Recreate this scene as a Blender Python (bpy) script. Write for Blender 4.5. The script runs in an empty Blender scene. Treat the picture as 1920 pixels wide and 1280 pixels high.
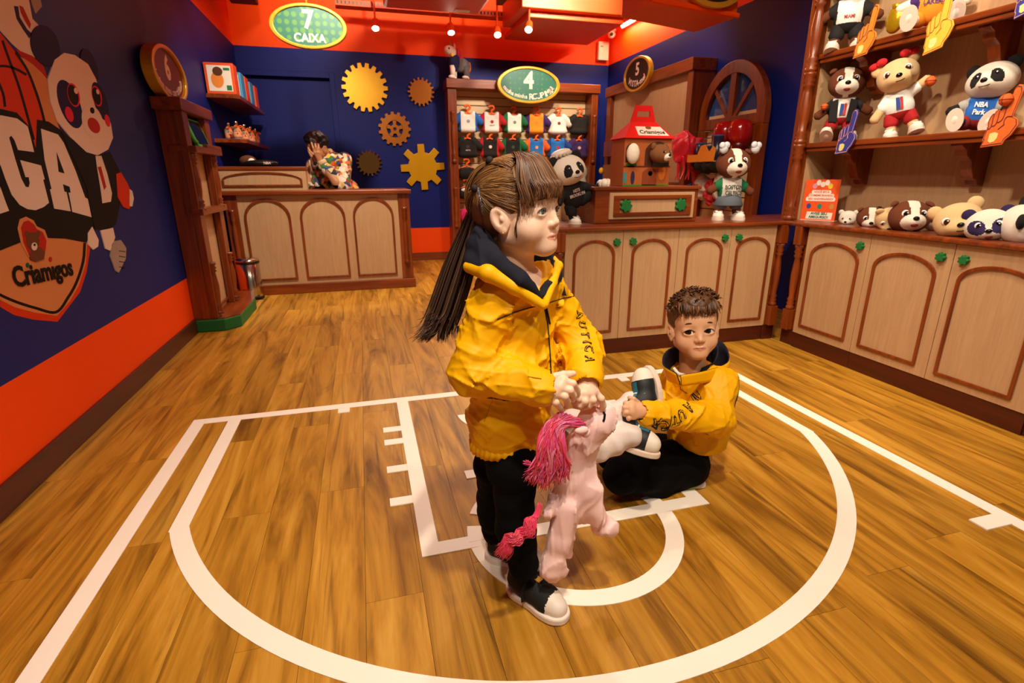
import bpy, bmesh, math, random
import numpy as np
from mathutils import Vector, Matrix, Quaternion
random.seed(7); rng = np.random.default_rng(7)
scene = bpy.context.scene
COL = scene.collection
def srgb(c):
    if isinstance(c, str): c = [int(c[i:i+2], 16)/255 for i in (0, 2, 4)]
    return tuple((x/12.92 if x <= .04045 else ((x+.055)/1.055)**2.4) for x in c)

# ------------------------------------------------------------------ camera
F_PX, YAW, PITCH, ROLL, CAM_H = 982.0, 0.269556, 0.304818, -0.003627, 1.08
_fw = Vector((math.sin(YAW)*math.cos(PITCH), math.cos(YAW)*math.cos(PITCH), -math.sin(PITCH)))
_r0 = Vector((math.cos(YAW), -math.sin(YAW), 0)); _u0 = _r0.cross(_fw)
_r = _r0*math.cos(ROLL) + _u0*math.sin(ROLL); _u = _u0*math.cos(ROLL) - _r0*math.sin(ROLL)
CAM = Vector((0, 0, CAM_H))
cd = bpy.data.cameras.new('camera'); cam = bpy.data.objects.new('camera', cd); COL.objects.link(cam)
cd.sensor_width = 36; cd.lens = F_PX/1920*36; cd.clip_start = .02
cam.matrix_world = Matrix(((_r.x, _u.x, -_fw.x, 0), (_r.y, _u.y, -_fw.y, 0), (_r.z, _u.z, -_fw.z, CAM_H), (0, 0, 0, 1)))
cd.dof.use_dof = True; cd.dof.focus_distance = 1.12; cd.dof.aperture_fstop = 10.0
scene.camera = cam
def _ray(x, y): return _r*((x-960)/F_PX) - _u*((y-640)/F_PX) + _fw
def PY(x, y, Y): d = _ray(x, y); return CAM + d*(Y/d.y)          # point seen at pixel (x, y) standing at depth Y
def PX(x, y, X): d = _ray(x, y); return CAM + d*(X/d.x)          # on a wall X = const
def PZ(x, y, Z=0): d = _ray(x, y); return CAM + d*((Z-CAM_H)/d.z)  # on a level surface

# ------------------------------------------------------------------ light
w = bpy.data.worlds.new('world'); scene.world = w; w.use_nodes = True
w.node_tree.nodes['Background'].inputs[0].default_value = (1.0, .86, .70, 1)
w.node_tree.nodes['Background'].inputs[1].default_value = .10
WARM = (1.0, .86, .67)
def spot(name, loc, target, power, size=75, blend=.6, radius=.05, col=WARM):
    l = bpy.data.lights.new(name, 'SPOT'); l.energy = power; l.color = col
    l.spot_size = math.radians(size); l.spot_blend = blend; l.shadow_soft_size = radius
    o = bpy.data.objects.new(name, l); COL.objects.link(o); o.location = loc
    o.rotation_euler = (Vector(target)-Vector(loc)).to_track_quat('-Z', 'Y').to_euler()
    return o
# unseen ceiling track spots, with spots added to brighten floor, shelves and back wall
for i, (lx, ly, tx, ty, tz, pw) in enumerate([
        (-.25, -.35, .45, 1.25, .7, 95), (1.45, -.5, .8, 1.4, .5, 70), (.9, 2.3, .8, 2.0, 0, 48), (-.1, 2.6, .0, 2.8, 0, 40),
        (.3, 4.2, .2, 4.3, 0, 80), (1.9, .6, 3.0, 2.0, .95, 110), (1.6, 2.0, 3.0, 2.7, 1.0, 80), (1.0, 1.4, 2.2, 3.1, .6, 38),
        (-.1, 4.0, -.3, 6.0, .7, 205), (2.2, 4.6, 3.2, 5.6, 1.4, 55), (.9, 5.3, .75, 7.1, .8, 260), (.35, .25, .45, .85, 0, 150), (1.9, 5.2, 2.1, 7.0, 1.5, 85), (.5, 5.0, .4, 7.2, 2.75, 190), (2.3, 5.0, 2.2, 7.2, 2.7, 140), (-.6, 4.6, -.9, 7.2, 2.7, 40), (.7, 1.9, 3.0, 2.1, 1.0, 120)]):
    spot('track_and_fill_spot', (lx, ly, 2.98), (tx, ty, tz), pw, 85, .8, .06)
vs = scene.view_settings
vs.view_transform = 'Standard'; vs.look = 'None'; vs.gamma = 1; vs.use_curve_mapping = False; vs.exposure = 0.35

# ------------------------------------------------------------------ helpers
def NT(m): m.use_nodes = True; return m.node_tree, m.node_tree.nodes, m.node_tree.links
MATS = {}
def mat(name, c, rough=.6, metal=0, var=.06, scale=40, bump=0, bscale=200, sss=0, emit=0, coat=0, sheen=0, trans=0, alpha=1, spec=.5):
    if name in MATS: return MATS[name]
    m = bpy.data.materials.new(name); nt, N, L = NT(m); b = N['Principled BSDF']; c = srgb(c)
    b.inputs['Roughness'].default_value = rough; b.inputs['Metallic'].default_value = metal; b.inputs['Specular IOR Level'].default_value = spec
    tc = N.new('ShaderNodeTexCoord'); nz = N.new('ShaderNodeTexNoise'); nz.inputs['Scale'].default_value = scale
    nz.inputs['Detail'].default_value = 4
    L.new(tc.outputs['Object'], nz.inputs['Vector'])
    rp = N.new('ShaderNodeMapRange'); rp.inputs[3].default_value = 1-var; rp.inputs[4].default_value = 1+var
    L.new(nz.outputs['Fac'], rp.inputs[0])
    mx = N.new('ShaderNodeMix'); mx.data_type = 'RGBA'; mx.blend_type = 'MULTIPLY'; mx.inputs[0].default_value = 1
    mx.inputs[6].default_value = (*c, 1); L.new(rp.outputs[0], mx.inputs[7]); L.new(mx.outputs[2], b.inputs['Base Color'])
    if bump:
        n2 = N.new('ShaderNodeTexNoise'); n2.inputs['Scale'].default_value = bscale; n2.inputs['Detail'].default_value = 5
        L.new(tc.outputs['Object'], n2.inputs['Vector'])
        bp = N.new('ShaderNodeBump'); bp.inputs['Strength'].default_value = bump; bp.inputs['Distance'].default_value = .004
        L.new(n2.outputs['Fac'], bp.inputs['Height']); L.new(bp.outputs[0], b.inputs['Normal'])
    if sss: b.inputs['Subsurface Weight'].default_value = sss; b.inputs['Subsurface Radius'].default_value = (.012, .005, .003)
    if emit: b.inputs['Emission Color'].default_value = (*c, 1); b.inputs['Emission Strength'].default_value = emit
    if coat: b.inputs['Coat Weight'].default_value = coat; b.inputs['Coat Roughness'].default_value = .2
    if sheen: b.inputs['Sheen Weight'].default_value = sheen; b.inputs['Sheen Roughness'].default_value = .5
    if trans: b.inputs['Transmission Weight'].default_value = trans
    MATS[name] = m; return m
def wood(name, dark, light, axis, rough=.35, sc=14, coat=.25, contrast=1):
    if name in MATS: return MATS[name]
    m = bpy.data.materials.new(name); nt, N, L = NT(m); b = N['Principled BSDF']
    tc = N.new('ShaderNodeTexCoord'); mp = N.new('ShaderNodeMapping')
    s = [sc, sc, sc]; s[axis] = sc*.07; mp.inputs['Scale'].default_value = s
    oi = N.new('ShaderNodeObjectInfo'); ml = N.new('ShaderNodeMath'); ml.operation = 'MULTIPLY'; ml.inputs[1].default_value = 37.0
    L.new(oi.outputs['Random'], ml.inputs[0]); L.new(ml.outputs[0], mp.inputs['Location'])
    L.new(tc.outputs['Object'], mp.inputs['Vector'])
    nz = N.new('ShaderNodeTexNoise'); nz.inputs['Scale'].default_value = 1.6; nz.inputs['Detail'].default_value = 7; nz.inputs['Distortion'].default_value = 1.2
    L.new(mp.outputs[0], nz.inputs['Vector'])
    cr = N.new('ShaderNodeValToRGB'); e = cr.color_ramp.elements
    e[0].position = .5-.22/contrast; e[0].color = (*srgb(dark), 1); e[1].position = .5+.22/contrast; e[1].color = (*srgb(light), 1)
    L.new(nz.outputs['Fac'], cr.inputs[0]); L.new(cr.outputs[0], b.inputs['Base Color'])
    b.inputs['Roughness'].default_value = rough; b.inputs['Coat Weight'].default_value = coat; b.inputs['Coat Roughness'].default_value = .25
    bp = N.new('ShaderNodeBump'); bp.inputs['Strength'].default_value = .08; bp.inputs['Distance'].default_value = .003
    L.new(nz.outputs['Fac'], bp.inputs['Height']); L.new(bp.outputs[0], b.inputs['Normal'])
    MATS[name] = m; return m
def floor_wood():
    m = bpy.data.materials.new('floor_wood'); nt, N, L = NT(m); b = N['Principled BSDF']
    tc = N.new('ShaderNodeTexCoord'); oi = N.new('ShaderNodeObjectInfo')
    cmb = N.new('ShaderNodeCombineXYZ')
    for k, f in ((0, 13.0), (1, 29.0), (2, 51.0)):
        q = N.new('ShaderNodeMath'); q.operation = 'MULTIPLY'; q.inputs[1].default_value = f
        L.new(oi.outputs['Random'], q.inputs[0]); L.new(q.outputs[0], cmb.inputs[k])
    ad = N.new('ShaderNodeVectorMath'); ad.operation = 'ADD'; L.new(tc.outputs['Object'], ad.inputs[0]); L.new(cmb.outputs[0], ad.inputs[1])
    def stretched(sx, sy, detail, dist):
        mp = N.new('ShaderNodeMapping'); mp.inputs['Scale'].default_value = (sx, sy, 1); L.new(ad.outputs[0], mp.inputs['Vector'])
        n = N.new('ShaderNodeTexNoise'); n.inputs['Scale'].default_value = 1; n.inputs['Detail'].default_value = detail
        n.inputs['Distortion'].default_value = dist; n.inputs['Roughness'].default_value = .6; L.new(mp.outputs[0], n.inputs['Vector']); return n
    broad = stretched(9, .8, 4, 1.8); streak = stretched(17, .9, 6, 1.5); fine = stretched(150, 4, 3, .3)
    cr = N.new('ShaderNodeValToRGB'); e = cr.color_ramp.elements
    e[0].position = .30; e[0].color = (*srgb('784b06'), 1); e[1].position = .72; e[1].color = (*srgb('d09a3a'), 1)
    k = cr.color_ramp.elements.new(.52); k.color = (*srgb('b98122'), 1)
    L.new(broad.outputs['Fac'], cr.inputs[0])
    c2 = N.new('ShaderNodeValToRGB'); e = c2.color_ramp.elements
    e[0].position = .28; e[0].color = (.14, .10, .07, 1); e[1].position = .43; e[1].color = (1, 1, 1, 1)
    L.new(streak.outputs['Fac'], c2.inputs[0])
    mx = N.new('ShaderNodeMix'); mx.data_type = 'RGBA'; mx.blend_type = 'MULTIPLY'; mx.inputs[0].default_value = .68
    L.new(cr.outputs[0], mx.inputs[6]); L.new(c2.outputs[0], mx.inputs[7])
    mr = N.new('ShaderNodeMapRange'); mr.inputs[3].default_value = .86; mr.inputs[4].default_value = 1.12; L.new(fine.outputs['Fac'], mr.inputs[0])
    m2 = N.new('ShaderNodeMix'); m2.data_type = 'RGBA'; m2.blend_type = 'MULTIPLY'; m2.inputs[0].default_value = 1
    L.new(mx.outputs[2], m2.inputs[6]); L.new(mr.outputs[0], m2.inputs[7])
    tn = N.new('ShaderNodeMapRange'); tn.inputs[3].default_value = .88; tn.inputs[4].default_value = 1.1; L.new(oi.outputs['Random'], tn.inputs[0])
    m3 = N.new('ShaderNodeMix'); m3.data_type = 'RGBA'; m3.blend_type = 'MULTIPLY'; m3.inputs[0].default_value = 1
    L.new(m2.outputs[2], m3.inputs[6]); L.new(tn.outputs[0], m3.inputs[7]); L.new(m3.outputs[2], b.inputs['Base Color'])
    b.inputs['Roughness'].default_value = .42; b.inputs['Specular IOR Level'].default_value = .4
    bp = N.new('ShaderNodeBump'); bp.inputs['Strength'].default_value = .12; bp.inputs['Distance'].default_value = .002
    L.new(fine.outputs['Fac'], bp.inputs['Height']); L.new(bp.outputs[0], b.inputs['Normal'])
    return m

class MB:
    """collects simple shapes; build() links them as one mesh object"""
    def __init__(s): s.v = []; s.f = []; s.m = []; s.cur = 0
    def add(s, vs, fs):
        o = len(s.v); s.v += [tuple(v) for v in vs]; s.f += [tuple(i+o for i in f) for f in fs]; s.m += [s.cur]*len(fs); return s
    def box(s, x0, x1, y0, y1, z0, z1):
        if x0 > x1: x0, x1 = x1, x0
        if y0 > y1: y0, y1 = y1, y0
        if z0 > z1: z0, z1 = z1, z0
        return s.add([(x, y, z) for z in (z0, z1) for y in (y0, y1) for x in (x0, x1)],
                     [(0, 2, 3, 1), (4, 5, 7, 6), (0, 1, 5, 4), (2, 6, 7, 3), (0, 4, 6, 2), (1, 3, 7, 5)])
    def prism(s, poly, o, r, u, d0, d1):
        """polygon (a,b) in the plane o + a r + b u, extruded along r x u from d0 to d1"""
        o, r, u = Vector(o), Vector(r), Vector(u); n = r.cross(u); k = len(poly)
        ar = sum(poly[i][0]*poly[(i+1) % k][1]-poly[(i+1) % k][0]*poly[i][1] for i in range(k))
        if ar < 0: poly = poly[::-1]
        A = [o+r*a+u*b+n*d0 for a, b in poly]; B = [o+r*a+u*b+n*d1 for a, b in poly]
        return s.add(A+B, [tuple(range(k))[::-1], tuple(range(k, 2*k))]+[(i, (i+1) % k, k+(i+1) % k, k+i) for i in range(k)])
    def ring(s, outer, inner, o, r, u, d0, d1):
        """closed band between two polygons with the same number of points"""
        o, r, u = Vector(o), Vector(r), Vector(u); n = r.cross(u); k = len(outer); V = []
        for pl, d in ((outer, d0), (inner, d0), (outer, d1), (inner, d1)): V += [o+r*a+u*b+n*d for a, b in pl]
        fs = []
        for i in range(k):
            j = (i+1) % k
            fs += [(2*k+i, 2*k+j, 3*k+j, 3*k+i), (i, k+i, k+j, j), (i, j, 2*k+j, 2*k+i), (k+i, 3*k+i, 3*k+j, k+j)]
        return s.add(V, fs)
    def tube(s, pts, rad, seg=8, cap=True, flat=1.0, up=None):
        pts = [Vector(p) for p in pts]; n = len(pts)
        if not hasattr(rad, '__len__'): rad = [rad]*n
        V = []; N0 = None
        for i, p in enumerate(pts):
            t = (pts[min(i+1, n-1)]-pts[max(i-1, 0)])
            t = t.normalized() if t.length > 1e-9 else Vector((0, 0, 1))
            if N0 is None:
                a = Vector(up) if up is not None else (Vector((0, 0, 1)) if abs(t.z) < .9 else Vector((1, 0, 0)))
                N0 = (a-t*a.dot(t)).normalized()
            else:
                N0 = N0-t*N0.dot(t); N0 = N0.normalized() if N0.length > 1e-6 else t.orthogonal().normalized()
            B = t.cross(N0)
            for k in range(seg):
                a = 2*math.pi*k/seg; V.append(p+(N0*math.cos(a)*flat+B*math.sin(a))*rad[i])
        fs = [(i*seg+k, i*seg+(k+1) % seg, (i+1)*seg+(k+1) % seg, (i+1)*seg+k) for i in range(n-1) for k in range(seg)]
        if cap: fs += [tuple(range(seg))[::-1], tuple(range((n-1)*seg, n*seg))]
        return s.add(V, fs)
    def lathe(s, prof, o, axis=(0, 0, 1), seg=20):
        """profile of (radius, height) turned about an axis through o"""
        ax = Vector(axis).normalized(); a = ax.orthogonal().normalized(); b = ax.cross(a); o = Vector(o); V = []
        for r_, h in prof:
            for k in range(seg):
                t = 2*math.pi*k/seg; V.append(o+ax*h+(a*math.cos(t)+b*math.sin(t))*r_)
        n = len(prof); fs = [(i*seg+k, i*seg+(k+1) % seg, (i+1)*seg+(k+1) % seg, (i+1)*seg+k) for i in range(n-1) for k in range(seg)]
        fs += [tuple(range(seg))[::-1], tuple(range((n-1)*seg, n*seg))]
        return s.add(V, fs)
    def ell(s, c, r, rot=None, nu=16, nv=10):
        c = Vector(c); V = []; M = rot.to_matrix() if rot is not None and hasattr(rot, 'to_matrix') else rot
        for j in range(nv+1):
            p = math.pi*j/nv
            for i in range(nu):
                t = 2*math.pi*i/nu; q = Vector((r[0]*math.sin(p)*math.cos(t), r[1]*math.sin(p)*math.sin(t), r[2]*math.cos(p)))
                V.append(c+(M @ q if M is not None else q))
        fs = [(j*nu+i, (j+1)*nu+i, (j+1)*nu+(i+1) % nu, j*nu+(i+1) % nu) for j in range(nv) for i in range(nu)]
        return s.add(V, fs)
    def build(s, name, m, parent=None, smooth=False, bevel=0, local=False):
        me = bpy.data.meshes.new(name); me.from_pydata(s.v, [], s.f); me.update()
        ms = m if isinstance(m, (list, tuple)) else [m]
        for q in ms: me.materials.append(q)
        if len(ms) > 1: me.polygons.foreach_set('material_index', s.m)
        if smooth: me.polygons.foreach_set('use_smooth', [True]*len(me.polygons))
        return link(name, me, parent, local, bevel)
def link(name, me, parent=None, local=False, bevel=0):
    o = bpy.data.objects.new(name, me); COL.objects.link(o)
    if parent is not None:
        o.parent = parent
        if not local: o.matrix_parent_inverse = WM(parent).inverted()
    if bevel:
        b = o.modifiers.new('bevel', 'BEVEL'); b.width = bevel; b.segments = 2; b.limit_method = 'ANGLE'; b.angle_limit = .7
    return o
def WM(o):
    m = o.matrix_basis.copy()
    return WM(o.parent) @ o.matrix_parent_inverse @ m if o.parent else m
def tag(o, label, cat, group=None):
    o['label'] = label; o['category'] = cat
    if group: o['group'] = group
    return o
def thing(name, label, cat, loc=(0, 0, 0), rot=(0, 0, 0), group=None, scale=1):
    o = bpy.data.objects.new(name, None); COL.objects.link(o); o.location = loc; o.rotation_euler = rot; o.empty_display_size = .05
    if scale != 1: o.scale = (scale,)*3
    return tag(o, label, cat, group)
def struct(o): o['kind'] = 'structure'; return o
def dup(root, loc=None, rot=None, label=None):
    r_ = root.copy(); COL.objects.link(r_)
    if loc is not None: r_.location = loc
    if rot is not None: r_.rotation_euler = rot
    if label: r_['label'] = label
    for ch in list(root.children):
        c = ch.copy(); COL.objects.link(c); c.parent = r_
        for g in list(ch.children):
            d = g.copy(); COL.objects.link(d); d.parent = c
    return r_
def ellipse(a, b, n=48, c=(0, 0)): return [(c[0]+a*math.cos(2*math.pi*i/n), c[1]+b*math.sin(2*math.pi*i/n)) for i in range(n)]
def arch(x0, x1, z0, zs, zt, n=14):
    """outline of an arched panel: straight sides to zs, crown at zt"""
    c = (x0+x1)/2; h = (x1-x0)/2
    return [(x0, z0), (x1, z0)]+[(c+h*math.cos(math.pi*i/n), zs+(zt-zs)*math.sin(math.pi*i/n)) for i in range(n+1)]
def spline(pts, n=8):
    P = [Vector(p) for p in pts]; P = [P[0]*2-P[1]]+P+[P[-1]*2-P[-2]]; out = []
    for i in range(1, len(P)-2):
        for k in range(n):
            t = k/n; a, b, c, d = P[i-1:i+3]
            out.append(.5*((2*b)+(c-a)*t+(2*a-5*b+4*c-d)*t*t+(-a+3*b-3*c+d)*t**3))
    return out+[P[-2]]
_tc = {}
def text_data(s, size, weight=0, extrude=.0006, outline=0):
    key = (s, round(size, 5), weight, extrude, outline)
    if key in _tc: return _tc[key]
    cu = bpy.data.curves.new('txt', 'FONT'); cu.body = s; cu.size = size; cu.align_x = 'CENTER'; cu.align_y = 'CENTER'; cu.resolution_u = 3
    if outline: cu.fill_mode = 'FRONT'; cu.offset = weight; cu.extrude = 0; cu.bevel_depth = 0
    else: cu.offset = weight*size; cu.extrude = extrude
    o = bpy.data.objects.new('txt', cu); COL.objects.link(o)
    me = bpy.data.meshes.new_from_object(o.evaluated_get(bpy.context.evaluated_depsgraph_get()))
    V = np.array([v.co[:] for v in me.vertices]) if len(me.vertices) else np.zeros((0, 3)); Fs = [tuple(p.vertices) for p in me.polygons]
    bpy.data.objects.remove(o); bpy.data.curves.remove(cu); bpy.data.meshes.remove(me)
    _tc[key] = (V, Fs); return V, Fs
def text(mb, s, o, r, u, size, weight=.02, sx=1, extrude=.0006, lift=.0006, shear=0):
    V, Fs = text_data(s, size, weight, extrude); o, r, u = Vector(o), Vector(r), Vector(u); n = r.cross(u)
    return mb.add([o+r*(v[0]*sx+shear*v[1])+u*v[1]+n*(v[2]+lift) for v in V], Fs)
def arc_text(mb, s, o, r, u, a, b, t0, t1, size, weight=.02, sizes=None, lift=.0006):
    """letters standing on an ellipse with half axes a, b, between two angles"""
    o, r, u = Vector(o), Vector(r), Vector(u)
    ws = [(.35 if c in ' il!-' else .95 if c in 'mwMW' else .7)*(sizes[i] if sizes else 1) for i, c in enumerate(s)]; tot = sum(ws); acc = 0
    for i, c in enumerate(s):
        t = t0+(t1-t0)*(acc+ws[i]/2)/tot; acc += ws[i]
        if c == ' ': continue
        tx, ty = -a*math.sin(t), b*math.cos(t); l = math.hypot(tx, ty); sg = 1 if t1 > t0 else -1; tx, ty = sg*tx/l, sg*ty/l
        R = r*tx+u*ty; U = u*tx-r*ty
        text(mb, c, o+r*a*math.cos(t)+u*b*math.sin(t), R, U, size*(sizes[i] if sizes else 1), weight, lift=lift)

# ------------------------------------------------------------------ implicit surfaces (for people, cloth and plush)
class SDF:
    def __init__(s, lo, hi, h):
        s.lo = np.array(lo, np.float32); s.h = h; s.n = np.ceil((np.array(hi)-np.array(lo))/h).astype(int)+1
        s.F = np.full(s.n, .5, np.float32)
        s.ax = [s.lo[i]+h*np.arange(s.n[i], dtype=np.float32) for i in range(3)]
    def _blk(s, lo, hi):
        a = np.clip(np.floor((np.array(lo)-s.lo)/s.h).astype(int), 0, s.n); b = np.clip(np.ceil((np.array(hi)-s.lo)/s.h).astype(int)+1, 0, s.n)
        if (b <= a).any(): return None
        sl = tuple(slice(a[i], b[i]) for i in range(3))
        return sl, s.ax[0][sl[0]][:, None, None], s.ax[1][sl[1]][None, :, None], s.ax[2][sl[2]][None, None, :]
    def _mix(s, sl, d, k, op):
        a = s.F[sl]
        if op == 'sub':
            d = -d
            if k: hh = np.maximum(k-np.abs(a-d), 0)/k; s.F[sl] = np.maximum(a, d)+hh*hh*k*.25
            else: s.F[sl] = np.maximum(a, d)
        else:
            if k: hh = np.maximum(k-np.abs(a-d), 0)/k; s.F[sl] = np.minimum(a, d)-hh*hh*k*.25
            else: s.F[sl] = np.minimum(a, d)
    def ell(s, c, r, R=None, k=.01, op='add'):
        c = np.array(c, float); r = np.array(r, float)*np.ones(3); m = (r.max() if R is not None else r)+2.5*k+3*s.h
        q = s._blk(c-m, c+m)
        if q is None: return s
        sl, X, Y, Z = q; X, Y, Z = X-c[0], Y-c[1], Z-c[2]
        if R is not None:
            R = np.array(R); X, Y, Z = (R[0, 0]*X+R[1, 0]*Y+R[2, 0]*Z, R[0, 1]*X+R[1, 1]*Y+R[2, 1]*Z, R[0, 2]*X+R[1, 2]*Y+R[2, 2]*Z)
        k0 = np.sqrt((X/r[0])**2+(Y/r[1])**2+(Z/r[2])**2); k1 = np.sqrt((X/r[0]**2)**2+(Y/r[1]**2)**2+(Z/r[2]**2)**2)
        s._mix(sl, (k0*(k0-1)/np.maximum(k1, 1e-6)).astype(np.float32), k, op); return s
    def cap(s, a, b, ra, rb=None, k=.01, op='add', flat=None):
        """tapered capsule; flat=(direction, factor) squeezes it along a direction"""
        rb = ra if rb is None else rb; a = np.array(a, float); b = np.array(b, float); m = max(ra, rb)*(max(1, 1/flat[1]) if flat else 1)+2.5*k+3*s.h
        q = s._blk(np.minimum(a, b)-m, np.maximum(a, b)+m)
        if q is None: return s
        sl, X, Y, Z = q; ab = b-a; L2 = max(ab@ab, 1e-9)
        t = np.clip(((X-a[0])*ab[0]+(Y-a[1])*ab[1]+(Z-a[2])*ab[2])/L2, 0, 1)
        dx, dy, dz = X-a[0]-t*ab[0], Y-a[1]-t*ab[1], Z-a[2]-t*ab[2]
        if flat:
            f = np.array(flat[0], float); f /= np.linalg.norm(f); c = (dx*f[0]+dy*f[1]+dz*f[2])*(flat[1]-1)
            dx, dy, dz = dx+c*f[0], dy+c*f[1], dz+c*f[2]
        s._mix(sl, (np.sqrt(dx*dx+dy*dy+dz*dz)-(ra+(rb-ra)*t)).astype(np.float32), k, op); return s
    def chain(s, pts, rs, k=.008, op='add', flat=None):
        for i in range(len(pts)-1): s.cap(pts[i], pts[i+1], rs[i], rs[i+1], k, op, flat)
        return s
    def box(s, c, e, R=None, k=.005, rnd=.004, op='add'):
        c = np.array(c, float); e = np.array(e, float); m = np.linalg.norm(e)+2.5*k+3*s.h
        q = s._blk(c-m, c+m)
        if q is None: return s
        sl, X, Y, Z = q; X, Y, Z = X-c[0], Y-c[1], Z-c[2]
        if R is not None:
            R = np.array(R); X, Y, Z = (R[0, 0]*X+R[1, 0]*Y+R[2, 0]*Z, R[0, 1]*X+R[1, 1]*Y+R[2, 1]*Z, R[0, 2]*X+R[1, 2]*Y+R[2, 2]*Z)
        qx, qy, qz = np.abs(X)-e[0]+rnd, np.abs(Y)-e[1]+rnd, np.abs(Z)-e[2]+rnd
        d = np.sqrt(np.maximum(qx, 0)**2+np.maximum(qy, 0)**2+np.maximum(qz, 0)**2)+np.minimum(np.maximum(qx, np.maximum(qy, qz)), 0)-rnd
        s._mix(sl, d.astype(np.float32), k, op); return s
    def noise(s, amp, freq, seed=0, n=4, stretch=(1, 1, 1)):
        """cloth wrinkles: a few warped sine waves"""
        g = np.random.default_rng(seed); X, Y, Z = s.ax[0][:, None, None]*stretch[0], s.ax[1][None, :, None]*stretch[1], s.ax[2][None, None, :]*stretch[2]
        D = np.zeros(s.n, np.float32)
        for i in range(n):
            v = g.normal(size=3); v /= np.linalg.norm(v); u_ = g.normal(size=3); f = freq*(.6+.9*g.random())
            D += np.sin(f*(v[0]*X+v[1]*Y+v[2]*Z)+1.7*np.sin(f*.45*(u_[0]*X+u_[1]*Y+u_[2]*Z)+g.random()*6)+g.random()*6).astype(np.float32)
        s.F += amp/n**.5*D; return s
    def folds(s, amp, freq, seed=0, n=4, stretch=(1, 1, 1)):
        """sharper cloth folds: ridges of warped waves"""
        g = np.random.default_rng(seed); X, Y, Z = s.ax[0][:, None, None]*stretch[0], s.ax[1][None, :, None]*stretch[1], s.ax[2][None, None, :]*stretch[2]
        for i in range(n):
            v = g.normal(size=3); v /= np.linalg.norm(v); u_ = g.normal(size=3); w_ = g.normal(size=3); f = freq*(.6+.8*g.random())
            q = 1-np.abs(np.sin(f*(v[0]*X+v[1]*Y+v[2]*Z)*.5+1.3*np.sin(f*.4*(u_[0]*X+u_[1]*Y+u_[2]*Z)+g.random()*6)+g.random()*6))
            k = .5+.5*np.sin(f*.35*(w_[0]*X+w_[1]*Y+w_[2]*Z)+g.random()*6)
            s.F -= (amp/n**.5*(q**3*k-.12)).astype(np.float32)
        return s
    def mesh(s):
        F = s.F; S = F < 0; nx, ny, nz = F.shape
        c = np.zeros((nx-1, ny-1, nz-1), np.int8)
        off = [(i, j, k) for i in (0, 1) for j in (0, 1) for k in (0, 1)]
        for i, j, k in off: c += S[i:nx-1+i, j:ny-1+j, k:nz-1+k]
        act = (c > 0) & (c < 8); I = np.argwhere(act); M = len(I)
        val = {o: F[I[:, 0]+o[0], I[:, 1]+o[1], I[:, 2]+o[2]] for o in off}
        P = np.zeros((M, 3)); W = np.zeros(M)
        for a in off:
            for d in range(3):
                if a[d] == 0:
                    b = list(a); b[d] = 1; b = tuple(b); va, vb = val[a], val[b]; m = (va < 0) != (vb < 0)
                    t = np.where(m, va/np.where(m, va-vb, 1), 0); q = np.tile(np.array(a, float), (M, 1)); q[:, d] = t
                    P[m] += q[m]; W[m] += 1
        P = (P/W[:, None]+I)*s.h+s.lo
        idx = np.full(act.shape, -1, np.int32); idx[tuple(I.T)] = np.arange(M); fs = []
        for d in range(3):
            e1, e2 = [(1, 2), (2, 0), (0, 1)][d]
            A = np.take(S, range(0, S.shape[d]-1), d); B = np.take(S, range(1, S.shape[d]), d)
            E = np.argwhere(A != B); E = E[(E[:, e1] > 0) & (E[:, e2] > 0) & (E[:, e1] < S.shape[e1]-1) & (E[:, e2] < S.shape[e2]-1)]
            if not len(E): continue
            ins = S[tuple(E.T)]; q = []
            for o1, o2 in ((0, 0), (1, 0), (1, 1), (0, 1)):
                T = E.copy(); T[:, e1] -= 1-o1; T[:, e2] -= 1-o2; q.append(idx[tuple(T.T)])
            q = np.stack(q, 1); q[~ins] = q[~ins][:, ::-1]; fs.append(q)
        return P, np.concatenate(fs) if fs else np.zeros((0, 4), int)
def np_mesh(name, V, Fq, mats, parent=None, mi=None, smooth=True, local=False):
    me = bpy.data.meshes.new(name); V = np.asarray(V, np.float32); Fq = np.asarray(Fq, np.int32); n = len(Fq)
    me.vertices.add(len(V)); me.vertices.foreach_set('co', V.ravel()); me.loops.add(n*4); me.loops.foreach_set('vertex_index', Fq.ravel())
    me.polygons.add(n); me.polygons.foreach_set('loop_start', np.arange(0, n*4, 4, dtype=np.int32))
    for m in (mats if isinstance(mats, (list, tuple)) else [mats]): me.materials.append(m)
    if mi is not None: me.polygons.foreach_set('material_index', np.asarray(mi, np.int32))
    if smooth: me.polygons.foreach_set('use_smooth', np.ones(n, bool))
    me.update(calc_edges=True); me.validate()
    return link(name, me, parent, local)
def centers(V, Fq): return V[Fq].mean(1)

# ------------------------------------------------------------------ materials of the shop
M_blue = mat('blue_paint', '0f1d70', .55, var=.08, scale=3, bump=.05, bscale=300, spec=.22)
M_orange = mat('orange_paint', 'fb4e00', .55, var=.05, scale=3, bump=.05, bscale=300, spec=.2)
M_ceil = mat('ceiling_orange_paint', 'd8480f', .6, var=.1, scale=3)
M_duct = mat('duct_orange_paint', 'e8561a', .5, var=.08, scale=5)
WV = wood('cherry_wood_vertical', '602204', '94420c', 2); WX = wood('cherry_wood_across', '602204', '94420c', 0); WY = wood('cherry_wood_along', '602204', '94420c', 1)
WD = wood('dark_cherry_plinth', '3a0c03', '561604', 0, rough=.45); WDY = wood('dark_cherry_plinth_along', '3a0c03', '561604', 1, rough=.45)
BEI = wood('pale_oak_laminate', 'ba9067', 'c69f74', 2, rough=.5, sc=30, coat=.05)
M_white = mat('white_vinyl', 'f3e6d8', .45, var=.03); M_black = mat('black_plastic', '0c0b0c', .4, var=.1); M_gold = mat('gold_paint', 'd9a02c', .35, metal=.35, var=.08)
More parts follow.
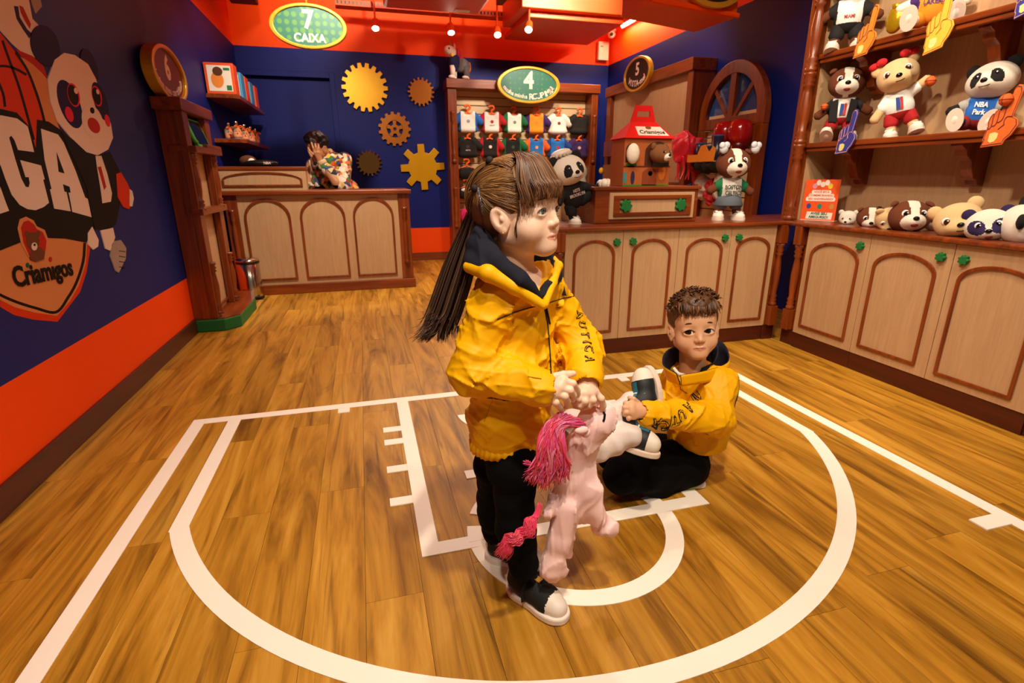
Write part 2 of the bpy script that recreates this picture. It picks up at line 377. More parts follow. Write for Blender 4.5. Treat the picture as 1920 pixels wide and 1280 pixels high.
M_green = mat('green_foam', '0c6b2c', .6, var=.1, bump=.1); M_tape = mat('white_floor_tape', 'fff4e6', .4, var=.03, scale=8)
M_cream = mat('cream_letter', 'f4d9c6', .5, var=.02)
M_chrome = mat('brushed_steel', 'c9c2b6', .18, metal=1, var=.04)
XL, XR, YB, ZC = -1.245, 3.35, 7.2, 3.2

# ------------------------------------------------------------------ floor: planks along Y
fl = struct(MB().box(XL-.1, XR+.1, -1.6, YB+.1, -.06, -.012).build('floor', mat('underlay', '2a1606', .8)))
FW = floor_wood(); PW, PL = .152, 1.22; shared = None; nx = 0; x = XL-.05; row = 0
while x < XR:
    off = (row*.47) % 1; y = -1.55-off*PL
    while y < YB:
        y0, y1 = max(y, -1.55), min(y+PL, YB); x1 = min(x+PW, XR+.05)
        if y1-y0 > .02:
            full = abs(y1-y0-PL) < 1e-6 and abs(x1-x-PW) < 1e-6
            if full and shared is not None: me = shared
            else:
                g = .0005; mb = MB().box(-(x1-x)/2+g, (x1-x)/2-g, -(y1-y0)/2+g, (y1-y0)/2-g, -.012, 0)
                me = bpy.data.meshes.new('plank'); me.from_pydata(mb.v, [], mb.f); me.materials.append(FW)
                if full: shared = me
            o = bpy.data.objects.new('plank', me); COL.objects.link(o); o.parent = fl; o.location = ((x+x1)/2, (y0+y1)/2, 0)
        y += PL
    x += PW; row += 1

# ------------------------------------------------------------------ walls and ceiling
mb = MB(); mb.cur = 1; mb.box(XL-.1, XL, -1.55, YB+.1, -.05, .40); mb.cur = 0; mb.box(XL-.1, XL, -1.55, YB+.1, .40, 2.5); mb.cur = 1; mb.box(XL-.1, XL, -1.55, YB+.1, 2.5, ZC)
struct(mb.build('wall_left', [M_blue, M_orange]))
mb = MB()
mb.cur = 1; mb.box(-.25, XR, YB, YB+.15, -.05, .43); mb.cur = 0; mb.box(-.25, XR, YB, YB+.15, .43, 2.5); mb.box(XL, -.25, YB, YB+.15, 2.2, 2.5); mb.box(XL, -1.19, YB, YB+.15, -.05, 2.2)
mb.cur = 1; mb.box(XL, XR, YB, YB+.15, 2.5, ZC)
struct(mb.build('wall_back', [M_blue, M_orange]))
mb = MB(); mb.cur = 0; mb.box(XR, XR+.1, -1.55, YB+.1, -.05, 2.5); mb.cur = 1; mb.box(XR, XR+.1, -1.55, YB+.1, 2.5, ZC)
struct(mb.build('wall_right', [M_blue, M_orange]))
struct(MB().box(XL-.1, XR+.1, -1.55, YB+.15, ZC, ZC+.1).build('ceiling', M_ceil))
struct(MB().box(XL, XL+.016, -1.55, 4.15, 0, .105).build('baseboard_left', WDY, bevel=.003))
struct(MB().box(-.2, 1.1, YB-.016, YB, 0, .105).build('baseboard_back', WX, bevel=.003))
d = struct(MB().box(-1.19, -.25, YB+.075, YB+.12, 0, 2.2).build('door_1', M_blue))
mb = MB()
for a in ((-.25, -.19, YB-.012, YB, 0, 2.26), (-1.245, -.25, YB-.012, YB, 2.2, 2.26)): mb.box(*a)
struct(mb.build('trim_1', M_blue, bevel=.003))

# ------------------------------------------------------------------ court markings taped on the floor
ct = thing('court_marking', 'white taped half basketball court marking on the wooden floor', 'floor marking', (.577, 1.6, 0))
T = .055; TZ = .0016; cx = .577
_tz = [0]
def strip(name, x0, x1, y0, y1, parent=ct):
    _tz[0] += 1; return MB().box(x0, x1, y0, y1, 0.0002, TZ+.00012*_tz[0]).build(name, M_tape, ct)
def arcband(name, c, ro, ri, a0, a1, n=40):
    V = []; _tz[0] += 1; TZ = .0016+.00012*_tz[0]
    for i in range(n+1):
        a = math.radians(a0+(a1-a0)*i/n)
        for r_ in (ro, ri):
            for z in (.0002, TZ): V.append((c[0]+r_*math.cos(a), c[1]+r_*math.sin(a), z))
    fs = []
    for i in range(n):
        p, q = 4*i, 4*i+4; fs += [(p+1, p+3, q+3, q+1), (p, p+1, q+1, q), (p+2, q+2, q+3, p+3), (p, q, q+2, p+2)]
    fs += [(0, 2, 3, 1), (4*n, 4*n+1, 4*n+3, 4*n+2)]
    return MB().add(V, fs).build(name, M_tape, ct)
strip('baseline', -.84, 1.995, 2.485, 2.54); strip('sideline', -.84, -.785, -1.4, 2.485); strip('sideline', 1.94, 1.995, -1.4, 2.485)
strip('corner_line', -.684, -.629, 1.655, 2.485); strip('corner_line', 1.783, 1.838, 1.655, 2.485)
arcband('three_point_arc', (cx, 2.088), 1.33, 1.275, 180+math.degrees(math.asin(.425/1.33)), 360-math.degrees(math.asin(.425/1.33)), 72)
strip('lane_line', .085, .14, 1.374, 2.485); strip('lane_line', 1.015, 1.07, 1.374, 2.485); strip('free_throw_line', .085, 1.07, 1.319, 1.374)
arcband('free_throw_arc', (cx, 1.346), .345, .29, 185, 355, 40)
for a0, a1 in ((0, 13), (24, 44), (80, 100), (136, 156), (167, 180)): arcband('arc_dash', (cx, 1.346), .345, .29, a0, a1, 8)
strip('lane_bar', .292, .862, 1.70, 1.755)
arcband('hoop_arc', (cx, 2.25), .225, .17, 180, 360, 30)
for yy in (2.165, 2.045, 1.82, 1.60):
    for s_ in (-1, 1): strip('lane_tick', cx+s_*.4925, cx+s_*.57, yy, yy+.046)
for s_ in (-1, 1): strip('baseline_tick', cx+s_*.745-.027, cx+s_*.745+.027, 2.43, 2.485)
strip('sideline_tick', 1.83, 1.94, .955, 1.01); strip('sideline_tick', -.785, -.675, .955, 1.01)

# ------------------------------------------------------------------ counters with arched doors
EX, EY, EZ = Vector((1, 0, 0)), Vector((0, 1, 0)), Vector((0, 0, 1))
PAW = [(math.cos(t)*(1+.14*math.cos(7*t)), math.sin(t)*(1+.14*math.cos(7*t))) for t in [2*math.pi*i/56 for i in range(56)]]
def door(parent, o, r, w0, w1, z0, z1, a0, a1, az0, azs, azt, knob=None, kz=.705):
    """panel door standing in the plane through o along r: slab, arched moulding, paw shaped pull"""
    o = Vector(o); r = Vector(r)
    dr = MB().prism([(w0+.0015, z0), (w1-.0015, z0), (w1-.0015, z1), (w0+.0015, z1)], o, r, EZ, -.002, .016).build('door', BEI, parent, bevel=.0015)
    ins = [((a-(a0+a1)/2)*((a1-a0)/2-.016)/((a1-a0)/2)+(a0+a1)/2, az0+.016+(b-az0)*(azt-az0-.032)/(azt-az0)) for a, b in arch(a0, a1, az0, azs, azt)]
    MB().ring(arch(a0, a1, az0, azs, azt), ins, o, r, EZ, .016, .026).build('moulding', WV, dr, bevel=.003)
    if knob is not None:
        MB().prism([(knob+a*.021, kz+b*.021) for a, b in PAW], o, r, EZ, .016, .036).build('paw_handle', M_green, dr, bevel=.004)
def cabinet(label, r, o, doors, w0, w1, depth, plinthmat):
    o = Vector(o); r = Vector(r); n = r.cross(EZ)
    c = thing('base_cabinet', label, 'cabinet', o+r*(w0+w1)/2, group='pale cabinets with arched doors')
    MB().prism([(w0, .1), (w1, .1), (w1, .775), (w0, .775)], o, r, EZ, -depth, -.002).build('body', BEI, c)
    MB().prism([(w0, 0), (w1, 0), (w1, .1), (w0, .1)], o, r, EZ, -depth, .012).build('plinth', plinthmat, c, bevel=.003)
    for dd in doors: door(c, o, r, *dd)
    return c
YF = 2.9
cabinet('two door cabinet under the counter, half behind the girl', EX, (0, YF, 0), [(1.118, 1.491, .1, .772, 1.17, 1.44, .146, .63, .722, 1.447), (1.491, 1.87, .1, .772, 1.55, 1.82, .146, .63, .718, 1.553)], 1.118, 1.87, .48, WD)
cabinet('two door cabinet with green paw pulls, directly behind the boy', EX, (0, YF, 0), [(1.87, 2.247, .1, .772, 1.925, 2.19, .146, .63, .71, 2.197), (2.247, 2.592, .1, .772, 2.29, 2.55, .146, .63, .706, 2.30)], 1.87, 2.592, .48, WD)
# right hand run faces -X: along r = -Y
XF = 2.68; RY = Vector((0, -1, 0))
cabinet('narrow single door cabinet by the corner pillar of the right hand run', RY, (XF, 0, 0), [(-2.70, -2.265, .1, .772, -2.655, -2.31, .15, .61, .703, -2.318)], -2.70, -2.265, .6, WDY)
cabinet('wide two door cabinet at the right edge with two paw pulls', RY, (XF, 0, 0), [(-2.265, -1.825, .1, .772, -2.222, -1.882, .148, .61, .70, -1.877), (-1.825, -1.385, .1, .772, -1.785, -1.448, .14, .61, .698, -1.773)], -2.265, -1.385, .6, WDY)
def turned(z0, z1, r0):
    """profile of a turned half column"""
    h = z1-z0; P = [(0, 1.0), (.05, 1.0), (.07, .72), (.1, 1.0), (.13, .7), (.16, .98), (.2, .62), (.35, .86), (.55, .95), (.72, .72), (.8, .6), (.83, .98), (.86, .66), (.89, 1.0), (.93, .7), (.96, 1), (1, 1)]
    return [(r0*b, z0+h*a) for a, b in P]
def pillar(label, x0, x1, y0, y1, cx_, cy_, ztop=.775):
    p = thing('corner_pillar', label, 'pillar', ((x0+x1)/2, (y0+y1)/2, 0), group='turned corner pillars')
    MB().box(x0, x1, y0, y1, .1, ztop).build('post', WV, p, bevel=.003)
    MB().box(x0-.012, x1+.012, y0-.012, y1+.012, 0, .105).build('plinth', WD, p, bevel=.003)
    MB().lathe(turned(.24, .66, .026), (cx_, cy_, 0)).build('turned_column', WV, p, smooth=True)
    MB().box(cx_-.028, cx_+.028, cy_-.028, cy_+.028, .66, ztop).build('block', WV, p, bevel=.002); MB().box(cx_-.028, cx_+.028, cy_-.028, cy_+.028, .105, .24).build('block', WV, p, bevel=.002)
    return p
pillar('turned wooden pillar ending the counter beside the boy', 2.595, 2.66, 2.89, 2.96, 2.628, 2.875)
pillar('turned wooden pillar starting the right hand cabinet run', 2.69, 2.75, 2.705, 2.80, 2.665, 2.755)
pillar('turned wooden pillar at the right edge of the picture', 2.69, 2.75, 1.28, 1.38, 2.665, 1.33)
pillar('wooden end post of the counter hidden by the girl', 1.055, 1.115, 2.9, 2.96, 1.085, 2.885)
wt = tag(MB().prism([(1.03, 2.855), (2.635, 2.855), (2.635, .6), (3.0, .6), (3.0, 2.95), (3.3, 2.95), (3.3, 3.4), (1.03, 3.4)], (0, 0, 0), EX, EY, .775, .80).build('worktop', WX, bevel=.008),
         'glossy cherry wood worktop running over all the low cabinets', 'worktop')

# ------------------------------------------------------------------ right hand shelf unit
su = thing('shelf_unit', 'tall cherry shelf unit with pale back panel on the right counter', 'shelf unit', (3.0, 2.0, .8))
MB().box(3.0, 3.06, .6, 2.96, .80, 2.6).build('back_panel', BEI, su)
MB().box(2.78, 3.0, 2.93, 2.955, .80, 2.6).build('side_panel', BEI, su)
MB().box(2.70, 2.78, 2.93, 2.99, .80, 2.6).build('post', WV, su, bevel=.003)
for a, b in ((.80, 1.27), (1.27, 1.68), (1.68, 2.12), (2.12, 2.6)): MB().lathe(turned(a, b, .034), (2.705, 2.925, 0)).build('turned_column', WV, su, smooth=True)
def bracket(y, ztop, p):
    prof = [(0, 0), (.20, 0), (.205, -.03), (.17, -.05), (.16, -.075), (.12, -.10), (.10, -.15), (.085, -.18), (.06, -.19), (.045, -.215), (0, -.22)]
    MB().prism([(3.0-a, ztop+b) for a, b in prof], (0, y, 0), EX, EZ, -.028, .028).build('bracket', WV, p, bevel=.004)
for zt in (1.275, 1.78):
    sh = MB().box(2.745, 3.0, .6, 2.925, zt-.03, zt).build('shelf', WY, su, bevel=.006)
    MB().box(2.755, 2.785, .6, 2.92, zt-.052, zt-.03).build('edge_strip', WY, sh, bevel=.004)
    for yb in (2.68, 2.03, 1.4): bracket(yb, zt-.03, su)

# ------------------------------------------------------------------ oval signs
def sign_face(name, c1, c2, s):
    m = bpy.data.materials.new(name); nt, N, L = NT(m); b = N['Principled BSDF']; b.inputs['Roughness'].default_value = .45
    tc = N.new('ShaderNodeTexCoord'); mp = N.new('ShaderNodeMapping'); mp.inputs['Scale'].default_value = (s, s, s); L.new(tc.outputs['Object'], mp.inputs[0])
    v = N.new('ShaderNodeTexVoronoi'); v.inputs['Randomness'].default_value = .12; v.inputs['Scale'].default_value = 1; L.new(mp.outputs[0], v.inputs['Vector'])
    cr = N.new('ShaderNodeValToRGB'); e = cr.color_ramp.elements; e[0].position = .30; e[0].color = (*srgb(c2), 1); e[1].position = .45; e[1].color = (*srgb(c1), 1)
    L.new(v.outputs['Distance'], cr.inputs[0]); L.new(cr.outputs[0], b.inputs['Base Color']); return m
SF_G = sign_face('green_print', '1f6a58', '4f8a3c', 17); SF_R = mat('maroon_face', '6b1710', .5); SF_B = mat('dark_brown_face', '2a0f0a', .5)
def oval_sign(label, c, r, u, rx, rz, face, th=.05, group='oval numbered signs'):
    c, r, u = Vector(c), Vector(r), Vector(u); n = r.cross(u); s = thing('oval_sign', label, 'sign', c, group=group)
    MB().prism(ellipse(rx*.97, rz*.96), c, r, u, -th*.5, th*.2).build('board', face, s)
    MB().ring(ellipse(rx, rz), ellipse(rx*.885, rz*.86), c, r, u, -th*.5, th*.5).build('rim', M_gold, s, bevel=.006)
    return s, c+n*(th*.2)
s7, o7 = oval_sign('green oval cashier sign number 7 hanging from the ceiling', (-.303, 5.2, 2.272), EX, EZ, .305, .168, SF_G)
mb = MB(); text(mb, '7', o7+EZ*.045, EX, EZ, .19, .03, sx=.95); text(mb, 'CAIXA', o7-EZ*.088, EX, EZ, .088, .03, sx=.95); mb.build('lettering', M_cream, s7)
MB().tube([(-.303, 5.2, 2.43), (-.303, 5.2, ZC)], .008).build('rod', M_gold, s7)
s4, o4 = oval_sign('green oval sign number 4 on the clothes display', (2.122, 6.86, 2.165), EX, EZ, .408, .21, SF_G)
mb = MB(); text(mb, '4', o4+EZ*.045, EX, EZ, .27, .03, sx=.95)
t4 = 'escolha minha ROUPINHA!'; arc_text(mb, t4, o4, EX, EZ, .318, .135, math.radians(190), math.radians(352), .075, .02, sizes=[.85]*14+[1.25]*9); mb.build('lettering', M_cream, s4)
s5, o5 = oval_sign('dark oval sign number 5 with gold rim on the panel', PX(1196, 139, 3.06), -EY, EZ, .30, .175, SF_B)
mb = MB(); text(mb, '5', o5+EZ*.045, -EY, EZ, .17, .03); arc_text(mb, 'VISTA-me!', o5, -EY, EZ, .2, .095, math.radians(205), math.radians(335), .085, .03); mb.build('lettering', M_cream, s5)
c6 = PX(306, 138, -1.18)
s6, o6 = oval_sign('maroon oval sign number 6 on top of the tall kiosk', (-1.185, 4.33, 1.735), EY, EZ, .345, .172, SF_R, th=.07)
mb = MB(); text(mb, '6', o6+EZ*.035, EY, EZ, .2, .04); arc_text(mb, 'imprima meu certificado', o6, EY, EZ, .25, .105, math.radians(184), math.radians(356), .062, .03); mb.build('lettering', M_cream, s6)

# ------------------------------------------------------------------ kiosk on the left wall
k = thing('kiosk', 'tall narrow wooden kiosk on a green foot against the left wall', 'kiosk', (-1.15, 4.5, 0))
base = [(XL+.002, 4.15), (-1.045, 4.15), (-.955, 4.25), (-.95, 4.83), (-1.03, 5.2), (XL+.002, 5.2)]
MB().prism(base, (0, 0, 0), EX, EY, .002, .088).build('green_foot', M_green, k, bevel=.006)
MB().prism([(a*.985-.018, 4.17+(b-4.15)*.965) for a, b in base], (0, 0, 0), EX, EY, .088, .096).build('foot_top', WY, k)
KX = -1.085
MB().box(XL+.002, KX-.051, 4.165, 4.19, .096, 1.53).build('side', WV, k, bevel=.003); MB().box(XL+.002, KX-.051, 4.79, 4.815, .096, 1.53).build('side', WV, k, bevel=.003)
MB().box(XL+.002, KX-.056, 4.19, 4.79, .096, 1.244).build('panel', BEI, k); MB().box(XL+.002, XL+.04, 4.19, 4.79, 1.27, 1.5).build('recess_back', WV, k)
for y0, y1 in ((4.16, 4.27), (4.70, 4.82)):
    MB().box(KX-.05, KX, y0, y1, .097, 1.499).build('post', WV, k, bevel=.004)
    for a, b in ((.12, .5), (.86, 1.24)): MB().lathe(turned(a, b, .03), (KX, (y0+y1)/2, 0)).build('turned_column', WV, k, smooth=True)
MB().box(XL+.002, KX+.02, 4.10, 4.87, 1.5, 1.575).build('cornice', WY, k, bevel=.006)
MB().box(XL+.04, KX+.05, 4.153, 4.862, 1.245, 1.285).build('tray', WY, k, bevel=.004); MB().box(KX+.02, KX+.05, 4.45, 4.86, 1.285, 1.31).build('tray_lip', WY, k, bevel=.003)
MB().box(KX-.05, KX+.025, 4.15, 4.86, .83, .875).build('rail', WY, k, bevel=.004)
MB().box(KX-.055, KX-.035, 4.27, 4.70, .13, .145).build('panel_bead', WY, k)
# green child-proof tablet leaning in the kiosk
M_lime = mat('lime_rubber', '3fae2a', .5)
tb = thing('tablet', 'tablet with black screen in a bright green rubber case', 'tablet', (-1.07, 4.47, 1.286), (0, 0, 0))
tr = Matrix.Rotation(math.radians(18), 3, 'Y'); tU = Vector((-math.sin(.3), 0, math.cos(.3))); oT = Vector((-1.07, 4.51, 1.288))
rr = [(-.15, 0), (.15, 0), (.165, .02), (.165, .185), (.15, .2), (-.15, .2), (-.165, .185), (-.165, .02)]
MB().prism(rr, oT, EY, tU, -.02, .006).build('case', M_lime, tb, bevel=.006)
MB().prism([(a*.86, .018+b*.82) for a, b in rr], oT, EY, tU, .006, .008).build('screen', mat('dark_glass', '05060a', .08), tb)
MB().tube(spline([oT+EY*-.15+tU*.03, oT+EY*-.2+tU*.05, oT+EY*-.2+tU*.14, oT+EY*-.15+tU*.165]), .014).build('handle', M_lime, tb, smooth=True)
ws = tag(MB().box(XL+.001, XL+.004, 5.12, 5.25, 1.33, 1.52).build('wall_sticker', [mat('sticker_print', 'e0552a', .5)]), 'small coloured card stuck on the blue wall above the kiosk tray', 'sticker')

# ------------------------------------------------------------------ left wall shelves with boxes and bottles
for zt, y0, y1, lb in ((1.79, 5.58, 7.0, 'upper wooden wall shelf carrying orange and blue boxes'), (1.42, 5.62, 7.0, 'lower wooden wall shelf carrying perfume bottles')):
    tag(MB().prism([(XL, y0), (-1.02, y0), (-.98, y0+.05), (-.98, y1), (XL, y1)], (0, 0, 0), EX, EY, zt-.035, zt).build('wall_shelf', WY, bevel=.004), lb, 'shelf')
bxm = [mat('orange_card', 'e8541c', .5), mat('sky_blue_card', '3f9ad0', .5), M_white, mat('brown_ink', '5a2d14', .5), mat('orange_ink', 'f08a30', .5), mat('green_ink', '1f7a4a', .5)]
def giftbox(i, y, hgt, wid, dep, c, lab):
    b = thing('gift_box', lab, 'box', (-1.13, y, 1.79), group='boxes on the upper wall shelf')
    x0 = XL+.012; x1 = x0+wid
    MB().box(x0, x1, y, y+dep, 1.79, 1.79+hgt).build('carton', bxm[c], b, bevel=.003)
    MB().box(x0+.022, x1-.022, y-.002, y, 1.79+.022, 1.79+hgt-.022).build('window_print', M_white, b)
    MB().prism(ellipse(.05, .065, 20, ((x0+x1)/2-.02, 1.79+hgt*.45)), (0, y-.002, 0), EX, EZ, 0, .0015).build('bear_print', bxm[4], b)
    MB().prism(ellipse(.04, .036, 20, ((x0+x1)/2-.01, 1.79+hgt*.72)), (0, y-.0035, 0), EX, EZ, 0, .0012).build('face_print', bxm[2 if c else 3], b)
    mbp = MB(); mbp.box(x1-.07, x1-.03, y-.004, y-.002, 1.79+.03, 1.79+.07); mbp.box(x1-.08, x1-.03, y-.004, y-.002, 1.79+hgt-.06, 1.79+hgt-.04); mbp.build('label_print', bxm[5], b)
    return b
for i, (y, h_, c) in enumerate([(5.6, .25, 0), (5.85, .22, 1), (6.05, .22, 0), (6.3, .21, 1), (6.55, .21, 0)]):
    giftbox(i, y, h_, .235 if not i else .245, .16, c, ['large orange gift box with bear picture nearest on the upper shelf', 'blue gift box second on the upper wall shelf', 'orange gift box in the middle of the upper wall shelf', 'blue gift box fourth on the upper wall shelf', 'orange gift box at the far end of the upper wall shelf'][i])
GL = mat('bottle_glass', 'e8d8cc', .08, trans=.75, var=.01); PER = mat('perfume_label', 'f0a070', .5); RIB = mat('orange_ribbon', 'f07a1c', .45)
bt = thing('perfume_bottle', 'clear perfume bottle with orange ribbon on the lower wall shelf', 'bottle', (0, 0, 0), group='perfume bottles on the lower wall shelf')
MB().lathe([(.0, 0), (.036, 0), (.038, .006), (.038, .085), (.033, .1), (.014, .108), (.013, .12)], (0, 0, 0), seg=12).build('flask', GL, bt, smooth=True, local=True)
MB().lathe([(.017, .115), (.017, .15), (.015, .153)], (0, 0, 0), seg=12).build('cap', M_chrome, bt, smooth=True, local=True)
MB().lathe([(.0385, .02), (.0387, .021), (.0387, .06), (.0385, .061)], (0, 0, 0), seg=12).build('label', PER, bt, smooth=True, local=True)
mb = MB()
for s_ in (-1, 1): mb.tube(spline([(.02, 0, .105), (.035, s_*.02, .118), (.042, s_*.04, .105), (.03, 0, .103)]), .007, 6, flat=.5); mb.tube([(.03, 0, .104), (.045, s_*.018, .05)], .006, 6, flat=.4)
mb.build('ribbon', RIB, bt, local=True)
sp = [(-1.06, 5.70), (-1.16, 5.86), (-1.05, 6.0), (-1.15, 6.1), (-1.04, 6.26), (-1.14, 6.38), (-1.04, 6.52), (-1.13, 6.66)]
for i, (x, y) in enumerate(sp):
    b = bt if i == 0 else dup(bt)
    b['label'] = 'clear perfume bottle with orange ribbon, %s from the front on the lower wall shelf' % ('first second third fourth fifth sixth seventh eighth'.split()[i])
    b.location = (x, y, 1.42); b.rotation_euler = (0, 0, -.9)

# ------------------------------------------------------------------ cash desk
dk = thing('cash_desk', 'cash desk with three arched pale panels and cherry trim', 'desk', (-.4, 5.7, 0)); DY = 5.42
MB().box(-1.17, .34, DY, DY+.62, .09, .925).build('body', BEI, dk)
MB().box(-1.2, .465, DY-.035, DY+.66, 0, .092).build('plinth', WX, dk, bevel=.004)
MB().box(-1.235, .47, DY-.045, DY+.66, .925, .965).build('desk_top', WX, dk, bevel=.008)
MB().box(.34, .45, DY-.012, DY+.62, .092, .925).build('corner_post', WV, dk, bevel=.004); MB().box(-1.2, -1.095, DY-.012, DY+.62, .092, .925).build('corner_post', WV, dk, bevel=.004)
for xx in (.395, -1.147): MB().lathe(turned(.25, .8, .026), (xx, DY-.014, 0)).build('turned_column', WV, dk, smooth=True)
for a0, a1 in ((-1.055, -.655), (-.575, -.165), (-.095, .29)):
    o_ = arch(a0, a1, .135, .72, .895); i_ = [((a-(a0+a1)/2)*.90+(a0+a1)/2, .135+.02+(b-.135)*(.76-.04)/.76) for a, b in o_]
    MB().ring(o_, i_, (0, DY, 0), EX, EZ, 0, .013).build('arch_moulding', WV, dk, bevel=.003)
MB().box(-.56, .33, DY-.004, DY, .905, .924).build('drawer_line', BEI, dk)
rb = thing('counter_screen', 'low pale screen with arched moulding standing on the cash desk', 'screen', (-.85, 5.5, .966))
MB().box(-1.225, -.48, DY-.01, DY+.14, .966, 1.145).build('box', BEI, rb); MB().box(-1.235, -.47, DY-.02, DY+.20, 1.145, 1.175).build('lid', WX, rb, bevel=.005)
o_ = arch(-1.19, -.515, 1.0, 1.06, 1.13); i_ = [((a+.8525)*.945-.8525, 1.0+.018+(b-1.0)*(.13-.032)/.13) for a, b in o_]
MB().ring(o_, i_, (0, DY-.01, 0), EX, EZ, 0, .012).build('arch_moulding', WV, rb, bevel=.003)
cp = thing('black_pouch', 'black pouch lying on the screen of the cash desk', 'pouch', (-.86, 5.5, 1.176))
MB().ell((-.86, 5.5, 1.205), (.15, .06, .03)).build('pouch', M_black, cp, smooth=True); mb = MB(); text(mb, 'NBA', (-.80, 5.437, 1.205), EX, EZ, .03); mb.build('print', M_cream, cp)
pl = thing('plush_puppy', 'small brown and white plush head lying behind the cash desk screen', 'toy', (-.98, 5.57, 1.176))
MB().ell((-.98, 5.57, 1.226), (.075, .06, .05)).build('head', mat('brown_plush', '5b3016', .9, bump=.4), pl, smooth=True); MB().ell((-.945, 5.53, 1.216), (.035, .03, .035)).build('muzzle', M_white, pl, smooth=True)
# pedal bin
bn = thing('pedal_bin', 'round brushed steel pedal bin beside the cash desk', 'bin', (-1.045, 5.30, .0))
MB().lathe([(0, .015), (.095, .015), (.097, .03), (.097, .335), (.09, .34)], (-1.06, 5.285, 0), seg=28).build('drum', M_chrome, bn, smooth=True)
MB().lathe([(.1, 0), (.1, .02), (.095, .022)], (-1.06, 5.285, 0), seg=28).build('foot_ring', M_black, bn); MB().lathe([(.1, .33), (.102, .345), (.1, .35)], (-1.06, 5.285, 0), seg=28).build('collar', M_black, bn)
MB().lathe([(.101, .35), (.102, .358), (.09, .372), (.05, .38), (.0, .382)], (-1.06, 5.285, 0), seg=28).build('lid', M_chrome, bn, smooth=True)
MB().box(-1.02, -.94, 5.19, 5.225, .018, .03).build('pedal', M_black, bn, bevel=.004)

# ------------------------------------------------------------------ gears on the back wall
def gear(label, c, ro, ri, nt, m, cut=False, rot=0, taper=.55, hole=0):
    g = thing('wall_gear', label, 'wall decoration', (c[0], YB, c[1]), group='gears on the blue wall'); P = []
    for i in range(nt):
        a = 2*math.pi*i/nt+rot; w_ = math.pi/nt
        for da, rr_ in ((-w_*.98, ri), (-w_*taper, ri), (-w_*taper*.62, ro), (w_*taper*.62, ro), (w_*taper, ri)): P.append((c[0]+rr_*math.cos(a+da), c[1]+rr_*math.sin(a+da)))
    o = (0, YB, 0)
    if not cut: MB().prism(P, o, EX, EZ, .012, .034).build('disc', m, g, bevel=.003)
    else:
        n = len(P); inner = [(c[0]+ri*.58*math.cos(math.atan2(b-c[1], a-c[0])), c[1]+ri*.58*math.sin(math.atan2(b-c[1], a-c[0]))) for a, b in P]
        MB().ring(P, inner, o, EX, EZ, .012, .034).build('toothed_ring', m, g)
        hub = MB()
        for i in range(5):
            a = 2*math.pi*i/5+.3; u_ = Vector((math.cos(a), 0, math.sin(a))); v_ = Vector((-math.sin(a), 0, math.cos(a)))
            hub.add([], [])
            hub.prism([(.03*ri/.16, -.016), (ri*.6, -.024), (ri*.6, .024), (.03*ri/.16, .016)], Vector((c[0], YB, c[1])), u_, v_, .012, .034)
        hub.build('spokes', m, g); MB().ring(ellipse(ri*.32, ri*.32, 24, c), ellipse(ri*.12, ri*.12, 24, c), o, EX, EZ, .012, .036).build('hub', m, g)
    MB().tube([(c[0], YB, c[1]), (c[0], YB-.014, c[1])], ro*.2, 12).build('mount', M_black, g)
    return g
GY = mat('gold_gear', 'e0a80c', .35, metal=.45, var=.08, scale=8); GC = mat('copper_gear', 'c0762a', .3, metal=.55, var=.1, scale=10); GM = mat('mirror_copper', 'c98a4a', .05, metal=1, var=.03)
gear('large golden gear with many short teeth at upper left of the gears', (.15, 2.11), .272, .222, 18, GY, taper=.75)
gear('small copper gear with fine teeth at upper right', (.822, 2.086), .165, .135, 18, GC)
gear('copper gear with spoked cut-out centre in the middle', (.473, 1.652), .2, .17, 15, GC, cut=True, taper=.6)
gear('small mirror polished copper gear beside the man', (.13, 1.25), .158, .128, 18, GM)
gear('large golden gear with eight long teeth at lower right', (.795, 1.20), .283, .185, 8, GY, taper=.62, rot=.05)

# ------------------------------------------------------------------ clothes display on the back wall
fx = thing('clothes_display', 'tall cherry frame with slat wall for small clothes', 'display', (2.1, 7.0, 0))
for x0, x1 in ((1.115, 1.225), (3.015, 3.105)):
    MB().box(x0, x1, 6.94, 7.19, 0, 2.11).build('post', WV, fx, bevel=.004)
    for a, b in ((.45, .95), (1.25, 1.85)): MB().lathe(turned(a, b, .03), ((x0+x1)/2, 6.935, 0)).build('turned_column', WV, fx, smooth=True)
MB().box(1.10, 3.12, 6.91, 7.19, 2.11, 2.215).build('top_beam', WX, fx, bevel=.006)
SL = mat('cream_slat', 'd8b88c', .45, var=.05)
MB().box(1.225, 3.015, 7.165, 7.19, 0, 2.11).build('backing', mat('slat_groove', '7a5230', .6), fx)
zz = .05
while zz < 2.08: MB().box(1.227, 3.013, 7.145, 7.165, zz, zz+.091).build('slat', SL, fx, bevel=.004); zz += .1
# ------------------------------------------------------------------ panel of station 5 and arched window display
p5 = thing('wall_display', 'pale panel in a heavy cherry frame on the right wall', 'display', (3.2, 5.6, 0)); X5 = 3.1
MB().box(X5+.05, XR-.003, 4.88, 6.6, .3, 2.03).build('panel', BEI, p5)
MB().box(X5-.02, XR-.003, 4.785, 6.68, 2.03, 2.14).build('top_beam', WY, p5, bevel=.006)
MB().box(X5, XR-.003, 4.79, 4.88, .0, 2.03).build('post', WV, p5, bevel=.004); MB().box(X5, XR-.003, 6.55, 6.66, .0, 2.03).build('post', WV, p5, bevel=.004)
MB().box(X5+.0, XR-.003, 4.88, 6.55, .96, 1.02).build('ledge', WY, p5, bevel=.004)
wb = thing('window_board', 'brown wooden bracket with yellow knob beside the panel', 'bracket', (3.0, 6.2, 1.2))
for z_ in (1.05, 1.32): MB().box(3.02, 3.08, 6.30, 6.52, z_, z_+.17).build('block', WV, wb, bevel=.004)
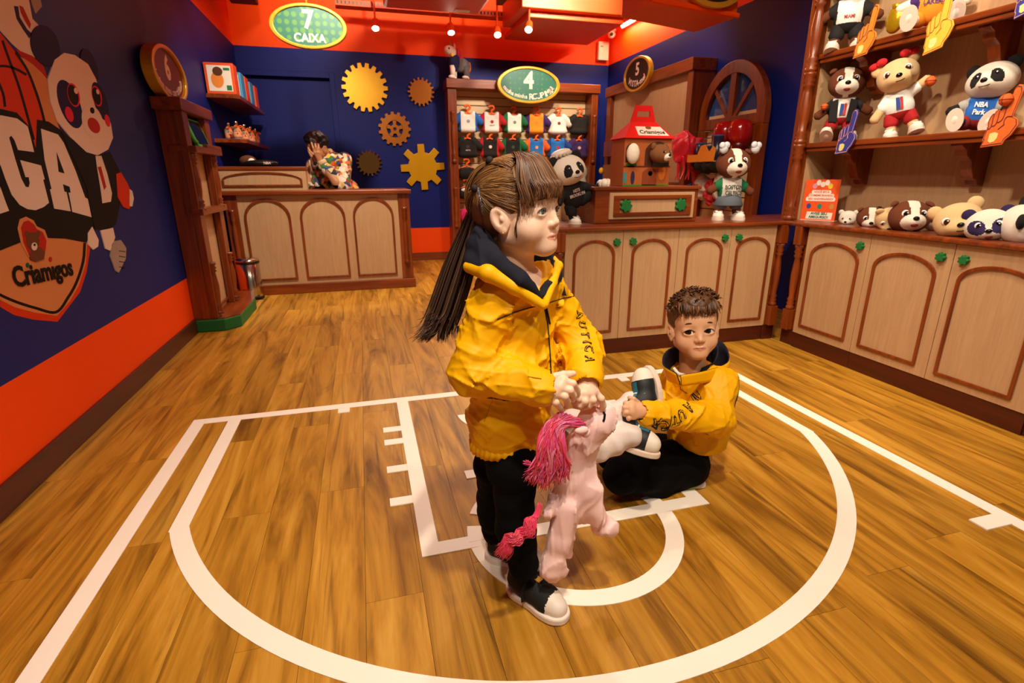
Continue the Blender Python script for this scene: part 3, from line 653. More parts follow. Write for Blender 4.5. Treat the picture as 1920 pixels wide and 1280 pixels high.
MB().box(3.08, 3.12, 6.35, 6.45, 1.0, 1.55).build('rail', WV, wb); MB().ell((3.01, 6.54, 1.15), (.03, .03, .04)).build('knob', mat('yellow_plastic', 'e8b818', .4), wb, smooth=True)
aw = thing('arched_display', 'arched wooden window frame with slat wall on the right wall', 'display', (3.25, 4.33, 0)); AX = 3.2; ay0, ay1 = -4.78, -3.885; az = 1.58; R_ = (ay1-ay0)/2; ac = (ay0+ay1)/2
oA = Vector((AX, 0, 0)); rA = -EY
def half(rad, n=24, top=2.03): return [(ac+rad*math.cos(math.pi*i/n), az+(top-az)/R_*rad*math.sin(math.pi*i/n)) for i in range(n+1)]
MB().ring(half(R_)+[(ac-R_, az-.09), (ac+R_, az-.09)], half(R_-.1)+[(ac-R_+.1, az), (ac+R_-.1, az)], oA, rA, EZ, -.06, 0).build('arch_head', WV, aw, bevel=.004)
MB().prism([(ac-.035, az), (ac+.035, az), (ac+.035, az+.37), (ac-.035, az+.37)], oA, rA, EZ, -.05, -.005).build('mullion', WV, aw)
for s_ in (-1, 1): MB().prism([(ac+s_*.03, az), (ac+s_*.07, az), (ac+s_*.29, az+.26), (ac+s_*.26, az+.29)], oA, rA, EZ, -.045, -.012).build('glazing_bar', WV, aw)
for s_ in (-1, 1): MB().prism([(ac+s_*R_, 0), (ac+s_*(R_-.115), 0), (ac+s_*(R_-.115), az-.091), (ac+s_*R_, az-.091)], oA, rA, EZ, -.06, 0).build('post', WV, aw, bevel=.004)
MB().prism(half(R_-.1), oA, rA, EZ, -.04, -.036).build('pane', mat('blue_glass', '2a4a86', .05, var=.05), aw)
MB().prism([(ac-.34, 0), (ac+.34, 0), (ac+.34, az), (ac-.34, az)], oA, rA, EZ, -.07, -.05).build('backing', MATS['slat_groove'], aw)
zz = .3
while zz < 1.52: MB().prism([(ac-.335, zz), (ac+.335, zz), (ac+.335, zz+.111), (ac-.335, zz+.111)], oA, rA, EZ, -.05, -.035).build('slat', SL, aw); zz += .12

# ------------------------------------------------------------------ chest on the counter
ch = thing('drawer_chest', 'low wooden chest with pale drawer and two green paw pulls', 'chest', (1.75, 3.2, .8)); CY = 3.02
MB().box(1.36, 2.07, CY, CY+.33, .80, 1.005).build('case', WX, ch, bevel=.006); MB().box(1.345, 2.085, CY-.012, CY+.34, 1.0, 1.02).build('top', WX, ch, bevel=.005)
dr = MB().box(1.45, 2.035, CY-.012, CY, .828, .985).build('drawer', BEI, ch)
MB().ring([(1.475, .845), (2.01, .845), (2.01, .968), (1.475, .968)], [(1.515, .868), (1.97, .868), (1.97, .945), (1.515, .945)], (0, CY-.012, 0), EX, EZ, 0, .012).build('moulding', WX, dr, bevel=.003)
for xx in (1.555, 1.935): MB().prism([(xx+a*.036, .907+b*.036) for a, b in PAW], (0, CY-.012, 0), EX, EZ, 0, .02).build('paw_handle', M_green, dr, bevel=.004)

# ------------------------------------------------------------------ ceiling: ducts, spots, tube, hanging box
def duct(name, label, cat, b, m=M_duct): return tag(MB().box(*b).build(name, m, bevel=.01), label, cat)
duct('duct', 'square dark red duct under the ceiling near the left wall', 'duct', (-1.12, -.86, 4.9, 6.7, 2.78, ZC), mat('dark_red_paint', '5a1a0a', .6))
ac = thing('ceiling_unit', 'flat orange air conditioning unit under the ceiling', 'air conditioner', (.8, 5.4, 2.7))
MB().box(.36, 1.32, 4.95, 6.0, 2.66, 2.9).build('housing', M_duct, ac, bevel=.03); MB().box(1.05, 1.2, 5.85, 5.93, 2.655, 2.66).build('tag_plate', M_white, ac)
tr_ = thing('cable_tray', 'perforated orange cable tray along the back of the ceiling', 'cable tray', (1.2, 6.75, 2.83))
MB().box(-.1, 2.3, 6.66, 6.8, 2.83, 2.84).build('tray_floor', M_ceil, tr_); MB().box(-.1, 2.3, 6.655, 6.665, 2.83, 2.89).build('tray_side', M_ceil, tr_)
mb = MB()
for i in range(60): mb.box(-.08+i*.04, -.065+i*.04, 6.652, 6.655, 2.845, 2.875)
h_ = mb.build('tray_slots', M_black, tr_); h_['kind'] = 'stuff'
EMI = mat('lamp_glow', 'ffedd0', .3, emit=55)
def lamp(px, py, Y, aim, label, power):
    p = PY(px, py, Y); a = (Vector(aim)-p).normalized(); s = thing('spotlight', label, 'light', p, group='ceiling spotlights')
    MB().lathe([(.0, -.11), (.03, -.11), (.035, -.1), (.042, -.01), (.045, 0), (.04, .0), (.036, -.006)], p, a, 20).build('housing', mat('orange_lamp_body', 'd8420c', .4), s, smooth=True)
    MB().lathe([(.0, -.004), (.036, -.004), (.036, -.002), (.0, -.002)], p, a, 20).build('lens', EMI, s)
    MB().tube([p-a*.06, p-a*.08+EZ*.1, (p.x, p.y, ZC)], .01).build('stem', MATS['orange_lamp_body'], s)
    l = spot('spotlight_beam', p+a*.02, aim, power, 100, .7, .04); return s
lamp(704, 54, 6.5, (.2, 5.6, 1.0), 'ceiling spotlight nearest the number 7 sign', 28)
lamp(846, 62, 6.5, (1.1, 5.8, 1.2), 'ceiling spotlight right above the unicorn', 28)
lamp(933, 66, 6.3, (1.4, 5.2, 1.0), 'glaring ceiling spotlight pointing at the camera', 28)
lamp(991, 56, 5.9, (1.3, 4.8, 1.2), 'ceiling spotlight turned sideways right of the glaring one', 28)
hb = thing('back_duct', 'stepped orange duct box under the ceiling near the corner', 'duct', (2.5, 6.7, 2.7))
MB().box(1.75, 3.05, 5.9, 6.7, 2.74, 3.0).build('box', M_duct, hb, bevel=.008); MB().box(1.85, 2.95, 6.0, 7.0, 2.68, 2.74).build('lower_step', M_duct, hb, bevel=.008)
dw = tag(MB().box(1.55, 1.62, 3.9, 6.2, 2.82, 3.05).build('ceiling_beam', MATS['dark_red_paint']), 'dark sloping beam under the orange ceiling', 'beam')
tl = thing('tube_light', 'glowing tube light fixed to the orange wall in the corner', 'light', (XR-.05, 6.6, 2.85))
MB().tube([(XR-.05, 5.75, 2.86), (XR-.05, 6.75, 2.86)], .018, 12).build('tube', mat('tube_glow', 'ffe6b8', .3, emit=30), tl, smooth=True); MB().box(XR-.035, XR, 5.7, 6.8, 2.84, 2.88).build('batten', M_white, tl)
la = bpy.data.lights.new('tube_light_beam', 'AREA'); la.shape = 'RECTANGLE'; la.size = .04; la.size_y = 1.0; la.energy = 10; la.color = (1, .78, .45)
lo = bpy.data.objects.new('tube_light_beam', la); COL.objects.link(lo); lo.location = (XR-.08, 6.25, 2.84); lo.rotation_euler = (0, math.radians(20), 0)
sc = thing('security_camera', 'white dome camera at the end of the tube light', 'camera', (3.27, 6.95, 2.8))
MB().ell((3.27, 6.98, 2.82), (.05, .05, .05)).build('dome', M_white, sc, smooth=True); MB().ell((3.25, 6.935, 2.81), (.02, .015, .02)).build('lens', M_black, sc, smooth=True); MB().lathe([(.055, 0), (.055, .03), (.04, .04)], (3.27, 6.98, 2.85)).build('mount', M_white, sc)
wbx = thing('wall_box', 'white emergency light box on the orange corner wall', 'box', (3.24, 7.15, 2.55))
MB().box(3.165, 3.315, 7.13, 7.2, 2.545, 2.77).build('casing', M_white, wbx, bevel=.012); MB().box(3.19, 3.23, 7.128, 7.13, 2.70, 2.715).build('print', mat('grey_print', '9a8a80', .5), wbx)
hg = thing('hanging_box', 'orange box hanging from the ceiling with an oval sign', 'sign box', (2.0, 3.3, 2.05))
Zh = 2.12; A_, B_, C_, D_ = PZ(1165, 34, Zh), PZ(1302, 61, Zh), PZ(1381, 33, Zh), PZ(1222, 3, Zh)
mb = MB(); top = EZ*.5
mb.add([A_, B_, C_, D_, A_+top, B_+top, C_+top, D_+top], [(0, 1, 2, 3), (7, 6, 5, 4), (0, 4, 5, 1), (1, 5, 6, 2), (2, 6, 7, 3), (3, 7, 4, 0)]); mb.build('box', M_duct, hg, bevel=.006)
rH = (C_-D_).normalized(); MB().box(0, 0.001, 0, .001, 0, .001)
mb = MB(); mb.tube([D_+EZ*.012-rH*.01, C_+EZ*.012+rH*.01], .018, 8); mb.build('edge_rail', M_orange, hg)
cH = (C_+D_)*.5+EZ*.215+rH*.09; rHu = EZ; nH = rH.cross(EZ)
MB().prism(ellipse(.31, .185), cH, rH, EZ, .0, .03).build('sign_board', SF_B, hg); MB().ring(ellipse(.32, .2), ellipse(.28, .165), cH, rH, EZ, .0, .045).build('sign_rim', M_gold, hg, bevel=.005)
for q in (A_, B_, C_, D_): MB().tube([q+EZ*.5+(A_+C_-q*2)*.1, (*(q+(A_+C_-q*2)*.1)[:2], ZC)], .006).build('hanger', M_duct, hg)

# ------------------------------------------------------------------ vinyl mural on the left wall
mu = thing('wall_mural', 'large printed vinyl mural with basketball, letters and emblem on the blue wall', 'mural', (XL, 2.9, .9))
def WL(px, py): p = PX(px, py, XL); return (p.y, p.z)
def vinyl(name, pts, m, layer, parent=mu): return MB().prism([WL(*p) for p in pts], (XL, 0, 0), EY, EZ, .0002, .0008+.0007*layer).build(name, m, parent)
def vell(name, c, rx, ry, m, layer, tilt=0, n=28):
    t = math.radians(tilt); return vinyl(name, [(c[0]+rx*math.cos(a)*math.cos(t)-ry*math.sin(a)*math.sin(t), c[1]+rx*math.cos(a)*math.sin(t)+ry*math.sin(a)*math.cos(t)) for a in [2*math.pi*i/n for i in range(n)]], m, layer)
def vline(name, pts, wd, m, layer):
    P = [Vector((*p, 0)) for p in pts]; P = [v for v in spline(P, 6)]; L_, R2 = [], []
    for i, p in enumerate(P):
        t = (P[min(i+1, len(P)-1)]-P[max(i-1, 0)]).normalized(); n = Vector((-t.y, t.x, 0))*wd/2; L_.append((p+n)[:2]); R2.append((p-n)[:2])
    return vinyl(name, L_+R2[::-1], m, layer)
V_cr, V_bk, V_or = mat('mural_cream', 'ead6c6', .6, var=.02, spec=.12), mat('mural_black', '120b09', .6, var=.03, spec=.12), mat('mural_orange', 'd4380c', .6, var=.03, spec=.12)
V_pe, V_nv, V_rd, V_br, V_gn, V_gr = mat('mural_peach', 'd88a54', .6, var=.02, spec=.12), mat('mural_navy', '1d1648', .6, var=.03, spec=.12), mat('mural_red', 'b82414', .6, spec=.12), mat('mural_brown', '6e3f24', .6, spec=.12), mat('mural_green', '1c5a34', .6, spec=.12), mat('mural_grey', 'a8968a', .6, spec=.12)
vinyl('shield_shadow', [(-60, 540), (0, 563), (0, 575), (25, 590), (62, 599), (107.5, 603), (112, 597), (150, 547), (162, 510), (169, 465), (160, 452), (0, 460), (-60, 470)], V_or, 0)
vinyl('shield', [(-60, 525), (0, 562), (27, 576), (65, 586), (106, 592), (130, 565), (147, 535), (160, 495), (163, 456), (120, 446), (87, 444), (35, 452), (-60, 480)], V_pe, 1)
vline('shield_line', [(-30, 537), (0, 553), (30, 566), (65, 577), (104, 585), (127, 557), (143, 528), (155, 490), (158, 455)], 5, V_bk, 2)
vinyl('jersey', [(-60, -20), (50, -20), (60, 35), (72, 47), (60, 60), (65, 108), (40, 98), (22, 82), (0, 58), (-60, 10)], V_cr, 1)
vinyl('sleeve', [(52, -20), (72, -20), (78, 12), (66, 26), (60, 10)], V_gr, 1)
vinyl('logo_blue', [(25, 11), (33, 12), (36, 32), (50, 55), (58, 62), (54, 72), (42, 55), (30, 35)], V_nv, 2); vinyl('logo_red', [(35, 10), (42, 13), (57, 45), (55, 54), (46, 40), (38, 24)], V_rd, 2)
vinyl('ball', [(-60, 45), (0, 62), (27, 97), (50, 132), (65, 170), (75, 200), (81, 226), (66, 277), (50, 240), (0, 215), (-60, 200)], V_or, 2)
for i, l in enumerate(([(3, 76), (18, 118), (34, 162), (48, 210), (62, 262)], [(-20, 124), (10, 124), (30, 130), (48, 140)], [(28, 98), (50, 132), (66, 172), (76, 204), (82, 228)], [(-10, 140), (4, 175), (8, 200)])): vline('ball_seam', l, 4.5, V_bk, 3)
vinyl('peach_band', [(36, 106), (58, 114), (86, 146), (92, 175), (98, 200), (106, 228), (112, 244), (85, 228), (77, 200), (68, 168), (52, 130)], V_pe, 1); vinyl('red_band', [(28, 92), (60, 105), (80, 122), (88, 146), (60, 120), (38, 105)], V_rd, 2)
vinyl('black_ground', [(-60, 200), (0, 204), (30, 211), (54, 238), (66, 280), (68, 224), (90, 228), (115, 245), (150, 280), (178, 300), (184, 330), (190, 380), (184, 412), (176, 436), (160, 454), (120, 447), (87, 446), (35, 455), (0, 469), (-60, 492)], V_bk, 3)
vinyl('letter_g', [(-40, 222), (0, 216), (30, 222), (50, 237), (56, 260), (62, 285), (32, 281), (25, 262), (19, 254), (15, 258), (27, 300), (38, 335), (46, 350), (52, 351), (54, 343), (52, 332), (46, 332), (36, 300), (75, 310), (82, 336), (79, 337), (90, 380), (80, 388), (65, 394), (50, 392), (35, 384), (20, 365), (8, 335), (0, 312), (-16, 280)], V_cr, 4)
vinyl('letter_i', [(-60, 230), (-48, 228), (-20, 310), (0, 355), (10, 383), (15, 395), (-60, 420)], V_cr, 4)
vinyl('letter_a', [(75, 241), (107, 252), (118, 268), (140, 320), (158, 370), (163, 373), (170, 407), (134, 397), (130, 375), (127, 361), (131, 361), (129, 350), (116, 345), (119, 359), (123, 360), (131, 396), (100, 391), (92, 355), (95, 354), (82, 300)], V_cr, 4)
vinyl('letter_counter', [(104, 285), (119, 325), (108, 322)], V_bk, 5)
# plain panda figure printed beside the letters
vell('panda_ear', (83, 86), 26, 40, V_nv, 5, -18); vell('panda_ear', (166, 124), 14, 34, V_nv, 5, -18)
vinyl('panda_jacket', [(112, 246), (178, 292), (205, 285), (224, 322), (224, 380), (216, 420), (203, 430), (176, 430), (160, 350)], V_bk, 5)
vinyl('panda_shirt', [(177, 292), (188, 292), (199, 325), (208, 362), (206, 378), (190, 381), (186, 350), (180, 315)], V_cr, 6); vinyl('shirt_logo', [(181, 313), (187, 312), (197, 350), (193, 356)], V_rd, 7)
vinyl('panda_head', [(100, 112), (118, 99), (138, 103), (163, 120), (178, 148), (190, 190), (206, 232), (210, 258), (201, 280), (181, 291), (160, 285), (130, 257), (105, 227), (92, 190), (87, 148)], V_cr, 6)
vell('eye_patch', (128, 195), 19, 48, V_nv, 7, -20); vell('eye_patch', (186, 190), 12, 38, V_nv, 7, -18)
vell('eye_rim', (135, 178), 11, 23, MATS['mural_pink'] if 'mural_pink' in MATS else mat('mural_pink', 'e0243c', .6, spec=.12), 8, -15); vell('eye_rim', (179, 180), 8.5, 20, MATS['mural_pink'], 8, -15); vell('eye', (134, 178), 9, 20, V_bk, 9, -15); vell('eye', (178, 180), 7, 17, V_bk, 9, -15); vell('eye_shine', (139, 170), 3.5, 6, V_cr, 10, -15); vell('eye_shine', (180, 172), 2.5, 5, V_cr, 10, -15)
vell('muzzle', (171, 228), 19, 33, V_cr, 8, -18); vell('nose', (170, 207), 4, 6, V_bk, 9, -15); vell('mouth', (173, 235), 10, 16, V_rd, 9, -30)
vell('cheek', (127, 214), 7, 15, mat('mural_pink', 'e0243c', .6, spec=.12), 8, -18); vell('cheek', (199, 226), 4.5, 12, MATS['mural_pink'], 8, -14)
vinyl('hand_ball', [(216, 326), (225, 323), (238, 345), (246, 366), (245, 385), (240, 392), (230, 388), (219, 370)], V_or, 6); vinyl('paw', [(241, 354), (246, 358), (249, 372), (246, 387), (241, 386)], V_cr, 7)
vinyl('leg', [(187, 432), (210, 427), (214, 445), (205, 470), (196, 466)], V_cr, 6); vinyl('shoe', [(212, 452), (225, 450), (235, 465), (234, 485), (221, 511), (215, 508), (205, 480), (208, 458)], V_gr, 6); vinyl('other_foot', [(163, 437), (171, 425), (183, 450), (182, 462), (173, 468), (163, 458)], V_cr, 6)
for q in (470, 480, 490, 500): vline('sole_line', [(221, q), (233, q+2)], 1.2, V_bk, 7)
# emblem
vinyl('emblem_outline', [(31, 428), (35, 411), (47, 406), (61, 413), (67, 424), (82, 431), (89, 450), (87, 472), (80, 486), (52, 482), (38, 458)], V_pe, 4)
vinyl('emblem_heart', [(37, 427), (42, 416), (51, 413), (62, 421), (66, 429), (78, 435), (85, 451), (83, 470), (72, 482), (52, 478), (42, 455)], V_rd, 5)
vell('bear_ear', (48, 439), 4.5, 6, V_br, 6); vell('bear_ear', (69, 438), 4.5, 6, V_br, 6); vell('bear_head', (59, 452), 12, 17, V_br, 7, -8)
vinyl('bear_body', [(52, 476), (58, 466), (73, 463), (82, 472), (80, 486), (65, 491), (55, 487)], V_br, 6); vell('bear_muzzle', (61, 462), 5.5, 7.5, V_cr, 8); vell('bear_nose', (61, 459), 2, 2.4, V_bk, 9)
p0, p1 = WL(17, 520), WL(137, 503); w_ = math.hypot(p1[0]-p0[0], p1[1]-p0[1]); rT = Vector((0, p1[0]-p0[0], p1[1]-p0[1]+.012)).normalized(); uT = EX.cross(rT)
mb = MB(); text(mb, 'Criamıgos', Vector((XL+.0036, (p0[0]+p1[0])/2, (p0[1]+p1[1])/2)), rT, uT, w_*.235, .03, sx=.98); mb.build('brand_lettering', V_bk, mu)
vell('dot', (50, 497), 2.6, 4.5, V_gn, 5); vell('dot', (93, 486), 2.6, 4.5, V_rd, 5)

# ------------------------------------------------------------------ plush toys
PLB = dict(brown=mat('chestnut_plush', '6b3415', .95, var=.15, scale=60, bump=.5, bscale=400), white=mat('white_plush', 'efe2d0', .95, var=.06, scale=60, bump=.5, bscale=400, sheen=.05),
           black=mat('black_plush', '14100f', .95, var=.2, scale=60, bump=.5, bscale=400, sheen=0), beige=mat('beige_plush', 'e2bd88', .95, var=.08, scale=60, bump=.5, bscale=400, sheen=.05),
           caramel=mat('caramel_plush', '7d4a20', .95, var=.12, scale=60, bump=.5, bscale=400, sheen=.05), purple=mat('purple_plush', '2b1c4c', .95, var=.1, bump=.4), grey=mat('grey_plush', '6f6c6c', .95, var=.1, bump=.4), pink=mat('rose_plush', 'fad2ce', .95, var=.05, bump=.12, bscale=500, sheen=.05))
M_eye = mat('eye_black', '080606', .08); M_eyew = mat('eye_white', 'f6f0ea', .3); M_mouth = mat('mouth_red', '7a1a16', .6); M_brn = mat('eye_brown', '3a1c0c', .1)
CL = {}
def cloth(c, name=None): return mat('cloth_'+c, c, .85, var=.08, scale=90, bump=.25, bscale=500)
def rotz(t): return np.array([[math.cos(t), -math.sin(t), 0], [math.sin(t), math.cos(t), 0], [0, 0, 1]])
_heads = {}
def head_mesh(kind):
    if kind in _heads: return _heads[kind]
    s = SDF((-.3, -.34, -.27), (.3, .24, .27), .0125)
    s.ell((0, 0, 0), (.22, .18, .185), k=.02); s.ell((0, -.05, -.06), (.185, .15, .12), k=.06)
    s.ell((0, -.16, -.065), (.1 if kind != 'bear' else .12, .1, .075), k=.05)
    if kind in ('panda', 'brownbear', 'raccoon'): s.ell((0, -.02, -.02), (.235, .175, .165), k=.04)
    V, Fq = s.mesh(); c = centers(V, Fq); x, y, z = c.T; mi = np.zeros(len(Fq), int); ax = np.abs(x)
    muz = (x/.13)**2+((z+.075)/.095)**2 < 1
    if kind == 'dog': mi[((muz) | (ax < .018+.045*np.clip((z+.1)/.25, 0, 1)*.6+.01)) & (y < -.02)] = 1
    if kind == 'panda': mi[(((ax-.095)/.055)**2+((z-.0+.5*(ax-.095))/.075)**2 < 1) & (y < 0)] = 1
    if kind == 'raccoon': mi[(((ax-.11)/.085)**2+((z+.0)/.085)**2 < 1) & (y < 0)] = 1
    if kind == 'brownbear': mi[((x/.1)**2+((z+.075)/.075)**2 < 1) & (y < -.1)] = 1
    mats = dict(dog=('brown', 'white'), panda=('white', 'black'), bear=('beige', 'white'), raccoon=('white', 'purple'), brownbear=('caramel', 'white'), white=('white', 'white'), pup=('white', 'brown'))[kind]
    if kind == 'pup': mi[(((ax-.13)/.09)**2+((z-.03)/.12)**2 < 1) & (y < .05)] = 1
    o = np_mesh('head', V, Fq, [PLB[m] for m in mats], None, mi); me = o.data; bpy.data.objects.remove(o); _heads[kind] = me; return me
def plush_head(par, c, kind, R=None, sc=1, mouth=True, eyes=True, bow=None):
    """head with ears, eyes, nose and mouth as children of par; c and R place it in the local frame"""
    M = Matrix.Translation(c) @ (R if R is not None else Matrix()) @ Matrix.Scale(sc, 4)
    def put(o): o.parent = par; o.matrix_parent_inverse = Matrix(); o.matrix_basis = M; return o
    o = bpy.data.objects.new('head', head_mesh(kind)); COL.objects.link(o); put(o); hd = o
    em = dict(dog='brown', panda='black', bear='beige', raccoon='purple', brownbear='caramel', white='white', pup='brown')[kind]
    for s_ in (-1, 1):
        mb = MB()
        if kind in ('dog', 'pup'): mb.add([(s_*.10, .02, .15), (s_*.20, .03, .10), (s_*.235, -.02, .19), (s_*.26, -.09, .10), (s_*.11, -.05, .165), (s_*.22, -.05, .075), (s_*.17, .01, .21)], [(0, 1, 2, 6), (1, 5, 3, 2), (4, 6, 2, 3), (0, 6, 4), (4, 3, 5), (0, 4, 5, 1)])
        else: mb.ell((s_*.175, .02, .135), (.075, .04, .075), nu=12, nv=8)
        e = mb.build('ear', PLB[em], par, smooth=True, local=True); put(e)
        if kind in ('dog', 'pup'): sd = e.modifiers.new('soft', 'SUBSURF'); sd.levels = sd.render_levels = 2
        if eyes:
            ex = .088 if kind != 'bear' else .105
            yb = -.158 if kind in ('dog', 'bear', 'white', 'pup') else -.166
            if kind in ('dog', 'bear', 'raccoon', 'pup'): put(MB().ell((s_*ex, yb, .022), (.042, .02, .045), nu=12, nv=8).build('eye_ring', M_eyew, par, smooth=True, local=True))
            put(MB().ell((s_*(ex-.004), yb-.014, .018), (.031, .016, .036) if kind != 'panda' else (.02, .012, .024), nu=12, nv=8).build('eye', M_eye if kind != 'bear' else M_brn, par, smooth=True, local=True))
            put(MB().ell((s_*(ex-.004)+.01, yb-.028, .032), (.008, .005, .009), nu=8, nv=6).build('eye_glint', M_eyew, par, smooth=True, local=True))
        if bow: put(MB().ell((s_*.2, -.0, .2), (.06, .04, .045), nu=10, nv=6).ell((s_*.12, -.03, .215), (.06, .04, .045), nu=10, nv=6).ell((s_*.16, -.03, .2), (.022, .03, .025), nu=8, nv=6).build('bow', bow, par, smooth=True, local=True))
    put(MB().ell((0, -.255, -.035), (.034, .022, .026), nu=12, nv=8).build('nose', M_eye, par, smooth=True, local=True))
    if mouth and kind in ('dog', 'pup', 'raccoon'): put(MB().ell((0, -.222, -.105), (.042, .03, .03), nu=12, nv=8).build('mouth', M_mouth, par, smooth=True, local=True))
    else: put(MB().tube(spline([(-.05, -.235, -.088), (-.02, -.262, -.1), (.02, -.262, -.1), (.05, -.235, -.088)]), .0045, 6).build('smile', M_eye, par, smooth=True, local=True))
    return hd
def limb(par, name, a, b, r0, r1, m, n=5, smooth=True):
    a, b = Vector(a), Vector(b); d = (b-a); t = [0, .15, .5, .85, 1]
    P = [a-d.normalized()*r0*.5]+[a+d*q for q in t]+[b+d.normalized()*r1*.55]; r_ = [r0*.5]+[r0+(r1-r0)*q for q in t]+[r1*.5]
    return MB().tube(P, r_, 12).build(name, m, par, smooth=smooth, local=True)
M_shoe = mat('toy_shoe_white', 'efe4d4', .6, var=.06); M_sole = mat('toy_sole', 'e6d2c0', .7)
def toy_shoe(par, c, R, m=M_shoe, sole=M_sole, sc=1):
    M = Matrix.Translation(c) @ R @ Matrix.Scale(sc, 4)
    for nm, mb, mm in (('shoe', MB().ell((0, -.03, .05), (.075, .115, .06), nu=14, nv=8).ell((0, .03, .085), (.06, .055, .06), nu=12, nv=8), m), ('sole', MB().prism(ellipse(.08, .125, 20), (0, -.03, 0), EX, EY, -.005, .03), sole),
                       ('laces', MB().tube([(-.045, -.075, .105), (.045, -.05, .118)], .008, 6).tube([(.045, -.08, .1), (-.045, -.045, .118)], .008, 6).tube([(-.045, -.045, .118), (.045, -.02, .125)], .008, 6), M_eyew)):
        o = mb.build(nm, mm, par, smooth=nm != 'sole', local=True); o.matrix_basis = M
def plush(label, kind, loc, yaw, H, shirt, sleeve, pants, roll=0, pitch=0, arms=((-.30, -.02, .36), (.30, -.02, .36)), legs=((-.11, 0, .06), (.11, 0, .06)), shoeR=None, fur=None, print_=None, head_R=None, skirt=False, jacket=None, shoe=M_shoe, bow=None, group='dressed plush animals', headless=False, sit=False):
    fur = fur or dict(dog='brown', panda='black', bear='beige', raccoon='white', brownbear='caramel', white='white', pup='white')[kind]
    t = thing('plush_'+dict(dog='dog', panda='panda', bear='bear', raccoon='raccoon', brownbear='bear', white='animal', pup='dog')[kind], label, 'toy', loc, (pitch, roll, yaw), group, H)
    s = SDF((-.22, -.17, .14), (.22, .17, .62), .012)
    s.ell((0, 0, .36), (.155, .125, .15), k=.02).cap((0, 0, .42), (0, 0, .53), .12, .085, k=.05)
    for i, (ax_, ay_, az_) in enumerate(arms):
        sx = -1 if i == 0 else 1; a = np.array((sx*.09, 0, .5)); b = np.array((ax_, ay_, az_)); s.cap(a, a+(b-a)*.45, .068, .066, k=.03)
    V, Fq = s.mesh(); c = centers(V, Fq); mi = np.zeros(len(Fq), int); mi[np.abs(c[:, 0]) > .125+.1*np.clip(c[:, 2]-.5, 0, 1)] = 1; mi[(c[:, 2] < .30)] = 2
    if not sit: pass
    np_mesh('outfit', V, Fq, [cloth(shirt), cloth(sleeve), cloth(pants)], t, mi, local=True)
    for i, b in enumerate(arms):
        sx = -1 if i == 0 else 1; a = Vector((sx*.09, 0, .5)); b = Vector(b); limb(t, 'arm', a+(b-a)*.35, b, .05, .055, PLB[fur])
    for i, b in enumerate(legs):
        sx = -1 if i == 0 else 1; a = Vector((sx*.085, 0, .28)); b = Vector(b); lo_ = a+(b-a)*.5
        limb(t, 'leg', a, b, .062, .058, PLB[fur] if shoeR is None or True else None); limb(t, 'trouser_leg', a, lo_, .078, .082, cloth(pants))
        R = shoeR[i] if shoeR else Matrix.Rotation(sx*.2, 4, 'Z'); toy_shoe(t, b+(R @ Vector((0, 0, -.06, 0)).to_4d()).to_3d() if False else b-(R.to_3x3() @ Vector((0, 0, .06))), R, shoe)
    if skirt: MB().lathe([(.13, .33), (.15, .3), (.19, .2), (.185, .19), (.12, .28)], (0, 0, 0), seg=24).build('skirt', cloth(pants), t, smooth=True, local=True)
    if jacket:
        for sx in (-1, 1): MB().prism([(sx*.05, .24), (sx*.15, .25), (sx*.155, .50), (sx*.07, .53)], (0, -.125, 0), EX, EZ, -.02, .012).build('jacket_front', cloth(jacket), t, bevel=.008, local=True)
    if print_: print_(t)
    if not headless: plush_head(t, (0, -.01, .74), kind, head_R, 1.0, bow=bow)
    return t
def pr_text(lines, col, size=.06, z=.42, y=-.131):
    def f(t):
        mb = MB()
        for i, l in enumerate(lines): text(mb, l, (0, y-.004*i, z-i*size*1.05), EX, EZ, size, .03, sx=.8)
        mb.build('print', mat('print_'+col, col, .6), t, local=True)
    return f
def pr_badge(c1, c2, w_=.035, h_=.07, z=.40, y=-.131):
    def f(t):
        MB().prism([(-w_, z-h_), (0, z-h_), (w_*.25, z), (0, z+h_), (-w_, z+h_)], (0, y, 0), EX, EZ, 0, .006).build('badge_blue', mat('print_'+c1, c1, .6), t, local=True)
        MB().prism([(0.004, z-h_), (w_, z-h_), (w_, z+h_), (.004, z+h_), (w_*.35, z)], (0, y, 0), EX, EZ, 0, .006).build('badge_red', mat('print_'+c2, c2, .6), t, local=True)
    return f
RX = lambda a: Matrix.Rotation(a, 4, 'X'); RZ = lambda a: Matrix.Rotation(a, 4, 'Z'); RYm = lambda a: Matrix.Rotation(a, 4, 'Y')
def small_ball(label, p, r):
    p = Vector(p); b = thing('mini_basketball', label, 'ball', p, group='mini basketballs held by plush toys'); MB().ell(p, (r, r, r)).build('ball', mat('basketball_rubber', 'd8580f', .7, bump=.3), b, smooth=True)
    for ax_ in (EX, EY, EZ):
        a = ax_.orthogonal().normalized(); c = ax_.cross(a); MB().tube([Vector(p)+(a*math.cos(2*math.pi*i/20)+c*math.sin(2*math.pi*i/20))*r for i in range(21)], r*.04, 5).build('seam', M_black, b)
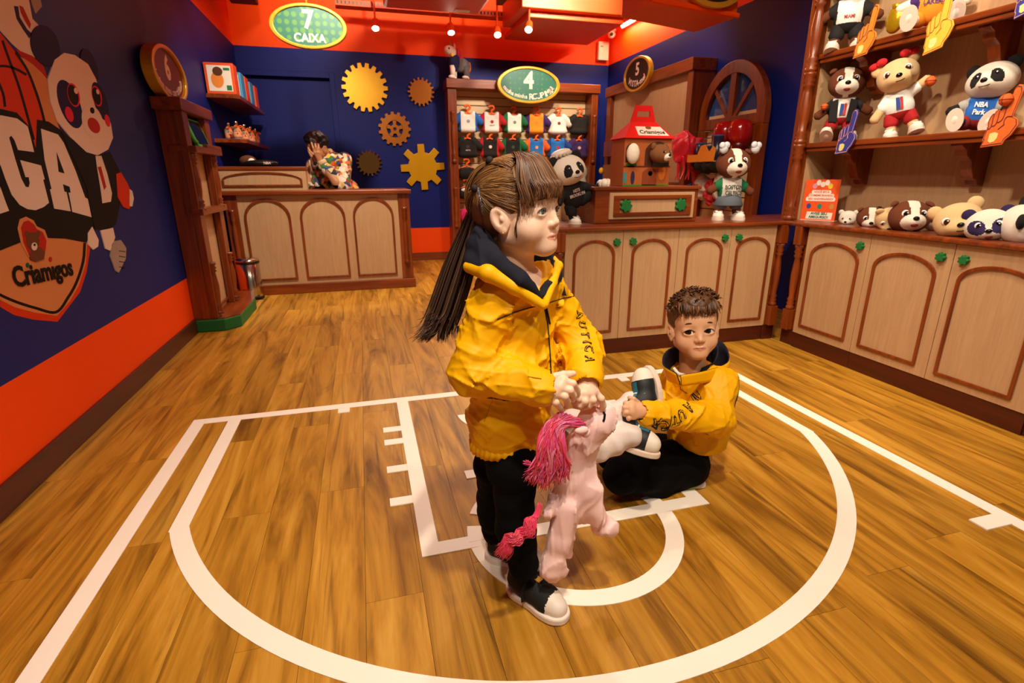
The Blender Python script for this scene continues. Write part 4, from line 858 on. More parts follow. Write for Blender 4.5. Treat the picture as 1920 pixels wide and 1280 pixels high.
# lower shelf of the right hand unit
ZS = 1.276; face_cam = -.95
d1 = PX(1578, 200, 2.84)
plush('brown and white plush dog in open black jacket on the lower shelf', 'dog', (2.85, d1.y, ZS), -.75, .45, 'f0e6da', '14100f', 'a81418', jacket='14100f', legs=((-.14, -.12, .09), (.14, -.08, .06)), arms=((-.29, -.06, .33), (.31, -.02, .37)), shoeR=(RX(-.7) @ RZ(-.2), RZ(.2)), print_=pr_badge('1f3f90', 'c02028'))
small_ball('orange mini basketball in the left paw of the jacket dog', PX(1546, 200, 2.73), .02)
b1 = PX(1690, 200, 2.85)
plush('beige plush bear with red bows, white shirt and red striped shorts', 'bear', (2.85, PX(1690, 240, 2.84).y, ZS), -.85, .43, 'f2ece4', 'f2ece4', 'b01418', roll=-.22, arms=((-.27, -.04, .27), (.29, -.06, .60)), legs=((-.10, -.02, .06), (.14, -.05, .07)), shoeR=(RZ(-.3), RX(-.25) @ RZ(.3)), bow=cloth('c8141c'), print_=pr_badge('1f3f90', 'c02028'), head_R=RYm(-.15))
small_ball('orange mini basketball strapped to the raised arm of the bow bear', PX(1745, 152, 2.73), .024)
pn = PX(1850, 200, 2.87)
plush('seated plush panda in blue and grey varsity jacket on the lower shelf', 'panda', (2.885, pn.y+.06, ZS-.075), -1.05, .42, '1f62b8', 'a8a49c', '8a1a1a', roll=.12, pitch=-.08, jacket=None, arms=((-.27, -.08, .38), (.27, -.10, .42)), legs=((-.16, -.24, .25), (.13, -.26, .25)), shoeR=(RX(-1.35) @ RZ(-.2), RX(-1.35) @ RZ(.2)), print_=pr_text(['NBA', 'Park'], 'f2ece4', .075, .46, -.135), head_R=RYm(-.28) @ RZ(-.25))
small_ball('orange mini basketball in front of the seated panda', PX(1887, 187, 2.72), .026)
# upper shelf (heads reach out of the picture)
ZU = 1.781
u1 = PX(1560, 40, 2.83)
plush('plush in white jersey and black shorts at the left end of the upper shelf', 'dog', (2.83, 2.83, ZU-.01), -.75, .50, 'f2ece4', '14100f', '141010', legs=((-.12, -.03, .06), (.12, -.03, .06)), print_=pr_text(['MIAMI'], 'a01c20', .05, .36), shoeR=(RX(-.3) @ RZ(-.2), RX(-.3) @ RZ(.2)))
plush('plush in purple and gold basketball jersey sitting on the upper shelf', 'white', (2.87, 2.36, ZU-.07), -.85, .46, 'e88a14', '3a1c66', 'e88a14', legs=((-.2, -.24, .24), (.2, -.22, .24)), arms=((-.3, -.05, .4), (.3, -.05, .4)), print_=pr_text(['LAKERS'], '3a1c66', .07, .42, -.133), shoeR=(RX(-1.2), RX(-1.2)))
plush('white plush with pastel patches on the right of the upper shelf', 'white', (2.88, 1.84, ZU-.07), -1.0, .45, 'efe2d0', 'efe2d0', 'efe2d0', legs=((-.18, -.24, .24), (.18, -.24, .24)), arms=((-.27, -.1, .3), (.27, -.1, .3)), shoeR=(RX(-1.2), RX(-1.2)))
gp = thing('gold_gift_pouch', 'shiny gold pouch beside the purple jersey plush', 'pouch', (2.77, 2.47, ZU)); MB().ell((2.77, 2.47, ZU+.075), (.03, .05, .065)).build('pouch', mat('gold_foil', 'c8a418', .25, metal=.6, bump=.5, bscale=60), gp, smooth=True); MB().tube([(2.77, 2.47, ZU+.12), (2.77, 2.47, ZU+.145)], [.018, .03], 10).build('neck', MATS['gold_foil'], gp, smooth=True)
# foam finger cut-outs
def foam(label, px, X, m, rim, w_=.1, h_=None, tilt=0, line='b8480c'):
    """px: pixel of the lower left corner and of the finger tip"""
    (xa, ya), (xb, yb) = px; a = PX(xa, ya, X); b = PX(xb, yb, X); S = (b-a).length
    t = thing('foam_finger', label, 'foam hand', a, group='foam finger hands on the shelves')
    up = Vector((0, (b-a).y, (b-a).z)).normalized(); up = (up+EZ*.0).normalized(); ang = math.atan2(-up.y, up.z); c = math.cos(ang-.36); r = (-EY*math.cos(ang-.36)-EZ*math.sin(ang-.36)); u = EZ*math.cos(ang-.36)-EY*math.sin(ang-.36)
    P = [(0, 0), (.34, .05), (.36, .12), (.43, .2), (.5, .36), (.47, .45), (.38, .5), (.42, .9), (.395, .985), (.33, 1), (.285, .95), (.26, .62), (.235, .66), (.2, .66), (.17, .61), (.155, .6), (.125, .63), (.09, .6), (.08, .56), (.05, .56), (.02, .5), (.01, .42), (.03, .34), (.0, .13), (.02, .1)]
    P = [(p[0]*S*.98, p[1]*S*.98) for p in P]
    cxy = (sum(p[0] for p in P)/len(P), sum(p[1] for p in P)/len(P)); ins = [(cxy[0]+(p[0]-cxy[0])*.93, cxy[1]+(p[1]-cxy[1])*.955) for p in P]
    MB().prism(P, a, r, u, 0, .008).build('hand', m, t, bevel=.002)
    MB().ring(ins, [(cxy[0]+(p[0]-cxy[0])*.885, cxy[1]+(p[1]-cxy[1])*.925) for p in P], a, r, u, .008, .009).build('outline', rim, t)
    mb = MB(); n = r.cross(u); q = lambda x_, y_: a+(r*x_+u*y_)*S*.98+n*.009
    for l in ([(.03, .34), (.06, .31), (.09, .36), (.08, .56)], [(.09, .36), (.13, .36), (.16, .42), (.155, .6)], [(.16, .42), (.2, .42), (.24, .48), (.25, .62)], [(.38, .5), (.3, .5), (.27, .44), (.28, .38)], [(.29, .38), (.24, .33), (.21, .3)]): mb.tube(spline([q(*p) for p in l], 4), S*.007, 5)
    mb.build('finger_lines', rim, t)
    MB().prism([(.1*S, .11*S), (.14*S, .08*S), (.2*S, .1*S), (.23*S, .16*S), (.23*S, .23*S), (.17*S, .25*S), (.1*S, .23*S)], a, r, u, .008, .0095).build('badge', mat('pale_badge', 'ead98a', .5), t)
    mb = MB(); text(mb, 'nba', a+(r*.165+u*.20)*S, r, u, S*.03); mb.cur = 0; mb.build('badge_print', M_black, t)
    return t
FO = mat('foam_orange', 'f0871c', .8); FY = mat('foam_yellow', 'f6b93a', .8); FB = mat('foam_blue', '33338c', .8); FD = mat('foam_deep_orange', 'e0661a', .8); RMo = mat('rim_purple', '6a2a3a', .6); RMy = mat('rim_orange', 'c8661a', .6); RMb = mat('rim_peach', 'e0a08a', .6)
foam('orange foam finger on the edge of the upper shelf', ((1600, 111), (1646, 12)), 2.735, FO, RMo)
foam('yellow foam finger on the edge of the upper shelf', ((1731, 105), (1785, -18)), 2.735, FY, RMy)
foam('dark blue foam finger below the jacket dog', ((1566, 290), (1608, 208)), 2.735, FB, RMb)
foam('large deep orange foam finger in front of the seated panda', ((1839, 277), (1916, 163)), 2.735, FD, RMo)
foam('blue foam finger cut by the right edge of the picture', ((1902, 38), (1950, -70)), 2.735, FB, RMb)
# plush skins waiting on the worktop
def skin(label, kind, px, X, sc, R, body=None, zoff=.0):
    p = PX(px[0], px[1], X); t = thing('plush_skin', label, 'toy', (p.x, p.y, .801), group='plush heads lying on the worktop')
    sc *= 1.45; plush_head(t, (0, 0, .165*sc+zoff), kind, R, sc)
    if body: o = MB().ell((.10, .02, .028), (.1, .085, .03)).build('flat_body', PLB[body], t, smooth=True, local=True)
    return t
fc = -.62
skin('large chestnut dog head with open mouth, fourth along the worktop', 'dog', (1705, 405), 2.79, .30, RZ(fc) @ RX(-.1))
skin('small brown and white dog head at the left of the pile', 'dog', (1632, 405), 2.81, .215, RZ(fc-.1) @ RX(.25))
skin('beige bear head seen with its chin forward, beside the small dog', 'bear', (1665, 412), 2.76, .20, RZ(fc) @ RX(.75), zoff=.01)
skin('little pink nosed head at the very left of the pile', 'white', (1590, 408), 2.83, .15, RZ(fc-.4) @ RX(.3))
skin('big beige bear head with brown eyes near the worktop edge', 'bear', (1795, 415), 2.76, .30, RZ(fc-.25) @ RYm(-.35))
skin('white and purple raccoon head with open mouth', 'raccoon', (1852, 425), 2.755, .26, RZ(fc-.35) @ RYm(-.2) @ RX(.1))
skin('white panda skin at the right edge of the worktop', 'panda', (1912, 432), 2.80, .30, RZ(.6) @ RYm(-.5))
skin('brown and white head tucked behind the beige bear', 'pup', (1760, 408), 2.93, .22, RZ(fc) @ RX(-.35))
skin('white panda head tucked behind the dog heads', 'panda', (1668, 398), 2.95, .20, RZ(fc) @ RX(-.2))
skin('pale rounded head tucked behind the big beige bear', 'white', (1838, 412), 2.94, .22, RZ(fc) @ RX(-.5))
tgc = tag(MB().prism([(-.02, -.017), (.02, -.017), (.02, .017), (-.02, .017)], PX(1858, 428, 2.71), Vector((.1, -.9, .3)).normalized(), Vector((0, .3, .95)).normalized(), 0, .002).build('price_tag', mat('tag_orange', 'e8552a', .5)), 'orange edged paper tag hanging on the raccoon head', 'tag')
# birthday card
pc = PZ(1500, 412, .8); cr_ = (PZ(1556, 415, .8)-pc).normalized(); cr_ = Vector((cr_.x, cr_.y, 0)).normalized(); W_ = .205; H_ = .255; pcU = Vector((0, 0, 1))
bc = thing('birthday_card', 'orange acrylic birthday notice standing on the worktop', 'notice', (pc.x, pc.y, .8)); o_ = Vector((pc.x, pc.y, .801)); n_ = cr_.cross(pcU)
MB().prism([(0, 0), (W_, 0), (W_, H_), (0, H_)], o_, cr_, pcU, -.004, 0).build('board', mat('notice_orange', 'ee5a26', .35), bc)
MB().prism([(0, -.0), (W_, -.0), (W_, .003), (0, .003)], o_, cr_, pcU, -.05, .004).build('foot', M_cream, bc)
for i, (z0, z1, x0, x1) in enumerate(((.165, .19, .05, .155), (.145, .168, .035, .175), (.122, .147, .02, .185))): MB().prism([(x0, z0), (x1, z0), (x1+.006, (z0+z1)/2), (x1, z1), (x0, z1), (x0-.006, (z0+z1)/2)], o_, cr_, pcU, 0, .0006+.0001*i).build('banner', M_white, bc)
mb = MB()
for i, (l, z) in enumerate((('VOCÊ ESTÁ', .178), ('COMEMORANDO', .157), ('SEU ANIVERSÁRIO?', .135))): text(mb, l, o_+cr_*.105+EZ*z, cr_, pcU, .0175, .02, lift=.0012)
mb.build('headline', mat('notice_ink', 'd8561c', .5), bc)
MB().prism([(.03, .01), (.185, .01), (.188, .052), (.035, .055)], o_, cr_, pcU, 0, .0006).build('banner', M_white, bc)
mb = MB(); text(mb, 'AVISE SEU', o_+cr_*.108+EZ*.044, cr_, pcU, .022, .03, lift=.0012); text(mb, 'AMIGURSO!', o_+cr_*.108+EZ*.022, cr_, pcU, .022, .03, lift=.0012); mb.build('slogan', mat('notice_green', '12663a', .5), bc)
for (a, b, c_) in ((.06, .215, 'e89ab0'), (.15, .215, 'e8c83a'), (.04, .09, '3a4a8c'), (.105, .09, '1f8a6a'), (.175, .09, 'c88a4a'), (.105, .225, 'f4e6d8'), (.08, .235, 'f4e6d8'), (.13, .235, 'f4e6d8')):
    MB().prism(ellipse(.014, .017, 14, (a, b)), o_, cr_, pcU, 0, .0007).build('little_figure', mat('ink_'+c_, c_, .5), bc)

# ------------------------------------------------------------------ toys on the middle counter
plush('plush panda in sparkling black outfit and white beret kicking one leg', 'panda', (1.30, 3.12, .80), .12, .45, '141010', '141010', '120e0e', roll=-.28, arms=((-.27, -.05, .36), (.28, -.1, .40)), legs=((-.07, -.01, .06), (.42, -.12, .42)), shoeR=(RYm(.28), RYm(-1.1) @ RX(-.4)), print_=pr_text(['NETS', 'BROOKLYN'], 'cfb8ac', .055, .46), head_R=RYm(.0))
br = thing('toy_beret', 'white quilted beret on the kicking panda', 'hat', (1.16, 3.12, 1.21)); MB().ell((1.172, 3.13, 1.212), (.062, .058, .024), Matrix.Rotation(-.3, 3, 'Y')).build('crown', M_white, br, smooth=True)
mb = MB()
for i in range(9): mb.ell(Vector((1.172, 3.13, 1.203))+Matrix.Rotation(-.3, 3, 'Y') @ Vector((.06*math.cos(math.pi+i*math.pi/8), -.056*abs(math.sin(i*math.pi/8)), 0)), (.011, .011, .011), nu=8, nv=6)
mb.build('band', mat('beret_band', 'cfc0b0', .6), br, smooth=True)
plush('brown and white plush dog in green sleeved team shirt and denim skirt', 'dog', (2.345, 3.08, .80), -.3, .485, 'd8cfc4', '0f6a3c', '5d646c', legs=((-.13, -.02, .06), (.13, -.02, .06)), arms=((-.28, -.02, .38), (.28, -.02, .36)), skirt=True, print_=pr_text(['BOSTON', 'CELTICS'], '1c3a30', .072, .43, -.138))
for sx, lb in ((-1, 'left'), (1, 'right')):
    f = thing('hair_flower', 'white ruffled bow on the %s ear of the green sleeved plush dog' % lb, 'bow', (2.345+sx*.09, 3.05, 1.26), group='bows of the green sleeved dog')
    MB().ell((2.345+sx*.095, 3.03-sx*.03, 1.243), (.03, .02, .03)).ell((2.345+sx*.11, 3.025-sx*.03, 1.263), (.022, .016, .022)).ell((2.345+sx*.08, 3.025-sx*.03, 1.266), (.022, .016, .022)).build('ruffle', mat('silver_ruffle', 'cfd2d8', .5, bump=.6, bscale=90), f, smooth=True)
# house shaped carton
hx0, hx1, hy0, hy1, hz0, hz1, hz2 = 1.565, 1.885, 3.08, 3.26, 1.021, 1.30, 1.40
hs = thing('house_carton', 'red roofed house shaped carton with a bear looking out', 'box', ((hx0+hx1)/2, 3.17, 1.021)); M_hw = mat('carton_brown', 'b05a22', .55, var=.1); M_rr = mat('carton_red', 'd81a14', .8, spec=.2)
MB().box(hx0, hx1, hy0, hy1, hz0, hz1).build('walls', M_hw, hs, bevel=.002)
mx = (hx0+hx1)/2; V = [(hx0-.012, hy0-.02, hz1), (hx1+.012, hy0-.02, hz1), (hx1+.012, hy1+.02, hz1), (hx0-.012, hy1+.02, hz1), (mx-.085, hy0+.075, hz2), (mx+.085, hy0+.075, hz2), (mx+.085, hy1-.075, hz2), (mx-.085, hy1-.075, hz2)]
MB().add(V, [(3, 2, 1, 0), (4, 5, 6, 7), (0, 1, 5, 4), (1, 2, 6, 5), (2, 3, 7, 6), (3, 0, 4, 7)]).build('roof', M_rr, hs, bevel=.003)
MB().ring([(mx-.085, hz2), (mx+.085, hz2), (mx+.055, hz2+.095), (mx-.055, hz2+.095)], [(mx-.045, hz2+.03), (mx+.045, hz2+.03), (mx+.042, hz2+.062), (mx-.042, hz2+.062)], (0, 3.17, 0), EX, EZ, -.006, .006).build('carry_handle', M_rr, hs)
ru = Vector((0, .095, .1)).normalized(); ro = Vector((mx+.01, hy0-.0195, hz1)); rn = EX.cross(ru)
MB().prism([(-.085, .02), (.125, .02), (.085, .095), (-.085, .095)], ro, EX, ru, .001, .003).build('name_plate', M_cream, hs)
mb = MB(); text(mb, 'Criamigos', ro+EX*.015+ru*.047+rn*.003, EX, ru, .042, .02); mb.build('name', M_black, hs); MB().prism(ellipse(.02, .014, 16, (.0, .085)), ro, EX, ru, .003, .005).build('bear_mark', mat('bear_mark', '8a4a18', .5), hs)
for nm, P, c_ in (('window_print', arch(hx0+.01, hx0+.085, hz0+.14, hz0+.21, hz0+.25), '2a1408'), ('window_print', arch(mx-.02, hx1-.01, hz0+.12, hz0+.2, hz0+.262), '4a200c'), ('door_print', arch(mx-.03, mx+.07, hz0+.003, hz0+.07, hz0+.105), '8a3a14'), ('timber_print', [(hx0, hz0+.112), (hx1, hz0+.112), (hx1, hz0+.12), (hx0, hz0+.12)], '5a1c08'), ('grass_print', [(hx0, hz0), (hx1, hz0), (hx1, hz0+.008), (hx0, hz0+.01)], '3a7a1c'), ('heart_print', ellipse(.015, .015, 14, (mx+.025, hz0+.075)), 'd81a14'), ('figure_print', ellipse(.014, .04, 14, (hx0+.065, hz0+.05)), '2a1c44'), ('figure_print', ellipse(.012, .036, 14, (hx0+.012, hz0+.05)), '3a8a8a'), ('figure_print', ellipse(.026, .045, 14, (hx1-.055, hz0+.08)), 'e07a1c'), ('bush_print', ellipse(.038, .014, 14, (hx0+.05, hz0+.125)), '1c5a1c')):
    MB().prism(P, (0, hy0, 0), EX, EZ, .0005, .002).build(nm, mat('carton_'+c_, c_, .55), hs)
bh = thing('plush_bear', 'caramel plush bear looking out of the house carton', 'toy', (mx+.065, hy0-.03, hz0+.115)); plush_head(bh, (0, 0, .075), 'brownbear', RZ(.35), .30); MB().box(-.06, .05, -.03, -.028, .0, .022).build('name_strip', M_black, bh, local=True)
wp = tag(MB().ell((hx0+.048, hy0-.02, hz0+.19), (.042, .03, .06)).build('white_stuffing', mat('fluffy_white', 'efe4d0', .95, bump=.8, bscale=80), smooth=True), 'fluffy white stuffing bulging from the left carton window', 'stuffing')
# toy leftovers between panda and chest
tag(MB().box(1.27, 1.33, 3.36, 3.39, .801, .93).build('striped_card', mat('card_cream', 'e8c890', .6)), 'small cream card behind the kicking panda', 'card')
# hanging goods of the arched display
M_pk = mat('pink_plastic', 'e8283c', .35, var=.1, bump=.4, bscale=40)
def hangblob(name, label, cat, c, r, m, seed, strips=0, amp=.012):
    t = thing(name, label, cat, c); lo = np.array(c)-np.array(r)*1.5-.03; hi = np.array(c)+np.array(r)*1.5+.03
    s = SDF(lo, hi, max(r)/18); s.ell(c, r, k=.01); s.noise(amp, 60, seed); V, Fq = s.mesh(); np_mesh('pack', V, Fq, m, t)
    g = random.Random(seed)
    for i in range(strips):
        x0 = c[0]+g.uniform(-.6, .6)*r[0]; y0 = c[1]+g.uniform(-.6, .6)*r[1]
        MB().tube(spline([(x0, y0, c[2]-r[2]*.5), (x0+g.uniform(-.03, .03), y0, c[2]-r[2]*1.3), (x0+g.uniform(-.05, .05), y0+g.uniform(-.04, .04), c[2]-r[2]*1.9)]), [.02, .02, .019, .018, .018, .017, .016, .016, .015, .014, .013, .012, .011, .01, .009, .008, .006][:17], 8, flat=.5).build('strap', m, t, smooth=True)
    MB().tube([(c[0], c[1], c[2]+r[2]*.9), (AX+.01, c[1], c[2]+r[2]*1.0)], .005).build('peg', M_chrome, t); return t
hangblob('pink_pouch', 'bunch of bright pink plastic pouches hanging by the arch', 'pouch', (2.93, 4.58, 1.33), (.09, .13, .15), M_pk, 3, 5)
hangblob('red_pouch', 'red fabric pouch hanging left of the orange tray', 'pouch', (3.06, 4.55, 1.25), (.06, .07, .17), mat('red_fabric', 'b81420', .7), 4, 2)
hangblob('black_pouch_bag', 'black bag hanging below the orange tray', 'bag', (3.0, 4.24, 1.18), (.1, .24, .07), mat('black_fabric', '0e0c0d', .8), 5)
hangblob('white_garment', 'pale small garment hanging low behind the green sleeved dog', 'garment', (3.06, 4.42, .98), (.05, .1, .12), mat('pale_fabric', 'c8b4a4', .8), 6)
hangblob('blue_garment', 'blue and white small garment hanging low on the arch', 'garment', (3.06, 4.6, .88), (.05, .08, .13), mat('blue_fabric', '24468c', .8), 7)
hangblob('cream_garment', 'cream small garment hanging at the right of the arch', 'garment', (3.06, 4.12, .98), (.05, .12, .14), MATS['pale_fabric'], 8)
hangblob('red_garment', 'small red garment hanging low at the arch', 'garment', (3.06, 4.28, .94), (.05, .06, .12), MATS['red_fabric'], 9)
for i, (yy, lb) in enumerate(((4.24, 'left glossy red toy helmet on the arch slats'), (4.04, 'right glossy red toy helmet on the arch slats'))):
    h = thing('toy_helmet', lb, 'helmet', (3.12, yy, 1.42), group='toy helmets on the arch'); g = mat('glossy_red', 'a81410', .12, coat=.6)
    MB().lathe([(.085, -.06), (.1, 0), (.1, .06), (.085, .11), (.05, .13), (0, .135)], (3.11, yy, 1.40), seg=20).build('shell', g, h, smooth=True)
    MB().lathe([(.07, -.13), (.085, -.06), (.08, -.055)], (3.11, yy, 1.40), seg=20).build('lower_part', mat('dark_red', '5a0c0a', .3), h, smooth=True)
    MB().prism([(0, 0), (.09, 0), (.08, .19)], (3.0, yy+.02, 1.13), -EY, EZ, 0, .004).build('orange_pennant', mat('pennant_orange', 'f08a1c', .5), h)
tr2 = thing('orange_tray', 'orange card tray with dark blue cups hanging on the arch', 'tray', (3.0, 4.26, 1.2)); M_to = mat('tray_orange', 'f09018', .5)
MB().prism([(-.19, 0), (.19, 0), (.21, .1), (.17, .12), (.12, .07), (.06, .14), (.0, .13), (-.04, .06), (-.19, .06)], (2.9, 4.26, 1.2), -EY, EZ, -.004, .004).build('front', M_to, tr2); MB().box(2.9, 3.08, 4.07, 4.45, 1.196, 1.204).build('bottom', M_to, tr2)
for i, yy in enumerate((4.38, 4.26, 4.15)):
    cu_ = thing('dark_cup', ['dark blue cup at the left of the orange tray', 'dark blue cup in the middle of the orange tray', 'dark blue cup at the right of the orange tray'][i], 'cup', (2.98, yy, 1.206), group='cups in the orange tray'); hh = (.15, .12, .20)[i]
    MB().lathe([(.035, 0), (.038, .005), (.05, hh), (.046, hh), (.035, .01)], (2.98, yy, 1.206), seg=18).build('cup', mat('navy_plastic', '1c2238', .3), cu_, smooth=True); MB().lathe([(.049, hh-.005), (.052, hh), (.049, hh+.006)], (2.98, yy, 1.206), seg=18).build('rim', mat('blue_rim', '3a5a9c', .3), cu_)
# unicorn on the clothes display
M_uw = PLB['white']; un = thing('plush_unicorn', 'white plush unicorn in blue shirt standing on the clothes display', 'toy', (1.27, 7.0, 2.216))
MB().ell((1.30, 7.02, 2.38), (.13, .075, .085), Matrix.Rotation(.25, 3, 'Y')).build('body', PLB['grey'], un, smooth=True); MB().ell((1.22, 7.0, 2.40), (.075, .085, .10)).build('shirt', cloth('1a2a5c'), un, smooth=True)
MB().ell((1.17, 6.97, 2.52), (.075, .055, .055), Matrix.Rotation(.3, 3, 'Y')).ell((1.20, 6.98, 2.48), (.045, .045, .06)).build('head', M_uw, un, smooth=True)
MB().tube([(1.18, 6.97, 2.565), (1.165, 6.965, 2.63)], [.014, .002], 8).build('horn', mat('rainbow_horn', '8ab83a', .4), un); MB().ell((1.225, 6.97, 2.575), (.012, .01, .028)).build('ear', M_uw, un, smooth=True); MB().ell((1.15, 6.918, 2.535), (.008, .006, .011)).build('eye', M_eye, un, smooth=True)
MB().ell((1.27, 7.0, 2.5), (.03, .04, .055)).ell((1.30, 7.0, 2.44), (.025, .035, .045)).build('mane', mat('mane_magenta', 'c8244c', .6), un, smooth=True); MB().ell((1.185, 6.925, 2.47), (.02, .015, .022)).build('collar_flower', mat('flower_yellow', 'f0c020', .5), un, smooth=True); MB().ell((1.41, 7.02, 2.36), (.02, .03, .06)).build('tail', MATS['carton_e07a1c'], un, smooth=True)
for xx, yy in ((1.19, 6.96), (1.225, 7.04), (1.36, 6.97), (1.39, 7.06)):
    MB().tube([(xx, yy, 2.36), (xx, yy, 2.25)], [.036, .03], 10).build('leg', PLB['grey'] if xx > 1.3 else M_uw, un, smooth=True); MB().ell((xx-.015, yy-.01, 2.236), (.042, .032, .022)).build('shoe', M_shoe, un, smooth=True)

# ------------------------------------------------------------------ small clothes on orange hangers
M_hg = mat('orange_hanger', 'f0661c', .4); gs = SDF((-.16, -.06, -.14), (.16, .06, .1), .007)
gs.box((0, 0, -.04), (.088, .032, .085), k=.01, rnd=.028).ell((0, 0, -.11), (.105, .036, .025), k=.03); gs.cap((-.055, 0, .025), (-.12, .012, -.03), .038, .04, k=.012).cap((.055, 0, .025), (.12, .012, -.03), .038, .04, k=.012).ell((0, -.02, .055), (.04, .035, .032), k=.008, op='sub')
GV, GF = gs.mesh(); gc = centers(GV, GF); gmi = (np.abs(gc[:, 0]) > .070).astype(int); g0 = np_mesh('garment', GV, GF, [M_white, M_white], None, gmi); GME = g0.data; bpy.data.objects.remove(g0)
ss = SDF((-.14, -.06, -.12), (.14, .06, .06), .007); ss.ell((0, 0, -.03), (.115, .045, .05), k=.02).box((0, 0, .0), (.075, .035, .03), k=.03, rnd=.02); SV, SF2 = ss.mesh(); g0 = np_mesh('shorts', SV, SF2, [M_black], None); SME = g0.data; bpy.data.objects.remove(g0)
def garment(label, x, z, body, sleeve, logo=None, shorts=False, yaw=0):
    t = thing('doll_garment', label, 'garment', (x, 7.06, z), (0, 0, yaw), 'doll clothes on orange hangers')
    me = (SME if shorts else GME).copy()
    me.materials[0] = cloth(body)
    if not shorts: me.materials[1] = cloth(sleeve)
    o = bpy.data.objects.new('fabric', me); COL.objects.link(o); o.parent = t; o.scale = (1.3, 1.3, 1.28)
    MB().tube(spline([(-.1, .0, .02), (-.03, .0, .055), (.03, .0, .055), (.1, .0, .02)]), .011, 8).tube(spline([(0, 0, .055), (0, 0, .09), (.03, 0, .115), (.02, 0, .145), (-.02, .0, .145), (-.04, 0, .13)]), .014, 8, flat=1).build('hanger', M_hg, t, smooth=True, local=True)
    MB().tube([(0, .085, .135), (0, -.02, .135)], .005, 6).build('peg', M_chrome, t, local=True)
    if logo:
        kind_, c1, c2, tx = logo
        MB().prism(ellipse(.036, .034, 18, (0, -.045)), (0, -.038, 0), EX, EZ, 0, .003).build('crest', mat('crest_'+c1, c1, .6), t, local=True)
        MB().prism(ellipse(.022, .02, 14, (0, -.042)), (0, -.041, 0), EX, EZ, 0, .002).build('crest_core', mat('crest_'+c2, c2, .6), t, local=True)
        if tx: mb = MB(); text(mb, tx, (0, -.042, -.088), EX, EZ, .026, .03); mb.build('crest_name', mat('crest_'+c1, c1, .6), t, local=True)
    return t
R1 = [(1.38, 'f2ece4', '1f62b8', ('o', '1d3f8c', '8a9ab0', ''), 'white jersey with blue sleeves, first of the top row'), (1.69, 'f2ece4', 'b81824', ('o', '141010', 'a01c20', 'HEAT'), 'white jersey with red sleeves in the top row'), (1.985, 'f0ece0', '0f6a3c', ('o', 'b8c4b0', '6a8a6c', ''), 'white jersey with green sleeves in the top row'), (2.29, 'f09018', '3a1c66', ('o', 'f2ece4', 'e07a1c', ''), 'golden jersey with purple sleeves in the top row'), (2.595, 'f2ece4', 'efe4dc', ('o', 'b8a8a0', '8a3a3a', ''), 'plain white top with a small crest in the top row'), (2.90, '14100f', '14100f', None, 'black padded jacket at the end of the top row')]
R2_ = [(1.37, '161212', '1c1616', ('o', 'd8c0b0', '3a2a24', 'NETS'), 'black jersey with pale crest, first of the second row'), (1.66, '161212', 'c01820', ('o', 'c01820', 'e8e0d8', ''), 'black jersey with red sleeves in the second row'), (1.97, '161212', '0f6a3c', ('o', 'd8d0a8', '2a4a34', ''), 'black jersey with green sleeves in the second row'), (2.29, '1f72c8', 'f0661c', ('o', 'f0661c', 'e8a070', ''), 'blue jersey with orange sleeves in the second row'), (2.59, '1f72c8', '1a3f8c', ('o', 'f2ece4', 'c02028', ''), 'blue jersey with white crest behind the kicking panda'), (2.90, '3a1c58', '3a1c58', ('o', 'e8dcd0', 'c8b8a8', ''), 'purple jacket at the end of the second row')]
for z, R in ((1.79, R1), (1.49, R2_)):
    for (x, b, s_, lg, lb) in R: garment(lb, x, z, b, s_, lg, yaw=random.uniform(-.15, .15))
garment('black shorts on a hanger at the left of the third row', 1.35, 1.15, '14100f', '14100f', None, True); garment('red shorts on a hanger second in the third row', 1.64, 1.15, 'a01820', 'a01820', None, True); garment('golden shorts on a hanger in the third row', 2.28, 1.15, 'f09018', 'f09018', None, True)
garment('pale green bag shaped top at the right of the third row', 2.9, 1.14, 'b8b8a4', 'b8b8a4')
garment('black cap with white front in the fourth row', 1.34, .90, '141212', '141212', None, True); MB().ell((1.34, 7.02, .915), (.085, .03, .028)).build('white_front', M_white, [o for o in COL.objects if o.get('label', '').startswith('black cap')][0], smooth=True)
garment('magenta top in the lowest row of the display', 1.37, .60, 'd81c68', 'd81c68')
garment('dark jersey in the fourth row beside the girl', 1.66, .87, '2a2440', '2a2440')

# ------------------------------------------------------------------ people: shared builders
def A3(v): return np.array(v, float)
def frame(pos, yaw, pit=0, roll=0, sc=1):
    """local x forward, y left, z up; yaw is the azimuth clockwise from +Y"""
    f0, l0, u0 = Vector((math.sin(yaw), math.cos(yaw), 0)), Vector((-math.cos(yaw), math.sin(yaw), 0)), Vector((0, 0, 1))
    f1 = f0*math.cos(pit)+u0*math.sin(pit); u1 = u0*math.cos(pit)-f0*math.sin(pit)
    l2 = l0*math.cos(roll)+u1*math.sin(roll); u2 = u1*math.cos(roll)-l0*math.sin(roll)
    M = Matrix(((f1.x, l2.x, u2.x, pos[0]), (f1.y, l2.y, u2.y, pos[1]), (f1.z, l2.z, u2.z, pos[2]), (0, 0, 0, 1)))
    return M @ Matrix.Scale(sc, 4)
def tf(M, V): M = np.array(M); return V @ M[:3, :3].T+M[:3, 3]
